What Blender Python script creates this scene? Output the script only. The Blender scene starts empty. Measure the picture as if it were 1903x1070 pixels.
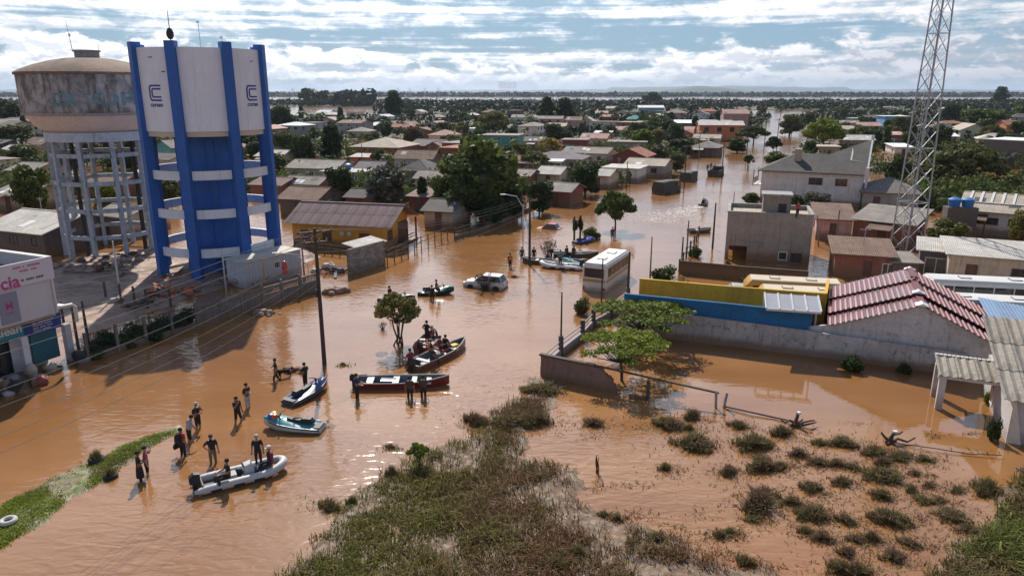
import bpy, bmesh, math, random
import numpy as np
from mathutils import Vector, Matrix
from math import sin, cos, pi, radians, sqrt, atan2, tan, hypot

# ------------------------------------------------------------------ camera, sky, sun, exposure
sc = bpy.context.scene
COL = sc.collection
FPX, CX, CY, CAMH = 1330.0, 951.5, 535.0, 17.0          # focal length in photo pixels, centre, height of the drone
PITCH = math.atan(363.0 / FPX)
cam = bpy.data.objects.new('camera', bpy.data.cameras.new('camera'))
COL.objects.link(cam)
cam.location = (0, 0, CAMH)
cam.rotation_euler = (pi / 2 - PITCH, 0, 0)
cam.data.sensor_width = 36.0
cam.data.lens = 36.0 * FPX / 1903.0
cam.data.clip_start = 0.5
cam.data.clip_end = 40000
sc.camera = cam

SUN_EL, SUN_AZ = radians(42), radians(-11)               # azimuth measured from +Y (straight ahead), positive to the right
world = bpy.data.worlds.new('World'); sc.world = world; world.use_nodes = True
def build_world():
    nt = world.node_tree; N = nt.nodes; L = nt.links; N.clear()
    out = N.new('ShaderNodeOutputWorld'); bg = N.new('ShaderNodeBackground')
    sky = N.new('ShaderNodeTexSky'); sky.sky_type = 'NISHITA'; sky.sun_disc = False
    sky.sun_elevation = SUN_EL; sky.sun_rotation = SUN_AZ
    sky.air_density = 1.2; sky.dust_density = 0.8; sky.ozone_density = 1.5
    bg.inputs['Strength'].default_value = 0.082
    tc = N.new('ShaderNodeTexCoord')
    sep = N.new('ShaderNodeSeparateXYZ'); L.new(tc.outputs['Generated'], sep.inputs[0])
    def math_(op, a, b=None, c=None, clamp=False):
        n = N.new('ShaderNodeMath'); n.operation = op; n.use_clamp = clamp
        for i, v in enumerate((a, b, c)):
            if v is None: continue
            if isinstance(v, (int, float)): n.inputs[i].default_value = v
            else: L.new(v, n.inputs[i])
        return n.outputs[0]
    def noise(vec, scale, detail, rough, dist=0.0):
        n = N.new('ShaderNodeTexNoise'); n.inputs['Scale'].default_value = scale; n.inputs['Detail'].default_value = detail
        n.inputs['Roughness'].default_value = rough; n.inputs['Distortion'].default_value = dist
        L.new(vec, n.inputs['Vector']); return n.outputs['Fac']
    def smooth(x, a, b, lo=0.0, hi=1.0):
        n = N.new('ShaderNodeMapRange'); n.interpolation_type = 'SMOOTHSTEP'
        n.inputs['From Min'].default_value = a; n.inputs['From Max'].default_value = b
        n.inputs['To Min'].default_value = lo; n.inputs['To Max'].default_value = hi
        L.new(x, n.inputs['Value']); return n.outputs['Result']
    zc = math_('MAXIMUM', sep.outputs['Z'], 0.0)
    # banks of cumulus: broad flat layers (bank) broken up by rounder billows (puff), lit from above
    def vec(zmul, off, ox=0.0, xm=1.0):
        cb = N.new('ShaderNodeCombineXYZ')
        L.new(math_('ADD', math_('MULTIPLY', sep.outputs['X'], xm), ox), cb.inputs[0]); L.new(math_('MULTIPLY', sep.outputs['Y'], xm), cb.inputs[1])
        L.new(math_('ADD', math_('MULTIPLY', zc, zmul), off), cb.inputs[2]); return cb.outputs[0]
    topn = noise(vec(0.0, 0.5, 0.35), 2.6, 2, 0.5)                          # how high the cumulus bank stands, all round the horizon
    top = math_('ADD', 0.020, math_('MULTIPLY', math_('SUBTRACT', topn, 0.30), 0.19))
    puff0 = noise(vec(2.3, 0.0, 3.1), 20.0, 8, 0.60, 0.15); puff1 = noise(vec(2.3, 0.016, 3.1), 20.0, 8, 0.60, 0.15)
    layer = noise(vec(26.0, 0.9, 0.4), 1.9, 3, 0.5, 0.2)                    # flat shelves inside the bank
    e = math_('ADD', math_('DIVIDE', math_('SUBTRACT', top, zc), 0.016), math_('MULTIPLY', math_('SUBTRACT', puff0, 0.5), 6.5))
    bankc = math_('MULTIPLY', smooth(e, -0.25, 0.75), smooth(math_('ADD', layer, math_('MULTIPLY', math_('SUBTRACT', puff0, 0.5), 0.8)), 0.36, 0.47, 0.25, 1.0))
    cs = N.new('ShaderNodeCombineXYZ'); L.new(math_('ADD', sep.outputs['X'], 1.1), cs.inputs[0]); L.new(sep.outputs['Y'], cs.inputs[1])
    L.new(math_('MULTIPLY', math_('LOGARITHM', math_('ADD', zc, 0.04), math.e), 3.3), cs.inputs[2])   # streaks widen overhead as a level sheet does
    streak = noise(cs.outputs[0], 1.25, 6, 0.62, 0.25)
    hi = math_('ADD', streak, math_('MULTIPLY', math_('SUBTRACT', puff0, 0.5), 0.35))
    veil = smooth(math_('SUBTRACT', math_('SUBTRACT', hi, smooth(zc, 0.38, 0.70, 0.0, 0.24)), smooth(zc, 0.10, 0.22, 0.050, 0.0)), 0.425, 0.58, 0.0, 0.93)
    veil = math_('MAXIMUM', veil, math_('MULTIPLY', smooth(zc, 0.10, 0.20, 0.0, 0.42), smooth(zc, 0.38, 0.62, 1.0, 0.1)))      # unseen milky sheet added above the frame to whiten the water    # opened overhead to deepen the shadows
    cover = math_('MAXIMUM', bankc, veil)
    relief = smooth(math_('SUBTRACT', puff0, puff1), -0.055, 0.065)
    shelf = smooth(layer, 0.40, 0.60)
    lit = math_('ADD', math_('MULTIPLY', relief, 0.50), math_('ADD', math_('MULTIPLY', smooth(e, 3.2, 0.2), 0.28), math_('MULTIPLY', shelf, 0.22)))
    lit = math_('MAXIMUM', lit, math_('MULTIPLY', math_('MULTIPLY', veil, smooth(e, 0.6, -0.6)), 0.78))
    ccol = N.new('ShaderNodeMixRGB'); L.new(lit, ccol.inputs[0])
    ccol.inputs[1].default_value = (3.2, 3.65, 4.4, 1); ccol.inputs[2].default_value = (8.2, 8.05, 8.2, 1)
    # cloud brightens towards the sun, strength shaped to whiten the water sheen
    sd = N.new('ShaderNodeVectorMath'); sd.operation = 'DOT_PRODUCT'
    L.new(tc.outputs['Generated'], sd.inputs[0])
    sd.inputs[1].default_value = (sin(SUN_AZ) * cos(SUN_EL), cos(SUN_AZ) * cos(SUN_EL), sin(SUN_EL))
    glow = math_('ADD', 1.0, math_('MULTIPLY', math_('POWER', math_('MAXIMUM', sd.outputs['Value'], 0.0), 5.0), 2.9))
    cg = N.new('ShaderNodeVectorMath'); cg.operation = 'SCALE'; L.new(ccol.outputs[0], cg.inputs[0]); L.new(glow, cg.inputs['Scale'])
    skyg = N.new('ShaderNodeMixRGB'); skyg.blend_type = 'MULTIPLY'; skyg.inputs[0].default_value = 1.0
    L.new(sky.outputs[0], skyg.inputs[1]); skyg.inputs[2].default_value = (0.78, 0.90, 1.05, 1)
    air = N.new('ShaderNodeMixRGB'); L.new(smooth(zc, 0.06, 0.30, 0.8, 0.0), air.inputs[0]); L.new(skyg.outputs[0], air.inputs[1]); air.inputs[2].default_value = (2.1, 3.65, 5.4, 1); skyg = air
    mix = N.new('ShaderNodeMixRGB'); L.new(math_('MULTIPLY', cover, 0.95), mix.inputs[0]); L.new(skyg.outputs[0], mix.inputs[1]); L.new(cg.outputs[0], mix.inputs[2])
    # pale milky air right at the horizon
    hz = N.new('ShaderNodeMixRGB'); L.new(smooth(zc, 0.004, 0.032, 0.75, 0.0), hz.inputs[0]); L.new(mix.outputs[0], hz.inputs[1])
    hz.inputs[2].default_value = (4.4, 5.1, 6.0, 1)
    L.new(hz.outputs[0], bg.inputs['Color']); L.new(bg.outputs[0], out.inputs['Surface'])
build_world()
sun = bpy.data.objects.new('sun', bpy.data.lights.new('sun', 'SUN')); COL.objects.link(sun)
sun.data.energy = 4.5; sun.data.angle = radians(0.55); sun.data.color = (1.0, 0.93, 0.83)
sdir = Vector((sin(SUN_AZ) * cos(SUN_EL), cos(SUN_AZ) * cos(SUN_EL), sin(SUN_EL)))
sun.rotation_euler = sdir.to_track_quat('Z', 'Y').to_euler()
sc.view_settings.view_transform = 'Standard'; sc.view_settings.look = 'None'
sc.view_settings.gamma = 1.0; sc.view_settings.use_curve_mapping = False
sc.view_settings.exposure = 0.36
sc.render.engine = 'CYCLES'
sc.cycles.use_denoising = True
sc.cycles.max_bounces = 6; sc.cycles.diffuse_bounces = 2; sc.cycles.glossy_bounces = 3
sc.cycles.transmission_bounces = 3; sc.cycles.volume_bounces = 0; sc.cycles.transparent_max_bounces = 6
sc.cycles.caustics_reflective = False; sc.cycles.caustics_refractive = False
sc.cycles.sample_clamp_indirect = 4.0

# ------------------------------------------------------------------ where a photo pixel lies in the place
CP, SP = cos(PITCH), sin(PITCH)
def G(px, py, z=0.0):
    """world point at height z seen at photo pixel (px, py)"""
    a = (px - CX) / FPX; b = (py - CY) / FPX
    d = Vector((a, CP - b * SP, -SP - b * CP))
    t = (z - CAMH) / d.z
    return Vector((d.x * t, d.y * t, z))
def GD(px, py, Y):
    """world point on the vertical plane y=Y seen at pixel"""
    a = (px - CX) / FPX; b = (py - CY) / FPX
    d = Vector((a, CP - b * SP, -SP - b * CP)); t = Y / d.y
    return Vector((d.x * t, Y, CAMH + d.z * t))
def ZT(p, py):
    """height at which pixel row py crosses the vertical over ground point p"""
    b = (py - CY) / FPX; D = p.y
    # (CAMH-z)/D = tan(dep): b = (tan dep - tanP)/(1+tan dep tanP)
    td = (b + tan(PITCH)) / (1 - b * tan(PITCH))
    return CAMH - td * D
def pxm(p):
    return FPX / (p.y * CP + (CAMH - p.z) * SP)
def proj(p):
    x, y, z = p; y2 = y; dz = z - CAMH
    dep = y2 * CP - dz * SP
    return CX + FPX * x / dep, CY - FPX * (y2 * SP + dz * CP) / dep

# ------------------------------------------------------------------ naming and mesh helpers
def tag(o, label=None, cat=None, group=None, kind=None):
    if label: o['label'] = label
    if cat: o['category'] = cat
    if group: o['group'] = group
    if kind: o['kind'] = kind
    return o
def thing(name, label, cat, loc=(0, 0, 0), rz=0.0, group=None, s=1.0):
    o = bpy.data.objects.new(name, None); COL.objects.link(o)
    o.empty_display_size = 0.2
    o.location = loc; o.rotation_euler = (0, 0, rz); o.scale = (s, s, s) if isinstance(s, (int, float)) else s
    return tag(o, label, cat, group, 'thing')
def link(name, me, parent=None, loc=None, rz=None, s=None):
    o = bpy.data.objects.new(name, me); COL.objects.link(o)
    if parent is not None: o.parent = parent
    if loc is not None: o.location = loc
    if rz is not None: o.rotation_euler = (0, 0, rz)
    if s is not None: o.scale = (s, s, s) if isinstance(s, (int, float)) else s
    return o
def kids(o):
    return [c for c in bpy.data.objects if c.parent == o]
def copy_tree(o, ch_map, loc, rz, label=None, group=None, s=None):
    """copy a thing with parts and sub-parts; ch_map lists (child, [sub children])"""
    r = o.copy(); COL.objects.link(r); r.location = loc; r.rotation_euler = (0, 0, rz)
    if s is not None: r.scale = (s, s, s) if isinstance(s, (int, float)) else s
    if label: r['label'] = label
    if group: r['group'] = group
    for c, subs in ch_map:
        k = c.copy(); COL.objects.link(k); k.parent = r
        for g in subs:
            h = g.copy(); COL.objects.link(h); h.parent = k
    return r
def tree_of(o):
    return [(c, list(c.children)) for c in o.children]

class MB:
    def __init__(s): s.v = []; s.f = []; s.m = []
    def add(s, vs, fs, mi=0, T=None):
        b = len(s.v)
        for p in vs:
            p = Vector(p)
            s.v.append(T @ p if T is not None else p)
        for f in fs: s.f.append([b + i for i in f]); s.m.append(mi)
        return s
    def box(s, x0, y0, z0, x1, y1, z1, mi=0, T=None):
        vs = [(x0, y0, z0), (x1, y0, z0), (x1, y1, z0), (x0, y1, z0), (x0, y0, z1), (x1, y0, z1), (x1, y1, z1), (x0, y1, z1)]
        return s.add(vs, [(0, 3, 2, 1), (4, 5, 6, 7), (0, 1, 5, 4), (1, 2, 6, 5), (2, 3, 7, 6), (3, 0, 4, 7)], mi, T)
    def beam(s, a, b, w, h, mi=0):
        """box of section w x h from a to b (h is vertical-ish)"""
        a = Vector(a); b = Vector(b); d = (b - a); l = d.length
        if l < 1e-6: return s
        x = d / l; up = Vector((0, 0, 1)) if abs(x.z) < 0.95 else Vector((0, 1, 0))
        y = up.cross(x).normalized(); z = x.cross(y)
        T = Matrix(((x.x, y.x, z.x, a.x), (x.y, y.y, z.y, a.y), (x.z, y.z, z.z, a.z), (0, 0, 0, 1)))
        return s.box(0, -w / 2, -h / 2, l, w / 2, h / 2, mi, T)
    def tube(s, pts, r, n=8, mi=0, cap=True):
        pts = [Vector(p) for p in pts]; k = len(pts)
        rs = r if isinstance(r, (list, tuple)) else [r] * k
        b = len(s.v); prev = None
        for i, p in enumerate(pts):
            d = (pts[min(i + 1, k - 1)] - pts[max(i - 1, 0)])
            d = d.normalized() if d.length > 1e-9 else Vector((0, 0, 1))
            ref = prev if prev is not None else (Vector((0, 0, 1)) if abs(d.z) < 0.9 else Vector((1, 0, 0)))
            u = (ref - d * ref.dot(d))
            u = u.normalized() if u.length > 1e-6 else d.orthogonal().normalized()
            w = d.cross(u); prev = u
            for j in range(n):
                a = 2 * pi * j / n
                s.v.append(p + (u * cos(a) + w * sin(a)) * rs[i])
        for i in range(k - 1):
            for j in range(n):
                j2 = (j + 1) % n
                s.f.append([b + i * n + j, b + i * n + j2, b + (i + 1) * n + j2, b + (i + 1) * n + j]); s.m.append(mi)
        if cap:
            s.f.append([b + j for j in range(n)][::-1]); s.m.append(mi)
            s.f.append([b + (k - 1) * n + j for j in range(n)]); s.m.append(mi)
        return s
    def lathe(s, prof, n=24, mi=0, c=(0, 0, 0), a0=0.0, a1=2 * pi, T=None, sx=1.0, sy=1.0):
        full = abs(a1 - a0 - 2 * pi) < 1e-6; m = n if full else n + 1; b = len(s.v)
        for (r, z) in prof:
            for j in range(m):
                a = a0 + (a1 - a0) * j / n
                p = Vector((c[0] + r * cos(a) * sx, c[1] + r * sin(a) * sy, c[2] + z)); s.v.append(T @ p if T is not None else p)
        for i in range(len(prof) - 1):
            for j in range(n):
                j2 = (j + 1) % m
                s.f.append([b + i * m + j, b + i * m + j2, b + (i + 1) * m + j2, b + (i + 1) * m + j]); s.m.append(mi)
        return s
    def loft(s, rings, mi=0, cap=True, closed=True):
        b = len(s.v); n = len(rings[0])
        for r in rings:
            for p in r: s.v.append(Vector(p))
        for i in range(len(rings) - 1):
            for j in range(n if closed else n - 1):
                j2 = (j + 1) % n
                s.f.append([b + i * n + j, b + i * n + j2, b + (i + 1) * n + j2, b + (i + 1) * n + j]); s.m.append(mi)
        if cap:
            s.f.append([b + j for j in range(n)][::-1]); s.m.append(mi)
            e = b + (len(rings) - 1) * n
            s.f.append([e + j for j in range(n)]); s.m.append(mi)
        return s
    def prism(s, poly, z0, z1, mi=0, T=None):
        n = len(poly)
        vs = [(p[0], p[1], z0) for p in poly] + [(p[0], p[1], z1) for p in poly]
        fs = [tuple(range(n))[::-1], tuple(range(n, 2 * n))] + [(i, (i + 1) % n, n + (i + 1) % n, n + i) for i in range(n)]
        return s.add(vs, fs, mi, T)
    def mesh(s, name, mats, smooth=False, fix=True):
        me = bpy.data.meshes.new(name); me.from_pydata([tuple(p) for p in s.v], [], s.f)
        for m in (mats if isinstance(mats, (list, tuple)) else [mats]): me.materials.append(m)
        if any(s.m): me.polygons.foreach_set('material_index', s.m)
        if smooth: me.polygons.foreach_set('use_smooth', [True] * len(me.polygons))
        if fix:
            bm = bmesh.new(); bm.from_mesh(me); bmesh.ops.recalc_face_normals(bm, faces=bm.faces); bm.to_mesh(me); bm.free()
        if smooth:
            try: me.set_sharp_from_angle(angle=radians(40))
            except Exception: pass
        me.update(); return me
    def build(s, name, mats, parent=None, smooth=False, loc=None, rz=None, fix=True):
        return link(name, s.mesh(name, mats, smooth, fix), parent, loc, rz)
def np_mesh(name, V, F, mat, smooth=False):
    """fast mesh of triangles or quads from numpy arrays"""
    V = np.asarray(V, dtype=np.float32); F = np.asarray(F, dtype=np.int32); k = F.shape[1]
    me = bpy.data.meshes.new(name)
    me.vertices.add(len(V)); me.vertices.foreach_set('co', V.ravel())
    me.loops.add(F.size); me.loops.foreach_set('vertex_index', F.ravel())
    me.polygons.add(len(F)); me.polygons.foreach_set('loop_start', np.arange(0, F.size, k, dtype=np.int32))
    me.polygons.foreach_set('loop_total', np.full(len(F), k, dtype=np.int32))
    if smooth: me.polygons.foreach_set('use_smooth', np.ones(len(F), dtype=bool))
    for m in (mat if isinstance(mat, (list, tuple)) else [mat]): me.materials.append(m)
    me.update(calc_edges=True); me.validate(); return me

# ------------------------------------------------------------------ materials
class NT:
    def __init__(s, name):
        s.m = bpy.data.materials.new(name); s.m.use_nodes = True
        s.t = s.m.node_tree; s.N = s.t.nodes; s.L = s.t.links
        s.b = s.N['Principled BSDF']
        s.tc = s.N.new('ShaderNodeTexCoord'); s.geo = s.N.new('ShaderNodeNewGeometry')
    def put(s, v, sock):
        if isinstance(v, (int, float)): sock.default_value = v
        elif isinstance(v, (tuple, list)): sock.default_value = tuple(v) + ((1,) if len(v) == 3 and len(sock.default_value) == 4 else ())
        else: s.L.new(v, sock)
    def math(s, op, a, b=None, clamp=False):
        n = s.N.new('ShaderNodeMath'); n.operation = op; n.use_clamp = clamp
        s.put(a, n.inputs[0])
        if b is not None: s.put(b, n.inputs[1])
        return n.outputs[0]
    def mapping(s, vec, scale=(1, 1, 1), rot=(0, 0, 0), loc=(0, 0, 0)):
        n = s.N.new('ShaderNodeMapping'); s.L.new(vec, n.inputs[0]); n.inputs['Scale'].default_value = scale
        n.inputs['Rotation'].default_value = rot; n.inputs['Location'].default_value = loc; return n.outputs[0]
    def noise(s, vec, scale, detail=4, rough=0.55, dist=0.0, col=False):
        n = s.N.new('ShaderNodeTexNoise'); n.inputs['Scale'].default_value = scale; n.inputs['Detail'].default_value = detail
        n.inputs['Roughness'].default_value = rough; n.inputs['Distortion'].default_value = dist; s.L.new(vec, n.inputs['Vector'])
        return n.outputs['Color' if col else 'Fac']
    def smooth(s, x, a, b, lo=0.0, hi=1.0):
        n = s.N.new('ShaderNodeMapRange'); n.interpolation_type = 'SMOOTHSTEP'
        for k, v in (('From Min', a), ('From Max', b), ('To Min', lo), ('To Max', hi)): n.inputs[k].default_value = v
        s.put(x, n.inputs['Value']); return n.outputs['Result']
    def mix(s, f, a, b, mode='MIX'):
        n = s.N.new('ShaderNodeMixRGB'); n.blend_type = mode; s.put(f, n.inputs[0]); s.put(a, n.inputs[1]); s.put(b, n.inputs[2]); return n.outputs[0]
    def bump(s, h, strength=0.3, dist=0.02, normal=None):
        n = s.N.new('ShaderNodeBump'); n.inputs['Strength'].default_value = strength; n.inputs['Distance'].default_value = dist
        s.L.new(h, n.inputs['Height'])
        if normal is not None: s.L.new(normal, n.inputs['Normal'])
        s.L.new(n.outputs[0], s.b.inputs['Normal']); return n.outputs[0]
    def sep(s, vec):
        n = s.N.new('ShaderNodeSeparateXYZ'); s.L.new(vec, n.inputs[0]); return n.outputs
    def rnd(s):
        n = s.N.new('ShaderNodeObjectInfo'); return n.outputs['Random']
    def base(s, c): s.put(c, s.b.inputs['Base Color'])
    def set(s, **k):
        for a, v in k.items(): s.put(v, s.b.inputs[a.replace('_', ' ')])
MATS = {}
def paint(name, c, rough=0.75, var=0.18, scale=1.2, streak=0.0, mud=0.0, spot=0.0, metal=0.0, spec=0.5, bump=0.0, mudz=0.9, streakcol=(0.05, 0.045, 0.04), rndv=0.0):
    """a painted or raw surface with uneven tone, optional dark run-off streaks, mould spots and a flood tide-mark of mud"""
    if name in MATS: return MATS[name]
    n = NT(name); o = n.tc.outputs['Object']; pos = n.geo.outputs['Position']
    f = n.noise(o, scale, 6, 0.6); f2 = n.noise(o, scale * 7, 4, 0.6)
    ff = n.math('ADD', n.math('MULTIPLY', f, 0.65), n.math('MULTIPLY', f2, 0.35))
    lo = tuple(x * (1 - var) for x in c); hi = tuple(min(1, x * (1 + var)) for x in c)
    col = n.mix(n.smooth(ff, 0.3, 0.7), lo, hi)
    if rndv: 
        r = n.rnd(); col = n.mix(1.0, col, n.mix(r, (1 - rndv,) * 3, (1 + rndv,) * 3), 'MULTIPLY')
    if streak:
        st = n.noise(n.mapping(o, (2.2, 2.2, 0.16)), 1.6, 5, 0.65)
        col = n.mix(n.math('MULTIPLY', n.smooth(st, 0.52, 0.72), streak), col, streakcol)
    if spot:
        sp = n.noise(o, 2.7, 7, 0.72, 0.4)
        col = n.mix(n.math('MULTIPLY', n.smooth(sp, 0.52, 0.66), spot), col, (0.055, 0.048, 0.042))
    if mud:
        z = n.sep(pos)[2]; jit = n.math('MULTIPLY', n.math('SUBTRACT', n.noise(o, 1.5, 5, 0.6), 0.5), 0.5)
        col = n.mix(n.math('MULTIPLY', n.smooth(n.math('ADD', z, jit), mudz, mudz * 0.35), mud), col, (0.20, 0.115, 0.06))
    n.base(col); n.set(Roughness=rough, Metallic=metal); n.b.inputs['Specular IOR Level'].default_value = spec
    if bump: n.bump(ff, bump, 0.03)
    MATS[name] = n.m; return n.m
def roofing(name, c, var=0.3, ribs=0.0, axis=0, rough=0.85, spot=0.35, rib=0.18, rndv=0.12, spec=0.3, metal=0.0):
    """weathered sheet or tile roof; ribs run along local axis"""
    if name in MATS: return MATS[name]
    n = NT(name); o = n.tc.outputs['Object']
    f = n.noise(o, 0.5, 6, 0.65); f2 = n.noise(o, 4.0, 5, 0.65)
    ff = n.math('ADD', n.math('MULTIPLY', f, 0.55), n.math('MULTIPLY', f2, 0.45))
    col = n.mix(n.smooth(ff, 0.32, 0.68), tuple(x * (1 - var) for x in c), tuple(min(1, x * (1 + var)) for x in c))
    st = n.noise(n.mapping(o, (3.0, 0.35, 0.5)), 1.3, 5, 0.7)
    col = n.mix(n.math('MULTIPLY', n.smooth(st, 0.5, 0.7), spot), col, tuple(x * 0.4 for x in c))
    r = n.rnd(); col = n.mix(1.0, col, n.mix(r, (1 - rndv,) * 3, (1 + rndv,) * 3), 'MULTIPLY')
    n.base(col); n.set(Roughness=rough, Metallic=metal); n.b.inputs['Specular IOR Level'].default_value = spec
    if ribs:
        w = n.N.new('ShaderNodeTexWave'); w.bands_direction = 'XYZ'[axis]; w.inputs['Scale'].default_value = 1.0 / rib / 3.2
        n.L.new(o, w.inputs['Vector']); n.bump(w.outputs['Fac'], ribs, 0.05)
    MATS[name] = n.m; return n.m
def glass(name='window_glass', c=(0.02, 0.025, 0.03), rough=0.08):
    if name in MATS: return MATS[name]
    n = NT(name); n.base(n.mix(n.noise(n.tc.outputs['Object'], 1.5, 3), tuple(x * .6 for x in c), tuple(x * 1.4 for x in c)))
    n.set(Roughness=rough); n.b.inputs['Specular IOR Level'].default_value = 0.6
    MATS[name] = n.m; return n.m
def foliage(name, c1, c2, c3=None, trans=0.25, dry=0.0):
    """leaves: tone varies leaf by leaf, clump by clump and tree by tree"""
    if name in MATS: return MATS[name]
    n = NT(name); o = n.tc.outputs['Object']
    ri = n.geo.outputs['Random Per Island']
    f = n.noise(o, 0.7, 3, 0.5)
    k = n.math('ADD', n.math('MULTIPLY', ri, 0.6), n.math('MULTIPLY', n.smooth(f, 0.35, 0.65), 0.5), True)
    col = n.mix(k, c1, c2)
    if c3: col = n.mix(n.math('MULTIPLY', n.smooth(ri, 0.72, 0.9), 0.9), col, c3)
    r = n.rnd(); col = n.mix(1.0, col, n.mix(r, (0.72, 0.76, 0.72), (1.28, 1.2, 1.1)), 'MULTIPLY')
    n.base(col); n.set(Roughness=0.65); n.b.inputs['Specular IOR Level'].default_value = 0.12
    if trans:
        tr = n.N.new('ShaderNodeBsdfTranslucent'); n.L.new(col, tr.inputs['Color'])
        ms = n.N.new('ShaderNodeMixShader'); ms.inputs[0].default_value = trans
        n.L.new(n.b.outputs[0], ms.inputs[1]); n.L.new(tr.outputs[0], ms.inputs[2])
        n.L.new(ms.outputs[0], n.N['Material Output'].inputs['Surface'])
    MATS[name] = n.m; return n.m
# ------------------------------------------------------------------ the flood, the land, the far shore
rng = np.random.default_rng(7); random.seed(11)
def water_mat():
    n = NT('muddy_flood_water'); pos = n.geo.outputs['Position']
    cl = n.noise(pos, 0.035, 4, 0.55); cl2 = n.noise(n.mapping(pos, (0.25, 0.9, 1), (0, 0, 0.5)), 0.35, 4, 0.6)
    f = n.math('ADD', n.math('MULTIPLY', cl, 0.7), n.math('MULTIPLY', cl2, 0.3))
    col = n.mix(n.smooth(f, 0.36, 0.64), (0.215, 0.096, 0.031), (0.325, 0.158, 0.060))
    n.base(col); n.set(Roughness=0.125); n.b.inputs['IOR'].default_value = 1.62
    # wind ripples: short crests running across the view, calmer in sheltered pools
    calm = n.smooth(n.noise(pos, 0.045, 3, 0.5), 0.40, 0.60, 0.35, 1.0)
    x, y, z = n.sep(pos)
    shelter = n.math('SUBTRACT', 1.0, n.math('MULTIPLY', n.math('MULTIPLY', n.smooth(n.math('ADD', x, n.math('MULTIPLY', y, 0.18)), 12.0, 17.0), n.smooth(y, 60.0, 50.0)), 0.72))
    a = n.noise(n.mapping(pos, (1.0, 2.3, 1), (0, 0, 0.25)), 1.05, 1, 0.5, 0.5)
    b = n.noise(n.mapping(pos, (1.0, 1.9, 1), (0, 0, -0.35)), 2.9, 1, 0.5, 0.3)
    c = n.noise(n.mapping(pos, (1, 1.6, 1), (0, 0, 0.6)), 0.32, 2, 0.5, 0.3)
    h = n.math('ADD', n.math('MULTIPLY', a, 0.044), n.math('ADD', n.math('MULTIPLY', b, 0.012), n.math('MULTIPLY', c, 0.03)))
    h = n.math('MULTIPLY', h, n.math('MULTIPLY', calm, shelter))
    n.bump(h, 1.0, 1.0); n.put(n.smooth(shelter, 0.3, 1.0, 0.05, 0.11), n.b.inputs['Roughness'])
    return n.m
WATER = water_mat()
m = MB(); m.add([(-12000, -150, 0), (12000, -150, 0), (12000, 16000, 0), (-12000, 16000, 0)], [(0, 1, 2, 3)])
tag(m.build('flood_water', WATER), kind='structure')

def ground_mat(name, c1, c2, c3=None, scale=0.6, wet=0.0, bump=0.5, rough=0.9):
    n = NT(name); pos = n.geo.outputs['Position']
    f = n.noise(pos, scale, 7, 0.65); g = n.noise(pos, scale * 6, 5, 0.65)
    k = n.math('ADD', n.math('MULTIPLY', f, 0.6), n.math('MULTIPLY', g, 0.4))
    col = n.mix(n.smooth(k, 0.36, 0.62), c1, c2)
    if c3: col = n.mix(n.smooth(n.noise(pos, scale * 2.3, 5, 0.6), 0.52, 0.66), col, c3)
    n.base(col); n.set(Roughness=rough); n.bump(g, bump, 0.08)
    if wet:
        n.put(n.smooth(n.noise(pos, scale * 3.1, 4, 0.6), 0.45, 0.6, rough, rough - wet), n.b.inputs['Roughness'])
    return n.m
M_MARSH = ground_mat('wet_marsh_soil', (0.10, 0.062, 0.036), (0.20, 0.125, 0.075), (0.085, 0.06, 0.045), 0.9, 0.3)
M_YARD = ground_mat('muddy_yard_earth', (0.22, 0.14, 0.10), (0.36, 0.25, 0.19), (0.16, 0.11, 0.085), 0.25, 0.25)
M_LAND = ground_mat('wet_river_land', (0.05, 0.055, 0.028), (0.10, 0.085, 0.05), (0.07, 0.075, 0.03), 0.02)
M_VERGE = ground_mat('grass_verge_soil', (0.13, 0.14, 0.05), (0.23, 0.18, 0.12), (0.10, 0.15, 0.035), 0.8, 0.3)

def inside(poly, x, y):
    x = np.asarray(x); y = np.asarray(y); r = np.zeros(x.shape, bool); n = len(poly)
    for i in range(n):
        x0, y0 = poly[i]; x1, y1 = poly[(i + 1) % n]
        c = ((y0 > y) != (y1 > y)) & (x < (x1 - x0) * (y - y0) / ((y1 - y0) + 1e-12) + x0); r ^= c
    return r
def edge_dist(poly, x, y):
    x = np.asarray(x, float); y = np.asarray(y, float); d = np.full(x.shape, 1e9); n = len(poly)
    for i in range(n):
        x0, y0 = poly[i]; x1, y1 = poly[(i + 1) % n]; dx, dy = x1 - x0, y1 - y0
        t = np.clip(((x - x0) * dx + (y - y0) * dy) / (dx * dx + dy * dy + 1e-12), 0, 1)
        d = np.minimum(d, np.hypot(x - x0 - t * dx, y - y0 - t * dy))
    return d
def vnoise(x, y, scale, seed=0, octv=4):
    """value noise, vectorised"""
    x = np.asarray(x) * scale; y = np.asarray(y) * scale; out = 0; amp = 0.5; tot = 0
    for o in range(octv):
        xi = np.floor(x).astype(np.int64); yi = np.floor(y).astype(np.int64); fx = x - xi; fy = y - yi
        fx = fx * fx * (3 - 2 * fx); fy = fy * fy * (3 - 2 * fy)
        def h(a, b):
            k = (a * 374761393 + b * 668265263 + (seed + o) * 974711) & 0x7fffffff
            k = (k ^ (k >> 13)) * 1274126177 & 0x7fffffff
            return ((k ^ (k >> 16)) & 0xffff) / 65535.0
        v = (h(xi, yi) * (1 - fx) + h(xi + 1, yi) * fx) * (1 - fy) + (h(xi, yi + 1) * (1 - fx) + h(xi + 1, yi + 1) * fx) * fy
        out = out + v * amp; tot += amp; amp *= 0.5; x = x * 2.03; y = y * 2.03
    return out / tot
def W(pts): return [(p.x, p.y) for p in (G(*q) for q in pts)]
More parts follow.
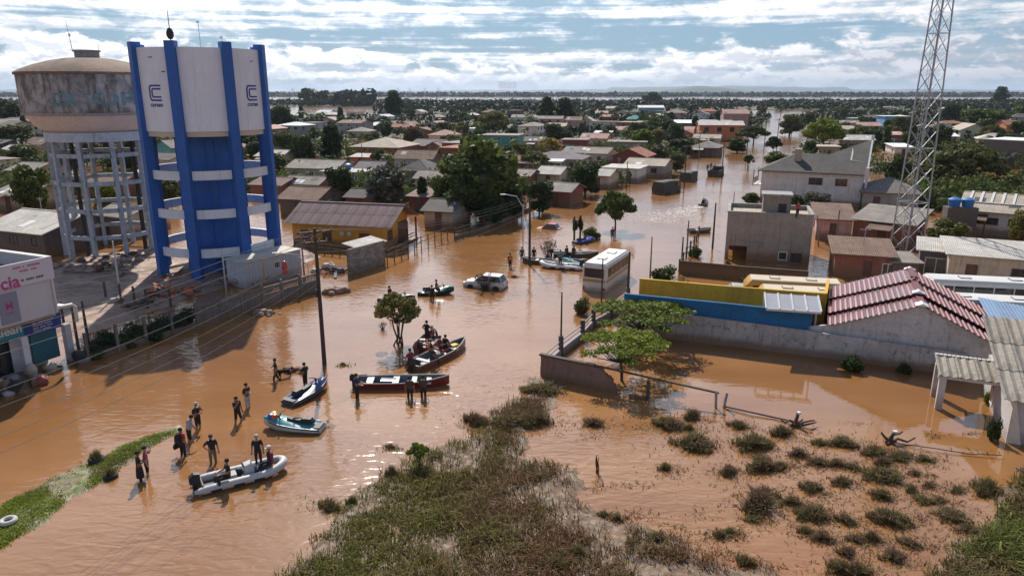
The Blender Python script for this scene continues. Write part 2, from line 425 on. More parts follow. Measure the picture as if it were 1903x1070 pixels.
def land_patch(name, poly, step, rise, mat, rag=0.6, kind='structure', base=-0.35, seed=1, edge=1.5, under=None):
    """ground that rises out of the water inside poly, with an uneven shoreline"""
    xs = [p[0] for p in poly]; ys = [p[1] for p in poly]; mg = edge * 1.5
    nx = int((max(xs) - min(xs) + 2 * mg) / step) + 1; ny = int((max(ys) - min(ys) + 2 * mg) / step) + 1
    gx, gy = np.meshgrid(np.linspace(min(xs) - mg, max(xs) + mg, nx), np.linspace(min(ys) - mg, max(ys) + mg, ny))
    d = edge_dist(poly, gx, gy) * np.where(inside(poly, gx, gy), 1, -1)
    d = d + (vnoise(gx, gy, 1.0 / (edge * 1.6), seed, 4) - 0.5) * rag * edge * 2
    t = np.clip(d / edge * 0.5 + 0.5, 0, 1); t = t * t * (3 - 2 * t)
    z = base + (rise - base) * t + (vnoise(gx, gy, 0.9 / max(step * 3, 0.3), seed + 9, 3) - 0.5) * rise * 1.1
    if under is not None: z = under(gx, gy, z, t)
    V = np.stack([gx, gy, z], -1).reshape(-1, 3)
    i = np.arange(nx * ny).reshape(ny, nx); F = np.stack([i[:-1, :-1], i[:-1, 1:], i[1:, 1:], i[1:, :-1]], -1).reshape(-1, 4)
    keep = (V[F][:, :, 2].max(1) > base + 0.03); F = F[keep]
    o = link(name, np_mesh(name, V, F, mat, True)); tag(o, kind=kind)
    def zat(x, y):
        fx = (np.asarray(x) - gx[0, 0]) / (gx[0, 1] - gx[0, 0]); fy = (np.asarray(y) - gy[0, 0]) / (gy[1, 0] - gy[0, 0])
        a = np.clip(fx.astype(int), 0, nx - 1); b = np.clip(fy.astype(int), 0, ny - 1); return z[b, a]
    return o, zat
MARSH = W([(500, 1085), (560, 1010), (640, 930), (715, 875), (770, 838), (868, 808), (905, 765), (965, 735), (985, 700), (1062, 712), (1030, 760), (990, 800), (975, 850),
           (1075, 862), (1118, 892), (1075, 925), (1130, 960), (1235, 985), (1320, 1020), (1420, 1050), (1480, 1085)])
MARSH = MARSH[:1] + MARSH[1:]
marsh, marsh_z = land_patch('marsh_ground', MARSH + [(8, 17), (-6, 17)], 0.16, 0.07, M_MARSH, 1.0, edge=1.0, base=-0.18, seed=3)
MARSH2 = W([(1700, 1085), (1760, 1025), (1845, 960), (1872, 895), (1895, 868), (1990, 870), (2050, 1085)])
marsh2, marsh2_z = land_patch('marsh_bank', MARSH2 + [(26, 17), (14, 17)], 0.2, 0.10, M_MARSH, 0.9, edge=0.9, base=-0.18, seed=5)
VERGE = W([(-120, 1040), (-60, 990), (0, 938), (105, 884), (195, 842), (262, 812), (330, 792), (352, 797), (300, 822), (238, 858), (205, 890), (150, 918), (95, 960), (40, 1000), (-40, 1050)])
verge, verge_z = land_patch('grass_verge', VERGE, 0.15, 0.10, M_VERGE, 0.7, edge=0.7, base=-0.15, seed=8)
YARD = W([(118, 640), (330, 560), (530, 498), (590, 478), (560, 452), (500, 462), (280, 462), (165, 474), (60, 520)])
yard, yard_z = land_patch('waterworks_yard_ground', YARD, 0.5, 0.34, M_YARD, 0.5, edge=1.6, base=-0.3, seed=12)

# far land strips between the flooded fields, and the hills at the horizon
def strip(name, pts, z=0.35):
    P = [G(*p) for p in pts]; mm = MB(); mm.add([(p.x, p.y, z) for p in P], [tuple(range(len(P)))])
    tag(mm.build(name, M_LAND), kind='structure')
strip('river_island', [(-900, 197.5), (760, 197.5), (760, 189.5), (-700, 189.5)])
strip('river_bank', [(690, 213), (1215, 209), (1215, 190), (700, 190)])
strip('river_bank', [(1190, 205), (2700, 205), (2500, 189), (1225, 189)])
strip('far_river_shore', [(-2000, 181.2), (3900, 181.2), (3900, 177.6), (-2000, 177.6)])
def ridge(name, x0, x1, Y, hf, mat, seed, dy=500, n=160):
    xs = np.linspace(x0, x1, n); hh = np.array([hf(x) for x in xs]) * (0.75 + 0.5 * vnoise(xs, xs * 0 + 3.3, 1 / 420.0, seed, 5))
    t = np.clip(np.minimum(xs - x0, x1 - xs) / 700.0, 0, 1); hh = hh * t + 0.3
    prof = [(0, 0), (0.25, 0.6), (0.5, 1.0), (0.8, 0.7), (1, 0)]
    V = np.array([[(x, Y + dy * a, max(0.05, h * b)) for x, h in zip(xs, hh)] for a, b in prof]).reshape(-1, 3)
    i = np.arange(len(prof) * n).reshape(len(prof), n); F = np.stack([i[:-1, :-1], i[:-1, 1:], i[1:, 1:], i[1:, :-1]], -1).reshape(-1, 4)
    tag(link(name, np_mesh(name, V, F, mat, True)), kind='structure')
M_HILL = ground_mat('wooded_hill', (0.035, 0.055, 0.035), (0.06, 0.08, 0.05), None, 0.01)
ridge('wooded_hills', GD(1130, 178, 5600).x, GD(1530, 178, 5600).x, 5600, lambda x: 44 * math.exp(-((x - 1450) / 520.0) ** 2) + 16, M_HILL, 4)
ridge('distant_hills', -10500, 10500, 11000, lambda x: 52 + 18 * sin(x / 2300.0) + (34 if 1500 < x < 5200 else 0), M_HILL, 9, 900, 240)
ridge('low_hills', -8000, 7800, 7400, lambda x: 17 + 7 * sin(x / 900.0 + 1), M_HILL, 19, 500, 240)

# the air itself: pale haze that only tells over kilometres
nh = bpy.data.materials.new('pale_haze'); nh.use_nodes = True
t_ = nh.node_tree; t_.nodes.remove(t_.nodes['Principled BSDF'])
pv = t_.nodes.new('ShaderNodeVolumePrincipled'); pv.inputs['Color'].default_value = (0.62, 0.76, 0.96, 1)
pv.inputs['Density'].default_value = 0.00005; pv.inputs['Anisotropy'].default_value = 0.35
t_.links.new(pv.outputs[0], t_.nodes['Material Output'].inputs['Volume'])
m = MB(); m.box(-12100, -200, -1.6, 12100, 16100, 130)
tag(m.build('haze', nh), 'pale blue haze over the flooded plain', None, kind='stuff')
# ------------------------------------------------------------------ lettering
def text_mb(s, size, align='CENTER', bold=0.0, res=3):
    cu = bpy.data.curves.new('lettering', 'FONT'); cu.body = s; cu.size = size; cu.align_x = align; cu.align_y = 'CENTER'
    cu.offset = bold; cu.resolution_u = res; cu.fill_mode = 'FRONT'
    o = bpy.data.objects.new('lettering', cu); COL.objects.link(o)
    dg = bpy.context.evaluated_depsgraph_get(); me = bpy.data.meshes.new_from_object(o.evaluated_get(dg))
    vs = [v.co.copy() for v in me.vertices]; fs = [tuple(p.vertices) for p in me.polygons]
    bpy.data.objects.remove(o); bpy.data.curves.remove(cu); bpy.data.meshes.remove(me)
    return vs, fs
def lettering(name, s, size, mat, parent, place, align='CENTER', bold=0.0):
    """flat print: place maps (x, y) on the sign to a point on the surface"""
    vs, fs = text_mb(s, size, align, bold); m = MB()
    m.add([place(v.x, v.y) for v in vs], fs); return m.build(name, mat, parent, fix=False)

WHITE = paint('white_paint', (0.68, 0.71, 0.77), 0.6, 0.06, 0.5, streak=0.22, streakcol=(.30,.29,.28))
BLUE = paint('cobalt_blue_paint', (0.012, 0.095, 0.36), 0.55, 0.15, 0.9, streak=0.25, streakcol=(.05,.10,.25))
BLUE2 = paint('shaft_blue_paint', (0.02, 0.11, 0.40), 0.6, 0.18, 0.5, streak=0.22, streakcol=(0.06, 0.13, 0.35))
RINGW = paint('pale_ring_paint', (0.62, 0.66, 0.72), 0.6, 0.08, 0.8, streak=0.18)
TAN = paint('bare_concrete_beige', (0.52, 0.45, 0.38), 0.85, 0.1, 0.8)
GREYC = paint('grey_concrete', (0.30, 0.29, 0.28), 0.9, 0.2, 0.9, streak=0.4, bump=0.2)
BLACKM = paint('black_metal', (0.02, 0.02, 0.022), 0.6, 0.2, 3)
STEEL = paint('galvanised_steel', (0.52, 0.54, 0.56), 0.4, 0.15, 2.0, metal=0.5)
LOGO = paint('logo_blue', (0.02, 0.04, 0.25), 0.6, 0.1)

def blue_tower():
    c = Vector((-29.05, 69.8, 0)); yaw = atan2(c.x, c.y)          # faces the street corner
    t = thing('water_tower', 'tall blue and white water tower with blue pillars and company emblems', 'water tower', c, -yaw)
    R, zt, zb = 5.62, 20.75, 13.65
    ang = [radians(-90 + 22.5 + 45 * k) for k in range(8)]
    m = MB(); m.lathe([(R, zb), (R, zt), (R - .25, zt), (R - .25, zt - .5), (0, zt - .3)], 96); m.lathe([(R, zb), (R - .35, zb)], 96)
    tank = m.build('tank', WHITE, t, True)
    m = MB(); m.lathe([(R - .12, zb - .45), (R - .12, zb - .012), (3, zb - .012)], 64); m.lathe([(R - .12, zb - .45), (2.8, zb - .45)], 64); m.build('tank_base', TAN, t, True)
    m = MB(); m.lathe([(1.9, zt - .3), (1.9, zt + .12), (0, zt + .22)], 32, c=(.35, 0, 0)); m.build('hatch_cover', TAN, tank, True)
    for k, a in enumerate(ang):
        m = MB(); T = Matrix.Rotation(a, 4, 'Z')
        m.box(R - .42, -.42, -.3, R + .40, .42, 21.25, T=T); m.build('pillar', BLUE, t)
    m = MB(); m.lathe([(2.75, -.3), (2.75, zb - .46)], 48); sh = m.build('shaft', BLUE2, t, True)
    for k in range(8):
        m = MB(); m.box(2.7, -.3, .2, 2.98, .3, zb - .47, T=Matrix.Rotation(ang[k] + radians(22.5), 4, 'Z')); m.build('pilaster', BLUE, sh)
    # ring walks in eight straight-ish segments between pillars
    for zr in (2.3, 5.9, 9.4):
        for k in range(8):
            m = MB(); a0 = ang[k] + .09; a1 = ang[k] + pi / 4 - .09
            for r0, r1 in ((R - .28, R - .02),):
                ring = []
                for j in range(7):
                    a = a0 + (a1 - a0) * j / 6
                    ring.append([(r0 * cos(a), r0 * sin(a), zr), (r1 * cos(a), r1 * sin(a), zr), (r1 * cos(a), r1 * sin(a), zr + .8), (r0 * cos(a), r0 * sin(a), zr + .8)])
                m.loft(ring)
            m.build('ring_beam', RINGW, t)
    m = MB()
    for k in (0, 6):
        for zr in (3.1, 6.7, 10.2):
            pass
    # emblems on two panels: square C in double line, and the word under it
    def emblem(am):
        def place(x, y, dr=.03): a = am + x / R; return ((R + dr) * cos(a), (R + dr) * sin(a), y)
        mb = MB()
        def bar(x0, z0, x1, z1, w):
            n = 6; pts = []
            for i in range(n + 1):
                x = x0 + (x1 - x0) * i / n; z = z0 + (z1 - z0) * i / n; pts.append((x, z))
            dx, dz = x1 - x0, z1 - z0; l = hypot(dx, dz); nx, nz = -dz / l * w / 2, dx / l * w / 2
            rings = [[place(x + nx, z + nz, .004), place(x + nx, z + nz, .035), place(x - nx, z - nz, .035), place(x - nx, z - nz, .004)] for x, z in pts]
            mb.loft(rings)
        zc = 16.95
        for s, w in ((.62, .14), (.34, .13)):
            cxx = .62 - s
            bar(.62, zc + s, -s * .75 , zc + s, w); bar(-s * .75, zc + s, -s, zc + s * .7, w); bar(-s, zc + s * .7, -s, zc - s * .7, w)
            bar(-s, zc - s * .7, -s * .75, zc - s, w); bar(-s * .75, zc - s, .62, zc - s, w)
        e = mb.build('emblem', LOGO, tank)
        lettering('lettering', 'corsan', .52, LOGO, tank, lambda x, y: place(x, y + 15.95), bold=.012)
    emblem(ang[0] - pi / 8 - pi / 4 + radians(1.5)); emblem(ang[0] + pi / 8 + radians(2))
    for (aa, z, l) in ((ang[7] - .42, 19.9, .45), (ang[7] - .2, 18.7, .35), (ang[0] + .45, 19.7, .35)):
        m = MB(); m.beam(((R + .02) * cos(aa), (R + .02) * sin(aa), z), ((R + .02) * cos(aa + l / R), (R + .02) * sin(aa + l / R), z + .04), .05, .06); m.build('wall_clip', BLACKM, tank)
    # aerials on the roof
    b = ang[7]; bx, by = R * cos(b), R * sin(b)
    m = MB(); m.tube([(bx + .05, by, 21.25), (bx + .05, by, 23.6)], [.05, .025], 6); m.build('aerial', BLACKM, t)
    m = MB(); m.lathe([(0, 0), (.2, .1), (.3, .35), (.3, .6), (.18, .9), (0, 1.0)], 10, c=(bx + .05, by, 21.3)); m.build('aerial_drum', BLACKM, t, True)
    for x, h in ((.2, 2.6), (2.1, 1.3)):
        m = MB(); m.tube([(x, 0.4, zt - .3), (x, .4, zt + h)], .035, 5); m.box(x - .16, .36, zt + h - .16, x + .1, .44, zt + h); m.build('aerial', STEEL, t)
    for x in (-2.4, -2.0):
        m = MB(); m.lathe([(0, 0), (.14, .03), (.16, .25), (0, .35)], 8, c=(x, -4.2, zt - .02)); m.build('roof_vent', GREYC, t)
    m = MB(); m.box(2.6, -2.2, .1, 3.9, -.9, 2.0); m.build('valve_cabinet', BLUE2, t)
    # steel ladder guard against the front pillar
    return t
blue_tower()

def stained_concrete():
    n = NT('mould_stained_concrete'); o = n.tc.outputs['Object']
    f = n.noise(o, .5, 8, .68, .3); st = n.noise(n.mapping(o, (1.6, 1.6, .22)), 1.1, 6, .7); fine = n.noise(o, 5, 5, .7)
    col = n.mix(n.smooth(f, .38, .62), (.155, .15, .15), (.43, .425, .425))
    col = n.mix(n.math('MULTIPLY', n.smooth(st, .46, .68), .8), col, (.06, .052, .045))
    col = n.mix(n.math('MULTIPLY', n.smooth(fine, .55, .7), .55), col, (.52, .46, .43))
    z = n.sep(o)[2]
    col = n.mix(n.math('MULTIPLY', n.smooth(n.math('ADD', z, n.math('MULTIPLY', fine, .6)), 15.7, 15.0), .75), col, (.10, .10, .095))
    n.base(col); n.set(Roughness=.92); n.bump(fine, .4, .04); return n.m
M_STAIN = stained_concrete()
M_DOME = paint('lichen_dome', (0.20, 0.135, 0.095), .9, .35, .35, spot=.5, bump=.2)
PALEB = paint('faded_pale_blue', (0.44, 0.51, 0.60), .8, .12, .8, streak=.35, spot=.35)
CONEP = paint('cone_render', (0.60, 0.56, 0.54), .85, .1, .6, streak=.15)
LEGB = paint('weathered_leg_paint', (0.36, 0.41, 0.47), .85, .2, 1.2, streak=.5, spot=.5)
FADE = paint('faded_teal_lettering', (0.15, 0.25, 0.29), .9, .3, 2.0, spot=.35)
def old_tower():
    c = Vector((-44.1, 78, 0)); yaw = atan2(c.x, c.y)
    t = thing('water_tower', 'old stained concrete water tower with brown domed roof on pale legs', 'water tower', c, -yaw)
    R = 6.6
    m = MB(); m.lathe([(R, 15.0), (R, 18.75)], 96); tank = m.build('tank', M_STAIN, t, True)
    m = MB(); m.lathe([(R - .15, 14.8), (R + .05, 14.85), (R + .05, 15.02), (R - .02, 15.02)], 96); m.build('tank_rim', GREYC, tank, True)
    m = MB(); m.lathe([(R + .16, 18.72), (R + .16, 18.95), (6.2, 19.25), (5.0, 19.72), (3.6, 20.12), (2.2, 20.38), (1.0, 20.48), (0, 20.5)], 96); m.lathe([(R + .16, 18.72), (R - .1, 18.72)], 96)
    dome = m.build('dome_roof', M_DOME, t, True)
    m = MB(); m.lathe([(1.15, 20.3), (1.15, 21.05), (1.3, 21.05), (1.3, 21.2), (0, 21.25)], 24); m.build('roof_hatch', GREYC, dome, True)
    m = MB(); m.lathe([(4.75, 13.1), (5.7, 13.75), (R - .3, 14.8)], 64); m.build('cone', CONEP, t, True)
    m = MB(); m.lathe([(4.2, 12.15), (5.0, 12.15), (5.0, 13.09), (4.2, 13.09)], 64); m.build('ring_beam', PALEB, t, True)
    nl = 10; Rl = 4.78; an = [radians(-90 + 12 + 36 * k) for k in range(nl)]
    for a in an:
        m = MB(); T = Matrix.Rotation(a, 4, 'Z'); m.box(Rl - .3, -.2, -.4, Rl + .2, .2, 12.14, T=T); m.build('leg', LEGB, t)
    for z in (2.3, 5.1, 7.9, 10.75):
        for k in range(nl):
            a, b = an[k], an[(k + 1) % nl]; m = MB()
            p = Vector((Rl * cos(a), Rl * sin(a), z)); q = Vector((Rl * cos(b), Rl * sin(b), z)); d = (q - p).normalized() * .26
            m.beam(p + d, q - d, .3, .42); m.build('brace_beam', LEGB, t)
    for x, w in ((-2.6, .2), (2.9, .22)):
        m = MB(); m.tube([(x, -2.3, -.3), (x, -2.3, 12.6)], w, 10); m.build('supply_pipe', BLACKM, t, True)
    # faded company name wrapped round the tank: emblem then the word
    a0 = -pi / 2 + radians(33)
    def place(x, y): a = a0 + x / (R + .02); return ((R + .02) * cos(a), (R + .02) * sin(a), 16.35 + y)
    lettering('lettering', 'CORSAN', 1.75, FADE, tank, lambda x, y: place(x * 1.75, y), align='CENTER', bold=.05)
    mb = MB()
    x0 = -6.6
    for (u0, v0, u1, v1) in ((-.75, -.78, .75, -.5), (-.75, .5, .75, .78), (-.75, -.5, -.45, .5), (-.25, -.25, .75, -.02), (-.25, .12, .75, .32), (.5, -.5, .75, -.3)):
        for i in range(3):
            ua, ub = u0 + (u1 - u0) * i / 3, u0 + (u1 - u0) * (i + 1) / 3
            mb.add([place(x0 + ua * 1.1, v0 * .75), place(x0 + ub * 1.1, v0 * .75), place(x0 + ub * 1.1, v1 * .75), place(x0 + ua * 1.1, v1 * .75)], [(0, 1, 2, 3)])
    mb.build('emblem', FADE, tank, fix=False)
    m = MB(); m.tube([(-1.25, 0, 21.1), (-1.45, 0, 24.1)], [.045, .02], 5); m.box(-1.42, -.08, 22.5, -1.2, .08, 22.8); m.build('aerial', STEEL, t)
    m = MB(); m.tube([(1.1, 0, 21.1), (1.15, 0, 22.0)], .03, 5); m.build('aerial', STEEL, t)
old_tower()

# ------------------------------------------------------------------ lattice mast
MST = paint('dull_galvanised_steel', (0.34, 0.35, 0.37), 0.55, 0.15, 2.0, metal=0.3)
def mast():
    b = G(1683, 472); bw, tw, H = 1.14, .44, 36.0
    rz = radians(14)
    t = thing('lattice_mast', 'tall galvanised steel lattice mast rising beside the corrugated roofs', 'mast', b, rz)
    def half(z): return bw + (tw - bw) * min(1, z / 36.0)
    C = [(-1, -1), (1, -1), (1, 1), (-1, 1)]
    for cx_, cy_ in C:
        m = MB(); m.tube([(cx_ * half(-.4), cy_ * half(-.4), -.4), (cx_ * half(H), cy_ * half(H), H)], .075, 8); m.build('leg', MST, t, True)
    nz = 19; zs = [H * i / nz for i in range(nz + 1)]
    for i in range(nz):
        z0, z1 = zs[i], zs[i + 1]; h0, h1 = half(z0), half(z1)
        for k in range(4):
            a, b2 = C[k], C[(k + 1) % 4]
            m = MB(); m.beam((a[0] * h0, a[1] * h0, z0), (b2[0] * h1, b2[1] * h1, z1), .055, .055); m.build('diagonal', MST, t)
            m = MB(); m.beam((b2[0] * h0, b2[1] * h0, z0), (a[0] * h1, a[1] * h1, z1), .03, .03); m.build('cross_brace', MST, t)
            if i % 3 == 0:
                m = MB(); m.beam((a[0] * h0, a[1] * h0, z0), (b2[0] * h0, b2[1] * h0, z0), .06, .06); m.build('girt', STEEL, t)
    m = MB()
    for s in (-.16, .16): m.tube([(s, half(0) * .6, 0), (s, half(H) * .9, H)], .025, 4)
    for i in range(90): m.tube([(-.16, half(i * .4) * .65 + .02, i * .4), (.16, half(i * .4) * .65 + .02, i * .4)], .015, 4)
    m.build('climbing_ladder', STEEL, t)
mast()
# ------------------------------------------------------------------ houses
RM = dict(
    grey=roofing('fibre_cement_grey', (0.235, 0.205, 0.18), .3, .5), dark=roofing('dark_grey_roof', (0.095, 0.085, 0.08), .3, .4),
    pale=roofing('pale_sheet_roof', (0.44, 0.41, 0.37), .25, .4, spot=.3), white=roofing('white_sheet_roof', (0.66, 0.66, 0.66), .12, .2, spot=.2),
    terra=roofing('terracotta_tile', (0.32, 0.125, 0.075), .35, .6), brown=roofing('brown_tile', (0.17, 0.105, 0.075), .35, .6),
    pink=roofing('faded_pink_tile', (0.42, 0.25, 0.21), .25, .5), tan=roofing('tan_sheet_roof', (0.40, 0.34, 0.27), .25, .4),
    teal=roofing('teal_roof', (0.08, 0.27, 0.27), .15, .3), green=roofing('green_roof', (0.12, 0.26, 0.17), .15, .3), purple=roofing('slate_purple_roof', (0.15, 0.125, 0.14), .3, .4),
    maroon=roofing('maroon_roof', (0.20, 0.12, 0.11), .3, .5))
def wm(name, c, **k):
    d = dict(rough=.9, var=.16, scale=.8, streak=.4, mud=.85, mudz=1.3, spot=.18, rndv=.2); d.update(k); return paint(name, c, **d)
WM = dict(
    beige=wm('beige_render', (0.46, 0.38, 0.29)), cream=wm('cream_render', (0.58, 0.50, 0.38)), white=wm('whitewash', (0.60, 0.57, 0.54)), grey=wm('grey_render', (0.30, 0.28, 0.26)),
    brick=wm('red_brick_wall', (0.25, 0.105, 0.07)), orange=wm('orange_render', (0.50, 0.17, 0.08)), pink=wm('pink_render', (0.52, 0.30, 0.27)), lav=wm('lavender_render', (0.36, 0.37, 0.46)),
    teal=wm('teal_render', (0.13, 0.36, 0.33)), yellow=wm('ochre_house_paint', (0.60, 0.29, 0.035), streak=.12, spot=.06), blue=wm('sky_blue_render', (0.16, 0.33, 0.50)), dark=wm('dark_wall', (0.13, 0.11, 0.10)),
    dred=wm('dark_red_wall', (0.20, 0.06, 0.045)), maroonw=wm('maroon_wall', (0.24, 0.10, 0.10)))
GL = glass(); FRW = paint('white_frame', (.6, .58, .55), .6, .1); FRB = paint('brown_timber', (0.10, 0.05, 0.032), .7, .25, 3, rndv=.1)
DOORM = paint('door_timber', (0.13, 0.06, 0.04), .6, .2, 2)
def opening(t, face, u, z, w, h, L, Wd, fm, pm, door=False, x0=0., y0=0.):
    """window or door standing on a wall: frame bars proud, pane set back inside them"""
    e = .05
    if face == 'f': T = Matrix.Translation((u, y0, z))
    elif face == 'b': T = Matrix.Translation((u, y0 + Wd, z)) @ Matrix.Rotation(pi, 4, 'Z')
    elif face == 'r': T = Matrix.Translation((x0 + L, u, z)) @ Matrix.Rotation(pi / 2, 4, 'Z')
    else: T = Matrix.Translation((x0, u, z)) @ Matrix.Rotation(-pi / 2, 4, 'Z')
    m = MB(); b = .09
    m.box(-w / 2, -e, 0, w / 2, .02, b, T=T); m.box(-w / 2, -e, h - b, w / 2, .02, h, T=T)
    m.box(-w / 2, -e, b, -w / 2 + b, .02, h - b, T=T); m.box(w / 2 - b, -e, b, w / 2, .02, h - b, T=T)
    if not door and w > .9: m.box(-b / 2, -e * .8, b, b / 2, .02, h - b, T=T)
    f = m.build('door' if door else 'window', fm, t)
    m = MB(); m.box(-w / 2 + b, -.015, b, w / 2 - b, .01, h - b, T=T); m.build('door_leaf' if door else 'pane', pm, f)
    return f
def gable_pts(L, W, h, rise, axis):
    pass
def roof_mb(kind, L, W, h, rise, ov, axis, th=.1):
    """roof slabs over a plan 0..L x 0..W"""
    m = MB()
    def slab(pts):
        n = Vector(pts[1]) - Vector(pts[0]); q = Vector(pts[2]) - Vector(pts[1]); nn = n.cross(q).normalized()
        if nn.z < 0: nn = -nn
        k = len(pts); m.add([Vector(p) + nn * th for p in pts] + [Vector(p) for p in pts], [tuple(range(k)), tuple(range(k, 2 * k))[::-1]] + [(i, (i + 1) % k, k + (i + 1) % k, k + i) for i in range(k)])
    if kind == 'gable' and axis == 'x':
        s = rise / (W / 2); e = h - s * ov
        slab([(-ov, -ov, e), (L + ov, -ov, e), (L + ov, W / 2, h + rise), (-ov, W / 2, h + rise)])
        slab([(L + ov, W + ov, e), (-ov, W + ov, e), (-ov, W / 2, h + rise), (L + ov, W / 2, h + rise)])
        m.box(-ov, W / 2 - .12, h + rise + th * .6, L + ov, W / 2 + .12, h + rise + th + .05)
    elif kind == 'gable':
        s = rise / (L / 2); e = h - s * ov
        slab([(-ov, W + ov, e), (-ov, -ov, e), (L / 2, -ov, h + rise), (L / 2, W + ov, h + rise)])
        slab([(L + ov, -ov, e), (L + ov, W + ov, e), (L / 2, W + ov, h + rise), (L / 2, -ov, h + rise)])
        m.box(L / 2 - .12, -ov, h + rise + th * .6, L / 2 + .12, W + ov, h + rise + th + .05)
    elif kind == 'hip':
        r = min(L, W) / 2; s = rise / r; e = h - s * ov; o = ov
        A, B, C, D = (-o, -o, e), (L + o, -o, e), (L + o, W + o, e), (-o, W + o, e)
        if L >= W: P, Q = (r, W / 2, h + rise), (L - r, W / 2, h + rise); F = [[A, B, Q, P], [B, C, Q], [C, D, P, Q], [D, A, P]]
        else: P, Q = (L / 2, r, h + rise), (L / 2, W - r, h + rise); F = [[A, B, P], [B, C, Q, P], [C, D, Q], [D, A, P, Q]]
        for f in F: slab(f)
    elif kind == 'shed':
        slab([(-ov, -ov, h - .1), (L + ov, -ov, h - .1), (L + ov, W + ov, h + rise), (-ov, W + ov, h + rise)])
    else:
        m.box(-ov, -ov, h + .003, L + ov, W + ov, h + .16)
    return m
def wall_mb(kind, L, W, h, rise, axis, zb=-.5):
    m = MB()
    if kind == 'gable' and axis == 'x': m.add([(0, 0, zb), (0, W, zb), (0, W, h), (0, W / 2, h + rise - .03), (0, 0, h), (L, 0, zb), (L, W, zb), (L, W, h), (L, W / 2, h + rise - .03), (L, 0, h)],
              [(0, 1, 2, 3, 4), (9, 8, 7, 6, 5), (0, 4, 9, 5), (1, 6, 7, 2), (4, 3, 8, 9), (3, 2, 7, 8)])
    elif kind == 'gable': m.add([(0, 0, zb), (L, 0, zb), (L, 0, h), (L / 2, 0, h + rise - .03), (0, 0, h), (0, W, zb), (L, W, zb), (L, W, h), (L / 2, W, h + rise - .03), (0, W, h)],
              [(4, 3, 2, 1, 0), (5, 6, 7, 8, 9), (0, 5, 9, 4), (1, 2, 7, 6), (4, 9, 8, 3), (3, 8, 7, 2)])
    elif kind == 'shed': m.add([(0, 0, zb), (L, 0, zb), (L, W, zb), (0, W, zb), (0, 0, h - .1), (L, 0, h - .1), (L, W, h + rise - .02), (0, W, h + rise - .02)], [(0, 3, 2, 1), (0, 1, 5, 4), (1, 2, 6, 5), (2, 3, 7, 6), (3, 0, 4, 7), (4, 5, 6, 7)])
    else: m.box(0, 0, zb, L, W, h)
    return m
hr = random.Random(5)
LANDM = []
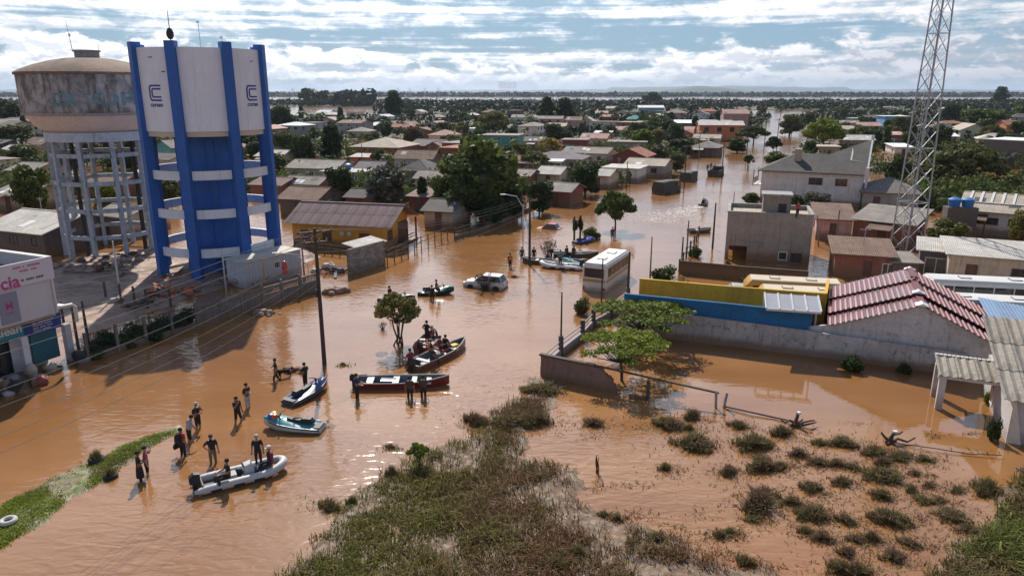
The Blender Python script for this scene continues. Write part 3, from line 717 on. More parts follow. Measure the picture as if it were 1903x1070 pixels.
def house(label, o, ang, L, W, h, kind='gable', rise=1.2, axis='x', rmat='grey', wmat='beige', ov=.45, wins=None, name='house', group='flooded houses of the town', chim=False, tank=False, storeys=None):
    t = thing(name, label, 'house' if name == 'house' else name.replace('_', ' '), o, ang, group)
    wall_mb(kind, L, W, h, rise, axis).build('wall', WM[wmat], t)
    r = roof_mb(kind, L, W, h, rise, ov, axis).build('roof', RM[rmat] if isinstance(rmat, str) else rmat, t)
    if wins is None:
        wins = []; n = max(1, int(L / 3.2)); ns = storeys or (2 if h > 4.4 else 1)
        for s in range(ns):
            dr = hr.randrange(n) if s == 0 else -1
            for i in range(n):
                u = L * (i + .5) / n
                if i == dr: wins.append(('f', u, .05, .9, 2.0, True))
                elif hr.random() < .8: wins.append(('f', u, 1.0 + 2.7 * s, hr.choice((1.0, 1.3, .8)), 1.0, False))
            for i in range(max(1, int(W / 4))): 
                if hr.random() < .7: wins.append((hr.choice('rl'), W * (i + .5) / max(1, int(W / 4)), 1.0 + 2.7 * s, 1.0, 1.0, False))
    fm = FRW if hr.random() < .5 else FRB
    for w in wins:
        if w[2] + w[4] > h + .3: continue
        opening(t, w[0], w[1], w[2], w[3], w[4], L, W, FRB if w[5] else fm, DOORM if w[5] else GL, w[5])
    if kind == 'gable' and axis == 'x' and L > 6:
        s_ = rise / (W / 2); th_ = atan2(s_, 1)
        for q in range(hr.randrange(1, 4)):                                  # odd sheets: newer or older than the rest
            x_, y_, w_, l_ = hr.uniform(.2, L - 1.6), hr.uniform(.1, W * .25), hr.uniform(.7, 1.3), hr.uniform(1.0, W * .22)
            m = MB(); m.box(0, 0, .105, w_, l_, .125); o = m.build('roof_sheet', RM[hr.choice(('pale', 'grey', 'dark', 'white'))], r); o.location = (x_, y_, h + s_ * y_); o.rotation_euler = (th_, 0, 0)
    if hr.random() < .38 and L > 6:                                          # lean-to awning on posts
        x_, l_ = hr.uniform(0, L * .4), hr.uniform(2.5, L * .5); m = MB()
        m.add([(x_, -2.2, 2.0), (x_ + l_, -2.2, 2.0), (x_ + l_, -.03, 2.45), (x_, -.03, 2.45), (x_, -2.2, 2.08), (x_ + l_, -2.2, 2.08), (x_ + l_, -.03, 2.53), (x_, -.03, 2.53)], [(0, 3, 2, 1), (4, 5, 6, 7), (0, 1, 5, 4), (1, 2, 6, 5), (2, 3, 7, 6), (3, 0, 4, 7)])
        aw = m.build('awning', RM[hr.choice(('pale', 'grey', 'brown'))], t)
        for xx_ in (x_ + .1, x_ + l_ - .1): m = MB(); m.box(xx_ - .06, -2.15, -.5, xx_ + .06, -2.03, 1.99); m.build('awning_post', FRB, aw)
    if hr.random() < .5:
        x_ = hr.uniform(.15, .85) * L; m = MB(); m.tube([(x_, W * .5, h), (x_, W * .5, h + rise + 1.6)], .03, 4); m.beam((x_ - .5, W * .5, h + rise + 1.4), (x_ + .5, W * .5, h + rise + 1.4), .03, .03); m.build('aerial', STEEL, r)
    if chim:
        cx_ = L * hr.uniform(.2, .8); m = MB(); m.box(cx_ - .3, W * .62, h - .2, cx_ + .3, W * .62 + .6, h + rise + .7); m.box(cx_ - .4, W * .62 - .1, h + rise + .7, cx_ + .4, W * .62 + .7, h + rise + .85); m.build('chimney', WM['brick'], r)
    if tank:
        m = MB(); cx_ = L * hr.uniform(.25, .75); m.lathe([(0, 0), (.55, 0), (.62, .9), (.66, .9), (.3, 1.1), (0, 1.12)], 14, c=(cx_, W * .7, h + rise * .7)); m.build('water_tank', paint('tank_blue', (.03, .16, .42), .5, .1), r, True)
    return t
def house_px(label, xc, yb, wpx, h, W=7., kind='gable', rise=1.1, axis='x', rmat='grey', wmat='beige', ang=-20, **k):
    c = G(xc, yb); a = radians(ang); L = wpx / pxm(c) * .86
    o = c - Vector((cos(a), sin(a), 0)) * L / 2
    o.z = 0
    LANDM.append((c.x, c.y, label)); return house(label, o, a, L, W, h, kind, rise, axis, rmat, wmat, **k)
TABLE = [
 ('low brick house with grey roof left of the dark street tree', 1032, 382, 66, 2.3, 6, 'gable', .9, 'x', 'grey', 'brick', -26, {}),
 ('small cream house with pale roof behind the dark street tree', 1110, 350, 50, 2.4, 6, 'gable', .9, 'x', 'pale', 'cream', -26, {}),
 ('red walled shed between the grey-green tree and the big tree', 778, 392, 46, 2.2, 5, 'shed', .5, 'x', 'maroon', 'dred', -16, {}),
 ('low dark roofed shed right behind the ochre house ridge', 668, 394, 60, 2.2, 5, 'gable', .8, 'x', 'dark', 'brick', -16, {}),
 ('long grey-roofed house right behind the blue water tower', 580, 338, 116, 2.7, 8, 'gable', 1.2, 'x', 'grey', 'beige', -14, dict(chim=True)),
 ('low white shed house with blue roof tank, behind the ochre house', 636, 346, 92, 2.6, 6, 'flat', .2, 'x', 'pale', 'white', -14, dict(tank=True)),
 ('wide house with pale tan hipped roof and brick walls', 696, 298, 112, 3.4, 14, 'hip', 2.0, 'x', 'tan', 'brick', -16, {}),
 ('brick house with dark gable end beside the big leafy tree', 806, 297, 58, 2.8, 9, 'gable', 1.7, 'y', 'maroon', 'brick', -18, {}),
 ('lavender walled house under brown tile roof', 768, 320, 86, 3.0, 7, 'gable', 1.5, 'x', 'brown', 'lav', -14, {}),
 ('house with dark hipped roof in front of the lavender house', 770, 342, 66, 2.7, 8, 'hip', 1.6, 'x', 'dark', 'grey', -14, {}),
 ('low grey-roofed house left of the big leafy tree', 798, 358, 64, 2.5, 6, 'gable', 1.0, 'x', 'grey', 'grey', -14, {}),
 ('house with slate purple roof above the round green trees', 682, 341, 56, 2.6, 7, 'gable', 1.3, 'x', 'purple', 'grey', -14, {}),
 ('tiny orange shed with pale roof beside small bright tree', 670, 309, 44, 2.2, 4, 'shed', .4, 'x', 'pale', 'orange', -14, {}),
 ('far house with bright white roof and brick gable', 682, 245, 40, 2.8, 9, 'gable', 1.2, 'x', 'white', 'brick', -18, {}),
 ('long terracotta-roofed house far beyond the tan roof', 748, 249, 50, 2.8, 7, 'gable', 1.2, 'x', 'terra', 'beige', -10, {}),
 ('far grey-roofed house near the palm trees', 664, 258, 46, 2.8, 8, 'hip', 1.3, 'x', 'grey', 'cream', -14, {}),
 ('blank teal two storey building among the roofs', 928, 285, 80, 5.0, 9, 'flat', .2, 'x', 'grey', 'teal', -12, {}),
 ('dark grey roofed house right of the teal building', 990, 280, 44, 2.8, 8, 'gable', 1.1, 'x', 'dark', 'grey', -18, {}),
 ('house with light grey roof below the white carport', 1018, 347, 50, 2.4, 7, 'gable', 1.0, 'x', 'pale', 'beige', -22, {}),
 ('small dark grey roofed house beside the big leafy tree trunk', 970, 350, 32, 2.3, 6, 'gable', .8, 'x', 'grey', 'brick', -22, {}),
 ('tan house with dark roof in the shade of the big tree', 815, 424, 66, 2.3, 6, 'gable', 1.0, 'x', 'dark', 'beige', -18, {}),
 ('long house with pale grey roof behind the white carport', 1085, 306, 100, 2.8, 9, 'gable', 1.1, 'x', 'grey', 'cream', -24, {}),
 ('dark red box house with flat roof by the yellow tree', 1067, 284, 52, 3.6, 7, 'flat', .2, 'x', 'grey', 'dred', -12, {}),
 ('pink tile roofed house behind the dark red box house', 1102, 274, 56, 2.9, 8, 'gable', 1.3, 'x', 'pink', 'cream', -20, {}),
 ('long bare dark concrete building with flat roof', 1165, 284, 80, 3.0, 8, 'flat', .2, 'x', 'grey', 'grey', -10, {}),
 ('house with red and brown gabled tile roof near the street', 1168, 312, 72, 2.7, 9, 'gable', 1.6, 'y', 'terra', 'dred', -24, {}),
 ('low house with wide tan roof at the flooded street', 1196, 330, 84, 2.5, 9, 'gable', 1.0, 'x', 'tan', 'grey', -24, {}),
 ('white flat house with dark porch at the flooded street', 1152, 338, 76, 2.6, 7, 'flat', .2, 'x', 'pale', 'white', -24, {}),
 ('orange two storey house with white windows on the far street', 1339, 262, 92, 5.6, 10, 'gable', 1.3, 'x', 'pale', 'orange', -8, dict(wins=[('f', u, z, 1.6, 1.6, False) for u in (2.5, 7, 11.5, 15) for z in (3.2,)] + [('f', 5, .1, 1.2, 2.1, True)])),
 ('tall pink house with pink tile roof behind the orange house', 1366, 242, 52, 7.5, 11, 'gable', 1.8, 'x', 'pink', 'pink', -8, {}),
 ('dark grey warehouse left of the orange house', 1268, 247, 58, 4.2, 12, 'shed', .8, 'x', 'white', 'dark', -8, {}),
 ('small terracotta roofed house in front of the dark warehouse', 1274, 264, 38, 2.6, 8, 'gable', 1.3, 'y', 'terra', 'orange', -20, {}),
 ('long tan roofed house below the orange house', 1312, 272, 54, 2.6, 8, 'gable', 1.0, 'x', 'tan', 'white', -20, {}),
 ('house with mossy grey roof at the street corner', 1307, 292, 56, 2.6, 10, 'hip', 1.3, 'x', 'grey', 'dark', -24, {}),
 ('long blue and white warehouse near the lone tree', 1210, 212, 54, 5.0, 22, 'gable', 1.6, 'x', 'white', 'blue', -6, {}),
 ('house under bright teal roof among dark trees', 1180, 233, 38, 3.2, 10, 'hip', 2.0, 'x', 'teal', 'teal', -10, {}),
 ('two storey brown roofed house far behind the yellow tree', 1065, 246, 32, 5.2, 8, 'gable', 1.4, 'x', 'brown', 'pink', -14, {}),
 ('house with weathered pink gable roof beside the brown house', 1090, 242, 28, 4.2, 8, 'gable', 1.6, 'y', 'tan', 'beige', -14, {}),
 ('pale tan roofed house left of the brown two storey house', 1033, 247, 40, 2.8, 9, 'gable', 1.2, 'x', 'tan', 'cream', -14, {}),
 ('far long house with grey and pink roof by the forest', 976, 229, 60, 3.2, 10, 'gable', 1.4, 'x', 'grey', 'white', -8, {}),
 ('little tan roofed house at the forest edge', 1118, 219, 26, 3.2, 10, 'gable', 1.3, 'x', 'tan', 'cream', -6, {}),
 ('little white house at the forest edge', 1157, 219, 24, 3.6, 9, 'gable', 1.4, 'y', 'grey', 'white', -10, {}),
 ('shed with red and white striped awning roof', 1115, 264, 34, 2.6, 7, 'shed', .9, 'x', 'white', 'pink', -20, {}),
 ('grey roofed house with chimney behind the white house', 1590, 280, 70, 3.2, 8, 'gable', 1.2, 'x', 'pale', 'grey', -10, dict(chim=True)),
 ('long pink wall house beside the grey chimney house', 1653, 270, 52, 3.4, 9, 'gable', .8, 'x', 'pink', 'maroonw', -8, {}),
 ('white and blue two storey house left of the mast', 1665, 242, 52, 6.2, 10, 'flat', .2, 'x', 'white', 'blue', -6, {}),
 ('plain grey house far left of the mast', 1595, 236, 26, 4.2, 9, 'flat', .2, 'x', 'pale', 'grey', -6, {}),
 ('house with dark porch roof beside the white and blue house', 1624, 234, 36, 4.2, 9, 'gable', 1.2, 'x', 'dark', 'dark', -6, {}),
 ('long tan tile roofed house behind the green street trees', 1615, 247, 46, 3.0, 9, 'gable', 1.3, 'x', 'pink', 'beige', -8, {}),
 ('far small white roofed house beyond the mast', 1650, 206, 22, 3.6, 10, 'flat', .2, 'x', 'white', 'white', -5, {}),
 ('beige gabled house far right of the mast', 1808, 264, 54, 4.2, 11, 'gable', 2.0, 'y', 'tan', 'cream', -12, {}),
 ('light grey roofed shed right of the mast', 1755, 272, 48, 3.2, 10, 'gable', .9, 'x', 'white', 'grey', -12, {}),
 ('terracotta house at the frame edge far right', 1880, 257, 28, 5.0, 9, 'gable', 1.6, 'x', 'terra', 'orange', -10, {}),
 ('cream low house far behind the dark round tree', 1788, 226, 30, 3.0, 9, 'gable', .8, 'x', 'tan', 'cream', -8, {}),
 ('far house under a green roof', 1789, 206, 26, 3.4, 12, 'gable', 1.4, 'x', 'green', 'green' if False else 'white', -5, {}),
 ('low white roofed shed left of the wide acacia', 1678, 291, 36, 2.6, 8, 'shed', .4, 'x', 'white', 'white', -10, {}),
 ('small tan house behind the round ball tree', 1540, 293, 40, 2.8, 7, 'flat', .2, 'x', 'tan', 'beige', -14, {}),
 ('house with grey hipped roof beside the white house', 1652, 392, 108, 2.8, 8, 'hip', 1.7, 'x', 'grey', 'grey', -20, {}),
 ('pink walled shed with brown sheet roof below the white house', 1547, 447, 70, 2.6, 6, 'shed', .9, 'x', 'brown', 'pink', -18, {}),
 ('beige house with grey gable roof far left behind the old tower', 62, 292, 52, 3.4, 9, 'gable', 1.6, 'x', 'brown', 'beige', -14, {}),
 ('pale roofed house at the far left frame edge', 16, 300, 46, 2.6, 8, 'gable', 1.2, 'x', 'pale', 'beige', -14, {}),
 ('teal walled gabled house seen between the two towers', 306, 304, 44, 4.0, 9, 'gable', 1.6, 'y', 'grey', 'teal', -18, {}),
 ('pale roofed shed between the two towers', 280, 345, 60, 2.5, 7, 'gable', 1.0, 'x', 'white', 'white', -14, {}),
 ('low grey roofed house left of the small tree, behind old tower', 40, 342, 70, 2.6, 8, 'gable', 1.1, 'x', 'grey', 'beige', -16, {}),
 ('brown roofed house with cluttered yard behind the old tower legs', 190, 372, 90, 2.6, 8, 'gable', 1.2, 'x', 'brown', 'brick', -18, {}),
 ('long pale grey roofed shed under the old water tower', 30, 470, 190, 2.5, 10, 'gable', 1.3, 'x', 'pale', 'dark', -22, {}),
 ('windowed shed with pale roof behind the old tower legs', 205, 441, 90, 2.4, 7, 'gable', 1.0, 'x', 'grey', 'beige', -20, {}),
 ('flat roofed brick shed right of the blue tower', 496, 372, 74, 2.5, 7, 'gable', .8, 'x', 'maroon', 'brick', -16, {}),
 ('brown roofed house tucked behind the ochre house', 556, 402, 90, 2.5, 7, 'gable', 1.2, 'x', 'brown', 'dark', -16, {}),
 ('grey roofed house by the green hedge right of the tower', 560, 370, 84, 2.5, 6, 'gable', .9, 'x', 'grey', 'brick', -14, {}),
 ('pale roofed house far right of the blue tower', 500, 312, 60, 2.7, 8, 'gable', 1.1, 'x', 'pale', 'beige', -14, {}),
 ('long grey roof house at left frame edge above the pharmacy', 18, 392, 90, 2.4, 8, 'gable', 1.0, 'x', 'grey', 'beige', -16, {}),
]
for (lb, xc, yb, wp, h, Wd, kd, rs, ax, rm_, wm_, ag, kw) in TABLE:
    house_px(lb, xc, yb, wp, h, Wd, kd, rs, ax, rm_, wm_, ag, **kw)

# ochre house with the timber porch
def ochre_house():
    p0 = G(546, 456); p1 = G(713, 465); d = p1 - p0; L = d.length; a = atan2(d.y, d.x); Wd, h, rise = 7.2, 2.95, 1.55
    t = thing('house', 'ochre yellow house with mauve sheet roof and timber porch', 'house', p0, a)
    wall = wall_mb('gable', L, Wd, h, rise, 'x').build('wall', WM['yellow'], t)
    RMV = roofing('mauve_sheet_roof', (0.215, 0.15, 0.145), .28, .5, 0, rib=.2)
    s = rise / (Wd / 2); ov = .7; nx = 11; e0 = h - s * ov
    slope = hypot(Wd / 2 + ov, rise + s * ov); th = atan2(rise + s * ov, Wd / 2 + ov)
    r = None
    xx = [-ov + (L + 2 * ov + .6) * i / nx for i in range(nx + 1)]; w = xx[1] - xx[0]
    me = {}
    for j in range(2):
        l = slope / 2 + .08; m = MB()
        rings = []
        nseg = 10
        for k in range(nseg + 1):
            x = (w + .03) * k / nseg; zz = .025 * cos(2 * pi * k / 2)
            rings.append([(x, 0, zz), (x, l, zz), (x, l, zz + .03), (x, 0, zz + .03)])
        m.loft(rings); me[j] = m.mesh('roof_sheet', RMV)
    rf = bpy.data.objects.new('roof', None); COL.objects.link(rf); rf.parent = t
    for side in (0, 1):
        for j in range(2):
            for i in range(nx):
                o = link('roof_sheet', me[j], rf)
                y0 = (-ov if side == 0 else Wd + ov); f = slope / 2 * j
                if side == 0: o.location = (xx[i], -ov + f * cos(th), e0 + f * sin(th) + .05 + .02 * j); o.rotation_euler = (th, 0, 0)
                else: o.location = (xx[i] + w, Wd + ov - f * cos(th), e0 + f * sin(th) + .05 + .02 * j); o.rotation_euler = (th, 0, pi)
    m = MB(); m.box(-ov, Wd / 2 - .18, h + rise + .06, L + ov + .6, Wd / 2 + .18, h + rise + .14); m.build('ridge_cap', RMV, rf)
    for u, w_, z, hh in ((1.6, 1.1, .75, 1.2), (4.3, 1.1, .75, 1.2), (8.9, 1.25, .6, 1.2)): opening(t, 'f', u, z, w_, hh, L, Wd, FRB, DOORM)
    for u in (6.2, 7.1):
        m = MB(); m.lathe([(0, 0), (.24, .02), (.26, .06), (0, .07)], 12, T=Matrix.Translation((u, -.06, 1.7)) @ Matrix.Rotation(pi / 2, 4, 'X')); m.build('vent', STEEL, t)
    opening(t, 'r', 1.9, .75, 1.3, 1.2, L, Wd, FRB, DOORM)
    m = MB(); m.box(L + .02, 4.3, .1, L + .03, 6.9, 2.4); m.build('porch_recess', paint('porch_shadow_timber', (.10, .055, .03)), t)  # flat dark panel on the wall, its colour standing in for porch shade
    for y in (4.2, 7.0):
        m = MB(); m.box(L + 1.1, y - .09, -.4, L + 1.28, y + .09, h - .25); m.build('porch_post', FRB, t)
    for z in (.5, .85): 
        m = MB(); m.box(L + 1.14, 4.3, z, L + 1.22, 6.9, z + .1); m.build('porch_rail', FRB, t)
    m = MB(); m.box(L + .01, 4.1, -.2, L + 1.4, 7.1, .2); m.build('porch_floor', FRB, t)
ochre_house()

# white house with the steep dark roof
def white_house():
    p0 = G(1411, 374); p1 = G(1597, 386); d = p1 - p0; L = d.length; a = atan2(d.y, d.x); Wd, h = 10.0, 5.0
    t = thing('house', 'white two storey house with broad dark grey roof and white parapet', 'house', p0, a)
    WW = WM['white']
    m = wall_mb('flat', L, Wd, h, 0, 'x'); m.build('wall', WW, t)
    dk = RM['dark']; rt = bpy.data.objects.new('roof', None); COL.objects.link(rt); rt.parent = t
    A, B, C, D = (-.6, -.6, h - .08), (L + .35, -.6, h - .08), (L + .35, Wd + .6, h - .08), (-.6, Wd + .6, h - .08); Pk, Q, R_ = (L * .30, Wd * .5, h + 2.4), (L * .64, Wd * .5, h + 2.4), (L + .35, Wd * .72, h + 4.7)
    for nm, f in (('front_slope', [A, B, Q, Pk]), ('wing_slope', [B, R_, Q]), ('back_slope', [Pk, Q, R_, C, D]), ('hip_slope', [D, A, Pk])):
        m = MB(); k = len(f); m.add([Vector(v) + Vector((0, 0, .12)) for v in f] + [Vector(v) for v in f], [tuple(range(k)), tuple(range(k, 2 * k))[::-1]] + [(i, (i + 1) % k, k + (i + 1) % k, k + i) for i in range(k)]); m.build(nm, dk, rt)
    m = MB(); m.add([(L + .3, -.5, h - .06), (L + .3, Wd + .5, h - .06), (L + .3, Wd * .72, h + 4.55), (L + .1, -.5, h - .06), (L + .1, Wd + .5, h - .06), (L + .1, Wd * .72, h + 4.55)], [(0, 1, 2), (5, 4, 3), (0, 3, 4, 1), (1, 4, 5, 2), (2, 5, 3, 0)]); m.build('gable_wall', WW, t)
    x1 = L + .4
    m = MB(); m.beam((x1 + .1, -.6, h + .1), (x1 + .1, Wd * .72, h + 4.85), .25, .5); m.build('parapet', FRW, rt)
    m = MB(); m.box(x1 - .1, Wd * .72 - .3, h + 4.2, x1 + .35, Wd * .72 + .2, h + 5.5); m.build('parapet_pier', FRW, rt)
    m = MB(); m.box(x1 - .2, -1.0, h - .6, x1 + .35, -.62, h + 1.1); m.build('parapet_pier', FRW, rt)
    m = MB(); m.beam((L * .86, Wd * .3, h + 1.75), (L * .86, Wd * .62, h + 3.6), .22, .3); m.build('parapet', FRW, rt); m = MB(); m.beam((L * .86, Wd * .3, h + 1.75), (L + .1, Wd * .22, h + 1.5), .22, .3); m.build('parapet', FRW, rt)
    m = MB(); m.box(L * .30, Wd * .25, h + .6, L * .30 + 1.0, Wd * .25 + .8, h + 3.3); m.build('chimney', WM['beige'], rt)
    for u, w_ in ((L * .55, 2.0), (L * .80, 1.7)): opening(t, 'f', u, 3.1, w_, 1.1, L, Wd, FRB, GL)
    opening(t, 'f', L * .2, .6, 1.4, 1.2, L, Wd, FRB, GL)
    # balcony on the street side
    m = MB(); m.box(-1.5, 1, 2.4, -.005, 6, 2.6); m.build('balcony_slab', WW, t)
    for y in (1.1, 2.3, 3.5, 4.7, 5.9):
        m = MB(); m.box(-1.45, y - .06, 2.6, -1.33, y + .06, h - .1 if y in (1.1, 5.9) else 3.5); m.build('balcony_post', FRB, t)
    m = MB(); m.box(-1.46, 1, 3.5, -1.32, 6, 3.6); m.build('balcony_rail', FRB, t)
    m = MB(); m.tube([(L + .5, -.4, h), (L + .5, -.4, -.4)], .16, 8); m.build('downpipe', FRW, t)
white_house()

# raw cement two storey building
def cement_building():
    p0 = G(1346, 481); p1 = G(1503, 491); d = p1 - p0; L = d.length; a = atan2(d.y, d.x); Wd, h = 6.2, 5.0
    t = thing('building', 'bare cement two storey building with roof parapet and tank room', 'building', p0, a)
    CEM = wm('bare_cement_render', (0.29, 0.245, 0.205), streak=.45, spot=.3, var=.2)
    m = MB(); m.box(0, 0, 1.5, L, .2, h); m.box(0, Wd - .2, -.5, L, Wd, h); m.box(0, .2, 1.5, .2, Wd - .2, h); m.box(L - .2, .2, -.5, L, Wd - .2, h)
    m.box(2.2, 0, -.5, L, .2, 1.5); m.box(.0, .0, -.5, .35, .3, 1.5)
    wall = m.build('wall', CEM, t)
    m = MB(); m.box(.2, .2, 1.5, L - .2, Wd - .2, 1.7); m.build('floor_slab', CEM, t)
    m = MB(); m.box(.2, .2, h - .55, L - .2, Wd - .2, h - .35); r = m.build('roof', RM['tan'], t)
    for (b0, b1, b2, b3) in ((-.06, -.06, L + .06, .26), (-.06, Wd - .26, L + .06, Wd + .06), (-.06, .26, .26, Wd - .26), (L - .26, .26, L + .06, Wd - .26)):
        m = MB(); m.box(b0, b1, h + .004, b2, b3, h + .12); m.build('parapet_cap', GREYC, t)
    TK = wm('tank_room_cement', (.22, .19, .16), streak=.6)
    m = MB(); m.box(3.4, .7, h - .34, 6.1, 3.2, h + 1.75); tk = m.build('tank_room', TK, t)
    m = MB(); m.box(3.25, .55, h + 1.753, 6.25, 3.35, h + 1.95); m.build('tank_room_lid', GREYC, tk)
    m = MB(); m.box(4.9, .69, h + .1, 5.7, .72, h + 1.0); m.build('tank_room_hatch', BLACKM, tk)
    opening(t, 'f', L - 2.6, .25, .9, .9, L, Wd, FRW, GL); opening(t, 'f', L - 1.3, .1, 1.1, 1.0, L, Wd, FRB, GL)
    opening(t, 'r', 3.0, 2.4, 1.1, 1.1, L, Wd, FRW, GL)
cement_building()
# the wall in front of it, overgrown
def run_wall(name, label, pts, h, mat, th=.2, cap=None, cat='wall', zb=-.5, posts=None, postm=None, group=None, hs=None):
    """a wall following ground points; one panel object for each straight run"""
    P = [Vector((p[0], p[1], 0)) for p in pts]; t = thing(name, label, cat, P[0], 0, group)
    for i in range(len(P) - 1):
        a, b = P[i] - P[0], P[i + 1] - P[0]; h0 = hs[i] if hs else h; h1 = hs[i + 1] if hs else h
        d = (b - a).normalized(); n = Vector((-d.y, d.x, 0)) * th / 2
        m = MB(); m.add([a - n + Vector((0, 0, zb)), b - n + Vector((0, 0, zb)), b + n + Vector((0, 0, zb)), a + n + Vector((0, 0, zb)), a - n + Vector((0, 0, h0)), b - n + Vector((0, 0, h1)), b + n + Vector((0, 0, h1)), a + n + Vector((0, 0, h0))],
                        [(0, 3, 2, 1), (4, 5, 6, 7), (0, 1, 5, 4), (1, 2, 6, 5), (2, 3, 7, 6), (3, 0, 4, 7)])
        m.build('wall_panel', mat, t)
        if cap is not None:
            m = MB(); m.beam(a + Vector((0, 0, h0 + .053)), b + Vector((0, 0, h1 + .053)), th + .1, .1); m.build('coping', cap, t)
    if posts:
        for q in posts:
            q = Vector((q[0], q[1], 0)) - P[0]; m = MB(); m.box(q.x - .13, q.y - .13, zb, q.x + .13, q.y + .13, h + .25); m.build('post', postm or mat, t)
    return t
def gp(*q): return [(p.x, p.y) for p in (G(*k) for k in q)]
run_wall('wall', 'dark creeper-stained brick wall in front of the cement building', gp((1262, 508), (1385, 520), (1500, 529)), 1.3, wm('creeper_dark_brick', (.10, .062, .045), spot=.7), cap=None)
BW = wm('deep_blue_wall_paint', (.02, .135, .30), streak=.22, spot=.15, mud=0, var=.2)
gb = gp((1150, 617), (1210, 624), (1490, 659), (1790, 698))
bk = Vector((.33, .94, 0)) * .35
def on_line(px, a, b):
    """ground point on the line a-b seen in photo column px"""
    lo, hi = -3.0, 4.0
    f = lambda t: proj((a[0] + (b[0] - a[0]) * t, a[1] + (b[1] - a[1]) * t, 0))[0] - px
    for _ in range(50):
        md = (lo + hi) / 2
        if f(md) < 0: lo = md
        else: hi = md
    return Vector((a[0] + (b[0] - a[0]) * lo, a[1] + (b[1] - a[1]) * lo, 0))
ba, bb = (gb[1][0] + bk.x, gb[1][1] + bk.y), (gb[2][0] + bk.x, gb[2][1] + bk.y)
bl = [on_line(1158, ba, bb), on_line(1343, ba, bb), on_line(1497, ba, bb)]
bhs = [ZT(bl[0], 545), ZT(bl[1], 563), ZT(bl[2], 580)]
bl.append(bl[2] + Vector((.42, .9, 0)).normalized() * 5.0); bhs.append(bhs[2] - .1)
run_wall('wall', 'deep blue wall rising above the long whitewashed wall', [(p.x, p.y) for p in bl], 3.3, BW, .2, hs=bhs)
ys = [on_line(1186, (ba[0] + 1.5, ba[1] + 4.1), (bb[0] + 1.5, bb[1] + 4.1)), on_line(1343, (ba[0] + 1.5, ba[1] + 4.1), (bb[0] + 1.5, bb[1] + 4.1)), on_line(1525, (ba[0] + 1.5, ba[1] + 4.1), (bb[0] + 1.5, bb[1] + 4.1))]
yhs = [ZT(ys[0], 517), ZT(ys[1], 531), ZT(ys[2], 545)]; ys.append(ys[2] + Vector((1.9, 4, 0))); yhs.append(yhs[2])
run_wall('wall', 'ochre yellow yard wall behind the blue wall', [(p.x, p.y) for p in ys], 3.3, wm('ochre_wall_paint', (.56, .32, .03), streak=.25, spot=.2, mud=.4), .22, hs=yhs)
GW = wm('peeling_whitewash', (.46, .43, .42), streak=.5, spot=.55, var=.22, mud=.8, mudz=.75)
run_wall('wall', 'long peeling whitewashed wall along the flooded lot', gb, 1.95, GW, .22, hs=[1.95, 1.95, 1.75, 1.45])

# awning of four panes over the yard between the two walls
def awning():
    a = G(1424, 573, 3.2); b = G(1527, 580, 3.2); d = (b - a); L = d.length; ang = atan2(d.y, d.x)
    t = thing('awning', 'pale awning of four panels behind the blue wall', 'awning', (a.x, a.y, 0), ang)
    mt = paint('cloudy_polycarbonate', (.40, .40, .43), .3, .08, 1); n = 4; w = L / n
    for i in range(n):
        m = MB(); m.add([(w * i + .05, .12, 3.2), (w * (i + 1) - .05, .12, 3.2), (w * (i + 1) - .05, 1.9, 3.75), (w * i + .05, 1.9, 3.75), (w * i + .05, .12, 3.16), (w * (i + 1) - .05, .12, 3.16), (w * (i + 1) - .05, 1.9, 3.71), (w * i + .05, 1.9, 3.71)],
                        [(0, 1, 2, 3), (7, 6, 5, 4), (0, 4, 5, 1), (1, 5, 6, 2), (2, 6, 7, 3), (3, 7, 4, 0)]); m.build('panel', mt, t)
    for i in range(n + 1):
        m = MB(); m.beam((w * i, .1, 3.2), (w * i, 1.95, 3.77), .1, .1); m.build('rafter', FRW, t)
        m = MB(); m.box(w * i - .05, 1.8, -.4, w * i + .05, 1.9, 3.68); m.build('post', FRW, t)
    m = MB(); m.box(0, .02, 3.05, L, .1, 3.2); m.build('gutter', FRW, t)
awning()

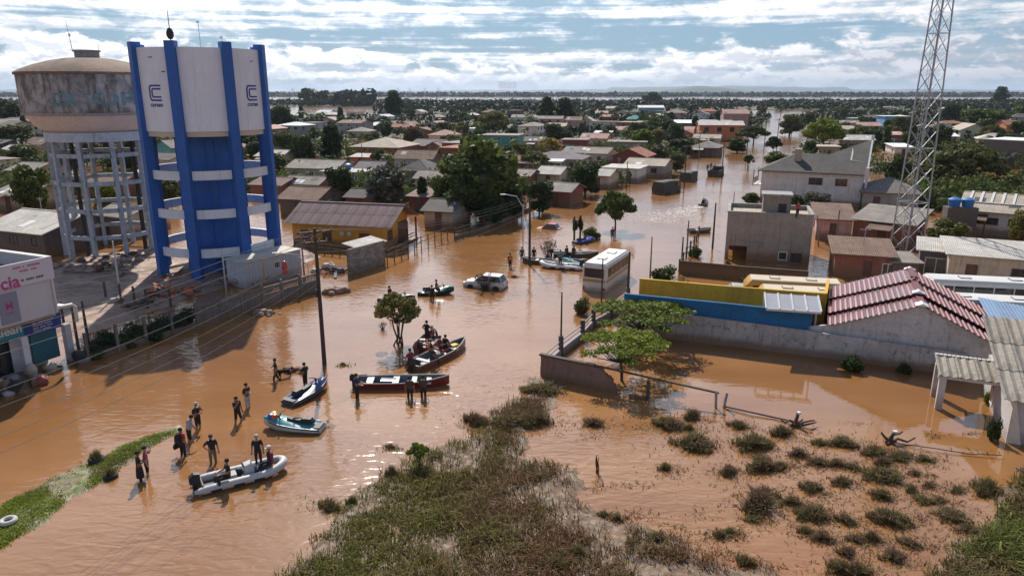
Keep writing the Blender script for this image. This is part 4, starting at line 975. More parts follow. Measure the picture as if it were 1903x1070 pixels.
# building with the stepped maroon tile roof
def maroon_building():
    f0 = G(1562, 640, 0); ax = (Vector(gb[3] + (0,)) - Vector(gb[2] + (0,))).normalized(); ay = Vector((-ax.y, ax.x, 0))
    o = Vector(gb[2] + (0,)) + ax * 1.9 + ay * .45; ang = atan2(ax.y, ax.x); L, Wd = 8.9, 8.1
    t = thing('building', 'white gabled building with stepped maroon tile roof', 'building', o, ang)
    hl, hrg, hrt = 2.35, 4.15, 2.1; xr = 4.7
    WL = wm('grey_white_gable_render', (.52, .49, .48), streak=.25, spot=.4, mud=.3)
    m = MB(); m.add([(0, 0, -.5), (L, 0, -.5), (L, 0, hrt), (xr, 0, hrg - .03), (0, 0, hl), (0, Wd, -.5), (L, Wd, -.5), (L, Wd, hrt), (xr, Wd, hrg - .03), (0, Wd, hl)], [(4, 3, 2, 1, 0), (5, 6, 7, 8, 9), (0, 5, 9, 4), (1, 2, 7, 6), (4, 9, 8, 3), (3, 8, 7, 2)]); m.build('wall', WL, t)
    m = MB(); m.add([(-2.3, -.1, 1.4), (.0, -.1, 1.4), (0, -.1, 2.3), (-2.3, -.1, 1.75), (-2.3, .1, 1.4), (0, .1, 1.4), (0, .1, 2.3), (-2.3, .1, 1.75)], [(0, 1, 2, 3), (7, 6, 5, 4), (3, 2, 6, 7), (0, 3, 7, 4)]); m.build('side_wall', WL, t)
    rf = bpy.data.objects.new('roof', None); COL.objects.link(rf); rf.parent = t
    TL = roofing('glossy_maroon_tile', (.17, .032, .036), .25, .0, rough=.34, spec=1.0, spot=.15, rndv=.2)  # lit-slope copy of the tile, bright sky sheen built into gloss and tone
    TL2 = roofing('maroon_tile_shaded', (.165, .028, .030), .2, .0, rough=.5, spec=.35, spot=.15, rndv=.2)  # same tile for the shaded slope, darker and duller
    for q in (TL, TL2): q.node_tree.nodes['Principled BSDF'].inputs['IOR'].default_value = 1.9
    tiers = [(-.35, 2.0, .0), (1.95, 5.2, .22), (5.15, 8.5, .40)]
    for ti, (y0, y1, dz) in enumerate(tiers):
        for side, (xe, ze, n) in enumerate(((-.55, hl - .21, 17), (L + .75, hrt - .36, 15))):
            dx = (xr - xe) / n; dzz = (hrg - ze) / n; lenx = hypot(dx, dzz)
            for i in range(n):
                xa, xb = xe + dx * i, xe + dx * (i + 1.06); za, zb2 = ze + dzz * i, ze + dzz * (i + 1.06)
                sg = 1 if side == 0 else -1; m = MB(); rings = []
                for k, (u, hh) in enumerate(((0, .07), (.12, .10), (.3, .03), (.62, .03), (.82, .10), (1, .07))):
                    x = xa + (xb - xa) * u; z = za + (zb2 - za) * u + dz + .02
                    rings.append([(x, y0, z), (x, y1, z), (x, y1, z + hh), (x, y0, z + hh)])
                m.loft(rings); m.build('roof_tile', TL if side == 0 else TL2, rf)
    wh = paint('white_ridge', (.66, .65, .64), .5, .1)
    for y0, y1, z in ((-.42, .35, .13), (1.9, 2.5, .36), (8.2, 8.6, .54)):
        m = MB(); m.add([(xr - .38, y0, hrg + z - .12), (xr, y0, hrg + z + .05), (xr + .38, y0, hrg + z - .14), (xr - .38, y1, hrg + z - .12), (xr, y1, hrg + z + .05), (xr + .38, y1, hrg + z - .14)], [(0, 1, 4, 3), (1, 2, 5, 4), (0, 2, 1), (3, 4, 5), (0, 3, 5, 2)]); m.build('ridge_end', wh, rf)
    for (y0, y1, z) in ((0, 2.0, .1), (2.0, 5.2, .33), (5.2, 8.5, .51)):
        m = MB(); m.box(xr - .2, y0 + .4, hrg + z - .08, xr + .2, y1, hrg + z + .02); m.build('ridge_cap', TL2, rf)
    # corrugated blue lean-to behind
    t2 = thing('shed', 'lean-to shed under corrugated pale blue roof behind the maroon roof', 'shed', o + ax * 9.2 + ay * 2.0, ang)
    BLR = roofing('pale_blue_sheet', (.20, .29, .42), .12, .0, rough=.4, spot=.1)
    for i in range(6):
        m = MB(); rings = []
        for k in range(9):
            x = .95 * k / 8; zz = .03 * (k % 2); rings.append([(x + .93 * i, 0, 2.5 + zz - .12 * (x + .93 * i)), (x + .93 * i, 6.5, 2.9 + zz - .12 * (x + .93 * i)), (x + .93 * i, 6.5, 2.93 + zz - .12 * (x + .93 * i)), (x + .93 * i, 0, 2.53 + zz - .12 * (x + .93 * i))])
        m.loft(rings); m.build('roof_sheet', BLR, t2)
    m = MB(); m.box(.1, .2, -.5, 5.4, 6.2, 1.7); m.build('wall', WM['blue'], t2)
maroon_building()

# porch house at the right edge with corrugated roof
def porch_house():
    b = G(1868, 820); ang = radians(-24)
    t = thing('house', 'white house with corrugated grey roof and posted porch, cut by frame edge', 'house', b, ang)
    WP = wm('porch_house_render', (.50, .47, .46), streak=.1, spot=.1, mud=.4, mudz=.8)
    L, Wd, h = 7.0, 6.8, 2.35
    m = MB(); m.box(0, 0, -.5, L, Wd, h); m.build('wall', WP, t)
    m = MB(); m.add([(.0, -.12, -.5), (.75, -.12, -.5), (.12, -.12, h), (0, -.12, h), (0, -.003, -.5), (.75, -.003, -.5), (.12, -.003, h), (0, -.003, h)], [(0, 1, 2, 3), (1, 5, 6, 2), (0, 3, 7, 4)]); m.build('buttress', paint('cream_buttress', (.62, .55, .46)), t)
    SH = roofing('old_corrugated_cement', (.27, .24, .20), .35, 0, rough=.9, spot=.45)
    rf = bpy.data.objects.new('roof', None); COL.objects.link(rf); rf.parent = t
    def sheet(x0, y0, z0, l, w, th, par, nseg=10, n=2):
        m = MB(); rings = []
        for k in range(nseg * 2 + 1):
            x = w * k / (nseg * 2); zz = .045 * sin(pi * k / 2 + .2)
            rings.append([(x, 0, zz), (x, l * cos(th), l * sin(th) + zz), (x, l * cos(th), l * sin(th) + zz + .025), (x, 0, zz + .025)])
        m.loft(rings); return m.mesh('roof_sheet', SH)
    th = radians(13)
    for j in range(3):
        for i in range(8):
            me = sheet(0, 0, 0, 2.95, 1.08, th, rf, 5) if i == 0 and j == 0 else me
            o = link('roof_sheet', me, rf); f = 2.75 * j; o.location = (-.5 + 1.05 * i, -.5 + f * cos(th), h + .04 + f * sin(th) + .03 * j)
    # porch
    pth = radians(9); px0 = -2.9
    me2 = sheet(0, 0, 0, 2.5, 1.0, pth, rf, 5)
    for i in range(3):
        o = link('porch_sheet', me2, rf); o.location = (px0 + .97 * i, 2.9, 2.0 + .015 * i)
    m = MB()
    for i in range(14): m.lathe([(0, 0), (.12, 0), (.12, .1), (0, .1)], 6, c=(px0 + .1 + .21 * i, 5.35, 2.38))
    m.build('ridge_edge', FRW, rf)
    for x, y in ((px0 + .25, 3.1), (px0 + .25, 5.1)):
        m = MB(); m.box(x - .17, y - .17, -.5, x + .17, y + .17, 1.97); m.build('porch_post', WP, t)
    m = MB(); m.beam((px0, 3.1, 1.9), (0, 3.1, 1.9), .15, .16); m.build('porch_beam', FRW, t)
    opening(t, 'l', 4.3, .3, .9, 1.8, L, Wd, FRW, DOORM, True)
porch_house()

# sheds and shacks behind the bus yard
def shack(label, px0, px1, W_, h, rise, rm_, wm_, kind='shed', name='shed', ov=.4, wins=None):
    p0, p1 = G(*px0), G(*px1); d = p1 - p0; return house(label, p0, atan2(d.y, d.x), d.length, W_, h, kind, rise, 'x', rm_, wm_, ov, wins, name, 'sheds behind the bus yard')
shack('raw brick shack with brown sheet roof behind the yellow buses', (1548, 513), (1655, 521), 5.5, 2.3, .5, 'brown', 'brick', wins=[('f', 2.9, .3, .7, 1.4, True), ('f', 4.6, .3, 1.0, 1.3, False)])
shack('open shed with pale corrugated roof beside the white buses', (1704, 512), (1762, 518), 4.5, 2.6, .3, 'pale', 'dark', wins=[('f', 1.4, .3, 1.9, 1.6, False)])
shack('long shed with pale corrugated roof behind the white buses', (1757, 528), (1935, 545), 6.0, 2.9, .4, 'pale', 'beige')
shack('dark green shed between brick shack and pale shed', (1655, 522), (1702, 524), 3.5, 1.9, .1, 'grey', 'dark', wins=[])
shack('shed with slanting roof, half bare metal sheets', (1582, 448), (1692, 462), 6.5, 2.7, .9, 'grey', 'brick')
def strip_roof_house():
    p0 = G(1782, 432); p1 = G(1925, 446); d = p1 - p0
    t = house('long white house with beige roof and pale rooflight strips', p0, atan2(d.y, d.x), d.length, 11, 3.0, 'gable', 1.5, 'x', 'tan', 'white', .6, [('f', 2.6, 1.3, 2.6, .9, False), ('f', 6, 1.3, 2.2, .9, False)], 'house')
    for i in range(5):
        x = .4 + i * 1.15; m = MB(); s = 1.5 / 5.5
        m.beam((x, 2.2, 3.0 + s * 2.2 + .17), (x, 5.5, 4.5 + .17), .28, .06); m.build('rooflight', FRW, t)
    m = MB(); m.beam((-.6, 2.0, 3.0 + s * 2 + .17), (d.length, 2.0, 3.0 + s * 2 + .17), .3, .08); m.build('roof_strip', FRW, t)
    k = thing('water_tanks_stand', 'dark stand with two blue water tanks beside the mast', 'tank stand', G(1757, 440), radians(-10))
    m = MB(); m.box(-.2, 0, -.4, 3.2, 1.6, 3.6); m.build('stand', WM['dark'], k)
    for x in (.7, 2.2):
        m = MB(); m.lathe([(0, 3.6), (.6, 3.6), (.72, 4.5), (.76, 4.5), (.35, 4.72), (0, 4.75)], 16, c=(x, .8, 0)); m.build('water_tank', MATS['tank_blue'], k, True)
strip_roof_house()
def dark_hall():
    p0 = G(1822, 308); p1 = G(1960, 318); d = p1 - p0
    house('large dark fronted hall with white side at far right', p0, atan2(d.y, d.x), d.length, 12, 6.2, 'flat', .2, 'x', 'white', 'dark', .1, [('l', 4, 3, 1.2, 1.2, False), ('l', 8, 3, 1.2, 1.2, False)], 'hall', None)
dark_hall()
# white carport on posts
def carport():
    p0 = G(954, 324); p1 = G(1042, 326); d = p1 - p0; L = d.length
    t = thing('carport', 'open carport with flat white roof on white posts', 'carport', p0, atan2(d.y, d.x))
    m = MB(); m.box(-.3, -.3, 2.7, L + .3, 6, 2.95); m.build('roof', RM['white'], t)
    for i in range(5):
        for y in (0, 5.6):
            m = MB(); m.box(L * i / 4 - .12, y, -.4, L * i / 4 + .12, y + .24, 2.69); m.build('post', FRW, t)
    m = MB(); m.box(0, 5.7, -.4, L, 5.9, 2.3); m.build('wall', WM['cream'], t)
carport()
# ------------------------------------------------------------------ trees and plants
LEAF = dict(
    dark=foliage('leaf_dark', (.028, .044, .016), (.068, .100, .032), (.10, .135, .042)), mid=foliage('leaf_mid', (.045, .068, .020), (.110, .150, .040), (.16, .20, .055)),
    olive=foliage('leaf_olive', (.075, .080, .026), (.165, .165, .052), (.21, .19, .07)), yellow=foliage('leaf_yellow', (.14, .12, .02), (.32, .25, .035), (.38, .30, .05)),
    bright=foliage('leaf_bright', (.085, .120, .014), (.20, .25, .032), (.27, .31, .045)), grey=foliage('leaf_grey_green', (.055, .062, .045), (.14, .145, .115), (.22, .22, .18)),
    brown=foliage('leaf_brown', (.06, .045, .028), (.14, .10, .06), (.17, .13, .075)), bare=foliage('twig_grey', (.06, .05, .045), (.14, .12, .105), None))
BARK = paint('bark', (.075, .058, .045), .95, .3, 3, bump=.4, rndv=.15)
def leaves_np(blobs, n, size, seed, flat=0.0, surf=.28):
    """leaf-sized quads spread through a set of ellipsoid clumps, thick near their surface"""
    r = np.random.default_rng(seed); B = np.array(blobs, float); w = (B[:, 3] * B[:, 4] * B[:, 5]) ** .62; w /= w.sum()
    k = r.choice(len(B), n, p=w); d = r.normal(size=(n, 3)); d /= np.linalg.norm(d, axis=1)[:, None]
    rad = r.random(n) ** surf * (0.86 + .28 * r.random(n)); c = B[k, :3] + d * B[k, 3:6] * rad[:, None]
    nn = d * .9 + r.normal(size=(n, 3)) * .75 + np.array([0, 0, flat]); nn /= np.linalg.norm(nn, axis=1)[:, None]
    a = np.cross(nn, r.normal(size=(n, 3))); a /= np.linalg.norm(a, axis=1)[:, None]; b = np.cross(nn, a)
    s = size * (.55 + .9 * r.random(n))[:, None]; e = (.55 + .5 * r.random(n))[:, None]
    V = np.stack([c - a * s, c - b * s * e, c + a * s, c + b * s * e], 1).reshape(-1, 3)
    return V, np.arange(4 * n).reshape(n, 4)
def limb_mb(m, p, q, r0, r1, rs, n=6, bend=.12, seg=4):
    p, q = Vector(p), Vector(q); L = (q - p).length; pts = []
    for i in range(seg + 1):
        t = i / seg; o = Vector((rs.uniform(-1, 1), rs.uniform(-1, 1), rs.uniform(-.5, .5))) * bend * L * (0 if i in (0, seg) else 1)
        pts.append(p.lerp(q, t) + o)
    m.tube(pts, [r0 + (r1 - r0) * i / seg for i in range(seg + 1)], n)
PROTO = {}
def proto(kind, var):
    """(trunk mesh, crown mesh, width, height); crown in dark leaf, recoloured per use"""
    if (kind, var) in PROTO: return PROTO[(kind, var)]
    rs = random.Random(hash((kind, var)) % 99991 if False else sum(map(ord, kind)) * 31 + var * 7); m = MB(); blobs = []
    if kind in ('round', 'tall', 'spread'):
        H, Wd, z0, nb = dict(round=(7., 7., .7, 20), tall=(10., 5.4, 1.2, 18), spread=(7.5, 11., 2.6, 24))[kind]
        hub = Vector((0, 0, z0 * .8)); m.tube([(0, 0, -.6), (.05, .03, z0 * .4), tuple(hub)], [.30, .22, .19], 8)
        for i in range(nb):
            a = i * 2.4 + rs.uniform(-.4, .4); f = sqrt((i + .5) / nb)
            zt = rs.random()
            if kind == 'spread': R = Wd / 2 * f * .82; z = H - (H - z0) * (.2 + .62 * f * f) + rs.uniform(-.5, .4); br = rs.uniform(1.0, 1.75); bz = br * .55
            elif kind == 'tall': z = z0 + (H - z0) * (i + .5) / nb; R = Wd / 2 * .62 * sin(pi * min(.97, (.18 + .8 * (i + .5) / nb))) * rs.uniform(.4, 1); br = rs.uniform(.8, 1.3); bz = br * 1.05
            else: z = z0 + .35 + (H - z0 - 1.2) * rs.random() ** 1.25; R = Wd / 2 * .68 * f * sqrt(max(.1, 1 - ((z - z0) / (H - z0) - .42) ** 2 * 2.2)); br = rs.uniform(.95, 1.65); bz = br * .8
            c = (R * cos(a), R * sin(a), z); blobs.append((c[0], c[1], c[2], br, br, bz))
            if i % 2 == 0 or kind == 'spread': limb_mb(m, hub, (c[0] * .85, c[1] * .85, c[2] - bz * .3), .12, .03, rs)
        n = dict(round=4200, tall=4200, spread=5200)[kind]; V, F = leaves_np(blobs, n, .26, var + 3, .3)
    elif kind == 'umbrella':
        H, Wd = 3.2, 7.0; nb = 26; hub = Vector((.2, 0, 1.2)); m.tube([(0, 0, -.6), (.15, .1, .5), tuple(hub)], [.13, .11, .09], 8)
        for i in range(nb):
            a = i * 2.4 + rs.uniform(-.3, .3); f = sqrt((i + .7) / nb); R = Wd / 2 * f * .88; z = H - .3 - .55 * f * f + rs.uniform(-.22, .12)
            br = rs.uniform(.42, .85); c = (R * cos(a), R * sin(a), z); blobs.append((c[0], c[1], c[2], br * 1.2, br * 1.2, br * .22))
            limb_mb(m, hub, (c[0], c[1], c[2] - .12), .05, .015, rs, 5, .08)
        V, F = leaves_np(blobs, 6000, .085, var + 5, 1.2, .5)
    elif kind == 'shrub':
        H, Wd = 1.6, 2.4
        for i in range(9):
            a = rs.uniform(0, 6.28); R = Wd / 2 * .6 * sqrt(rs.random()); br = rs.uniform(.35, .6); z = br * .6 + rs.random() * .7 * (1 - R)
            blobs.append((R * cos(a), R * sin(a), z, br, br, br * .85)); limb_mb(m, (0, 0, -.4), (R * cos(a), R * sin(a), z), .035, .012, rs, 5)
        V, F = leaves_np(blobs, 1700, .10, var + 9, .3)
    elif kind == 'bushtree':
        H, Wd = 3.4, 3.7
        for k in range(5): limb_mb(m, (rs.uniform(-.15, .15), rs.uniform(-.15, .15), -.5), (rs.uniform(-.5, .5), rs.uniform(-.5, .5), 1.7), .08, .05, rs, 6, .1)
        for i in range(20):
            a = i * 2.4; f = sqrt((i + .5) / 20); R = 1.55 * f; z = 3.0 - .75 * f * f + rs.uniform(-.45, .15); br = rs.uniform(.3, .55)
            blobs.append((R * cos(a), R * sin(a), z, br, br, br * .7)); limb_mb(m, (rs.uniform(-.3, .3), rs.uniform(-.3, .3), 1.4), (R * cos(a), R * sin(a), z), .04, .01, rs, 5)
        V, F = leaves_np(blobs, 3600, .085, var + 19, .4)
    elif kind == 'twiggy':
        H, Wd = 2.2, 2.2
        for i in range(46):
            a = rs.uniform(0, 6.28); R = 1.0 * sqrt(rs.random()); z = rs.uniform(1.0, 2.2) * (1 - .25 * R)
            limb_mb(m, (0, 0, -.4), (R * cos(a), R * sin(a), z), .03, .008, rs, 4, .12); blobs.append((R * cos(a), R * sin(a), z, .22, .22, .22))
        V, F = leaves_np(blobs, 420, .06, var + 29, .3, .5)
    elif kind == 'palm':
        H, Wd = 8., 4.6; m.tube([(0, 0, -.5), (.1, 0, 3), (.0, .1, 6.4)], [.2, .15, .13], 8); Vs = []; Fs = []; c = 0
        for i in range(22):
            a = i * 2.4; up = rs.uniform(-.2, 1.1); L = rs.uniform(2.0, 2.6); prev = None
            for j in range(6):
                t = j / 5; p = np.array([cos(a) * L * t, sin(a) * L * t, 6.4 + up * L * t * .8 - 1.5 * t * t * L * .6]); w = .34 * (1 - abs(t - .35)) * np.array([-sin(a), cos(a), 0])
                Vs += [p - w, p + w - np.array([0, 0, .1])]; 
                if j: Fs.append([c, c + 1, c + 3, c + 2]); c += 2
            c += 2
        V, F = np.array(Vs), np.array(Fs)
    tm = m.mesh('trunk', BARK, True, False) if m.v else None
    cm = np_mesh('crown', V, F, LEAF['dark'])
    PROTO[(kind, var)] = [tm, {'dark': cm}, Wd, H]; return PROTO[(kind, var)]
def tree(label, p, width, height, kind='round', leaf='dark', name='tree', group=None, rs=random.Random(3), cat=None):
    pr = proto(kind, rs.randrange(2)); cms = pr[1]
    if leaf not in cms:
        c = cms['dark'].copy(); c.materials.clear(); c.materials.append(LEAF[leaf]); cms[leaf] = c
    t = thing(name, label, cat or name.split('_')[-1], p, rs.uniform(0, 6.28), group, (width / pr[2], width / pr[2], height / pr[3]))
    if pr[0]: link('trunk' if name != 'shrub' else 'stems', pr[0], t)
    link('crown', cms[leaf], t); return t
def tree_px(label, x, yb, wpx, ytop, kind='round', leaf='dark', name='tree', group='trees standing in the flooded town'):
    p = G(x, yb); p.z = 0; LANDM.append((p.x, p.y, label)); return tree(label, p, wpx / pxm(p), max(.6, ZT(p, ytop)), kind, leaf, name, group)
TR = [
 ('dark round tree beside the blue tower', 564, 308, 58, 250, 'round', 'dark'), ('tall dark tree right of the round dark tree', 621, 306, 56, 236, 'tall', 'dark'),
 ('small bright green tree before the lavender house', 707, 314, 34, 276, 'round', 'mid'), ('dense green tree behind the ochre house roof', 633, 380, 64, 310, 'round', 'dark'),
 ('wide grey-green tree behind the ochre house', 721, 390, 84, 310, 'round', 'grey'), ('slim dark tree between grey tree and big tree', 786, 388, 30, 332, 'tall', 'dark'),
 ('largest leafy green tree at the street corner', 895, 400, 158, 254, 'round', 'mid'), ('dark dense tree in front of the largest tree', 872, 412, 112, 298, 'round', 'dark'),
 ('leafy tree at the left flank of the largest tree', 836, 406, 66, 326, 'round', 'mid'), ('dark bushy tree under the largest tree by the fence', 915, 418, 60, 366, 'round', 'dark'), ('dark bushy tree at the fence end by the street lamp', 955, 404, 46, 352, 'round', 'dark'),
 ('green tree at the right flank of the largest tree', 938, 392, 60, 318, 'round', 'mid'), ('rusty brown bare-looking tree by the tan roof', 771, 280, 44, 236, 'round', 'brown'),
 ('broad spreading tree above the teal building', 916, 256, 74, 204, 'spread', 'olive'), ('dark tree behind the teal building', 1004, 252, 46, 228, 'round', 'dark'),
 ('bright yellow leaved tree among grey roofs', 1020, 296, 48, 257, 'round', 'yellow'), ('yellow-green tree left of the bright yellow tree', 963, 300, 40, 265, 'round', 'olive'),
 ('dark pointed tree on the river bank', 733, 222, 44, 172, 'tall', 'dark'), ('feathery palm near the white roof', 565, 240, 26, 200, 'palm', 'mid'), ('second feathery palm near the white roof', 598, 242, 26, 202, 'palm', 'mid'),
 ('palm beside the terracotta far roof', 545, 238, 22, 208, 'palm', 'mid'), ('dark cypress-like tree at the forest edge', 1015, 236, 42, 184, 'tall', 'dark'), ('twin dark tree at the forest edge', 1048, 236, 46, 186, 'tall', 'dark'),
 ('lone dark tree standing out against the white floodwater', 1212, 196, 38, 171, 'round', 'dark'), ('palm rising above the green gardens', 1165, 272, 26, 228, 'palm', 'mid'),
 ('bright green tree above the concrete building', 1193, 280, 48, 241, 'round', 'bright'), ('yellowish green tree near the bright green tree', 1221, 272, 34, 240, 'round', 'olive'),
 ('dark garden tree left of the mossy roof', 1261, 292, 52, 258, 'round', 'dark'), ('grey-green garden tree behind the tan roof', 1222, 302, 38, 270, 'round', 'grey'), ('small olive tree at the flooded street edge', 1256, 318, 34, 286, 'round', 'olive'),
 ('street tree below the orange house', 1400, 268, 62, 232, 'spread', 'dark'), ('bushy street tree near the orange house', 1370, 284, 46, 256, 'round', 'dark'), ('slim street tree standing in the water', 1436, 286, 32, 252, 'spread', 'dark'),
 ('bright bush behind the white house roof', 1441, 312, 48, 282, 'round', 'mid'), ('olive tree at the end of the street', 1467, 252, 50, 212, 'round', 'olive'),
 ('dark leafy tree beside the flooded street', 1087, 362, 72, 301, 'round', 'dark'), ('forked green tree standing in the flooded street', 1143, 428, 78, 350, 'spread', 'mid'),
 ('big golden-green tree beyond the white house', 1528, 282, 76, 217, 'spread', 'bright'), ('clipped round ball tree behind the white house', 1503, 292, 30, 262, 'round', 'dark'),
 ('wide flat acacia right of the mast', 1790, 352, 150, 262, 'spread', 'olive'), ('green tree directly behind the mast', 1664, 354, 54, 288, 'round', 'mid'),
 ('dark round tree far right of the mast', 1767, 228, 38, 192, 'round', 'dark'), ('broad tree far behind the acacia', 1828, 244, 84, 203, 'round', 'mid'), ('tall feathery tree at the far right horizon', 1856, 196, 34, 163, 'tall', 'dark'),
 ('leafy tree at the far right frame edge', 1898, 236, 50, 196, 'round', 'mid'), ('shrubby green tree below the mast', 1757, 466, 78, 408, 'round', 'olive'), ('olive tree at right frame edge beside the white house', 1893, 460, 48, 392, 'round', 'olive'),
 ('dark tree at the far left frame edge', 14, 246, 66, 186, 'round', 'dark'), ('yellow-green bushy tree at the left frame edge', 24, 274, 76, 232, 'round', 'olive'), ('green tree left of the old tower legs', 66, 396, 74, 308, 'round', 'mid'),
 ('brownish tree seen through the old tower legs', 172, 306, 50, 258, 'round', 'brown'), ('green bush tree seen through the old tower legs', 200, 392, 60, 340, 'round', 'bright'), ('olive tree between the two towers', 312, 390, 60, 330, 'round', 'olive'),
 ('dark tree right of the blue tower top', 524, 246, 50, 196, 'round', 'dark'), ('olive bush tree beside the blue tower', 528, 282, 56, 244, 'round', 'olive'), ('dark green hedge tree beside the blue tower', 512, 330, 50, 284, 'round', 'dark'),
 ('grey-green tree at the street corner by the fence', 1002, 396, 56, 336, 'round', 'dark'), ('dark shrubs below the light grey roof', 1046, 372, 60, 334, 'round', 'dark'),
 ('flowering pale shrub before the white house', 1517, 392, 54, 358, 'round', 'grey'), ('dark shrub left of the white house', 1478, 388, 36, 362, 'round', 'dark'), ('leafy shrub behind the cement building', 1395, 384, 34, 358, 'round', 'mid'),
 ('twiggy olive tree by the slanting shed', 1660, 418, 48, 378, 'round', 'grey'), ('leafy tree beyond the grey hip roof', 1720, 350, 60, 300, 'round', 'olive'),
]
for lb, x, yb, w, yt, kd, lf in TR: tree_px(lb, x, yb, w, yt, kd, lf)
# plants close by in the water
tree_px('rounded leafy bush tree standing alone in the floodwater', 742, 640, 94, 541, 'bushtree', 'olive', group=None)
tree_px('upper flat-topped umbrella tree beside the blue wall', 1192, 640, 204, 560, 'umbrella', 'bright', group='flat umbrella trees by the corner wall')
tree_px('lower flat-topped umbrella tree at the broken wall', 1156, 706, 178, 618, 'umbrella', 'bright', group='flat umbrella trees by the corner wall')
for lb, x, yb, w, yt, kd, lf in [
 ('small leafy bush in the water by the thin pole', 1083, 580, 40, 543, 'shrub', 'olive'), ('bare twiggy bush beside the moored boats', 1018, 480, 34, 438, 'twiggy', 'bare'),
 ('round bush in the street near the blue jet ski', 1101, 444, 38, 416, 'shrub', 'mid'), ('leafy bush between the street poles', 1290, 476, 28, 450, 'shrub', 'mid'),
 ('green saplings above the yellow wall', 1238, 520, 60, 486, 'shrub', 'mid'), ('twiggy brown bush against the sunken white car', 901, 538, 44, 504, 'twiggy', 'brown'),
 ('low twig clump beside the lone bush tree', 711, 612, 18, 596, 'twiggy', 'brown'), ('small weedy plant at the wall by the awning', 1260, 552, 40, 508, 'twiggy', 'mid'),
 ('dark weeds at the foot of the whitewashed wall', 1582, 686, 46, 654, 'shrub', 'dark'), ('dark tuft at the foot of the whitewashed wall, further right', 1680, 692, 30, 672, 'shrub', 'dark'),
 ('green plant beside the porch post', 1838, 752, 26, 718, 'shrub', 'bright'), ('dark shrub at the corner of the porch house', 1848, 818, 30, 766, 'shrub', 'dark'),
 ('bush in the street below the far trees', 1390, 316, 22, 286, 'bushtree', 'dark'), ('low leafy bush at the cement building wall', 1268, 492, 14, 476, 'shrub', 'bright'),
 ('yellowish weed on the creeper wall', 1352, 500, 16, 480, 'shrub', 'olive'), ('small leafy sapling in the marsh edge weeds', 779, 870, 44, 822, 'bushtree', 'bright'),
]: tree_px(lb, x, yb, w, yt, kd, lf, 'shrub', 'shrubs standing in floodwater')

# ------------------------------------------------------------------ the far town and woods
town_l = W([(-500, 300), (300, 290), (690, 258), (1000, 256), (1270, 268), (1365, 262), (1418, 236), (1436, 216), (1215, 216), (880, 216), (700, 220), (500, 224), (-400, 226)])
town_r = W([(1520, 262), (1640, 262), (2500, 300), (2400, 208), (1500, 210), (1478, 226), (1490, 246)])
for nm, poly in (('town_ground', town_l), ('town_ground', town_r)):
    m = MB(); m.add([(x, y, .18) for x, y in poly], [tuple(range(len(poly)))]); tag(m.build(nm, M_LAND), kind='structure')
STREET = [(-1.0, 40), (14.5, 83), (40, 149), (84, 243), (135, 360), (190, 500)]
def street_d(x, y):
    d = 1e9
    for i in range(len(STREET) - 1):
        x0, y0 = STREET[i]; x1, y1 = STREET[i + 1]; dx, dy = x1 - x0, y1 - y0
        t = max(0, min(1, ((x - x0) * dx + (y - y0) * dy) / (dx * dx + dy * dy))); d = min(d, hypot(x - x0 - t * dx, y - y0 - t * dy))
    return d
OCC = [(x, y, 8.0) for x, y, _ in LANDM]
def near_label(x, y, nth=0):
    b = sorted(LANDM, key=lambda q: hypot(q[0] - x, q[1] - y))[nth]; dx, dy = x - b[0], y - b[1]
    short = ' '.join(w for w in b[2].split()); short = short.split(' beside ')[0].split(' behind ')[0].split(' in front ')[0].split(' far ')[0].split(' before ')[0].split(' above ')[0].split(' with ')[0].split(' near ')[0].split(' at the ')[0].split(' seen ')[0].split(' of ')[0].split(' on the ')[0].split(' among ')[0].split(' standing ')[0].split(' right')[0].split(' left')[0].split(' below ')[0].split(' between ')[0].split(' rising ')[0].split(' among')[0].split(' directly ')[0]
    if len(short.split()) < 3: short = ' '.join(b[2].split()[:5])
    if short.split()[-1] in ('and', 'with', 'of', 'the', 'a', 'in', 'under', 'to', 'at', 'by', 'far'): short = ' '.join(short.split()[:-1])
    rel = ('behind' if dy > 0 else 'in front of') if abs(dy) > abs(dx) else ('right of' if dx > 0 else 'left of'); return rel, short
fr = random.Random(77); used = set(); nfar = 0
RN = dict(grey='grey', dark='dark', pale='pale', white='white', terra='terracotta', brown='brown', pink='pink', tan='tan', maroon='maroon', purple='slate')
for k in range(5200):
    if nfar >= 118: break
    px_ = fr.uniform(-60, 1960); py_ = fr.uniform(212, 345) if fr.random() < .5 else fr.uniform(212, 262)
    c = G(px_, py_)
    if street_d(c.x, c.y) < 15 or (py_ > 300 and px_ > 1050) or (py_ > 268 and 1380 < px_ < 1640) : continue
    if any(hypot(c.x - x, c.y - y) < r + 5 for x, y, r in OCC): continue
    rm_ = fr.choice(['grey', 'grey', 'dark', 'pale', 'white', 'terra', 'brown', 'pink', 'tan', 'grey', 'maroon', 'purple']); wm_ = fr.choice(['beige', 'cream', 'white', 'grey', 'brick', 'pink', 'white', 'dark'])
    rel, sh = near_label(c.x, c.y); kd = fr.choice(['gable', 'gable', 'hip', 'flat']); lb = f"{WM[wm_].name.split('_')[0]} house with {RN[rm_]} {'flat' if kd == 'flat' else kd + ('led' if False else '')} roof {rel} {sh}"
    lb = lb.replace('whitewash house', 'white house').replace('red house', 'red brick house')
    if lb in used or len(lb.split()) > 16: continue
    used.add(lb); nfar += 1; L = fr.uniform(8, 13); a = radians(fr.choice((-18, -24, 66)) + fr.uniform(-5, 5))
    house(lb, c - Vector((cos(a), sin(a), 0)) * L / 2, a, L, fr.uniform(7, 10), fr.choice((2.8, 2.8, 3.0, 5.2)), kd, fr.uniform(1.0, 1.7), fr.choice('xy'), rm_, wm_)
    OCC.append((c.x, c.y, 7.0))
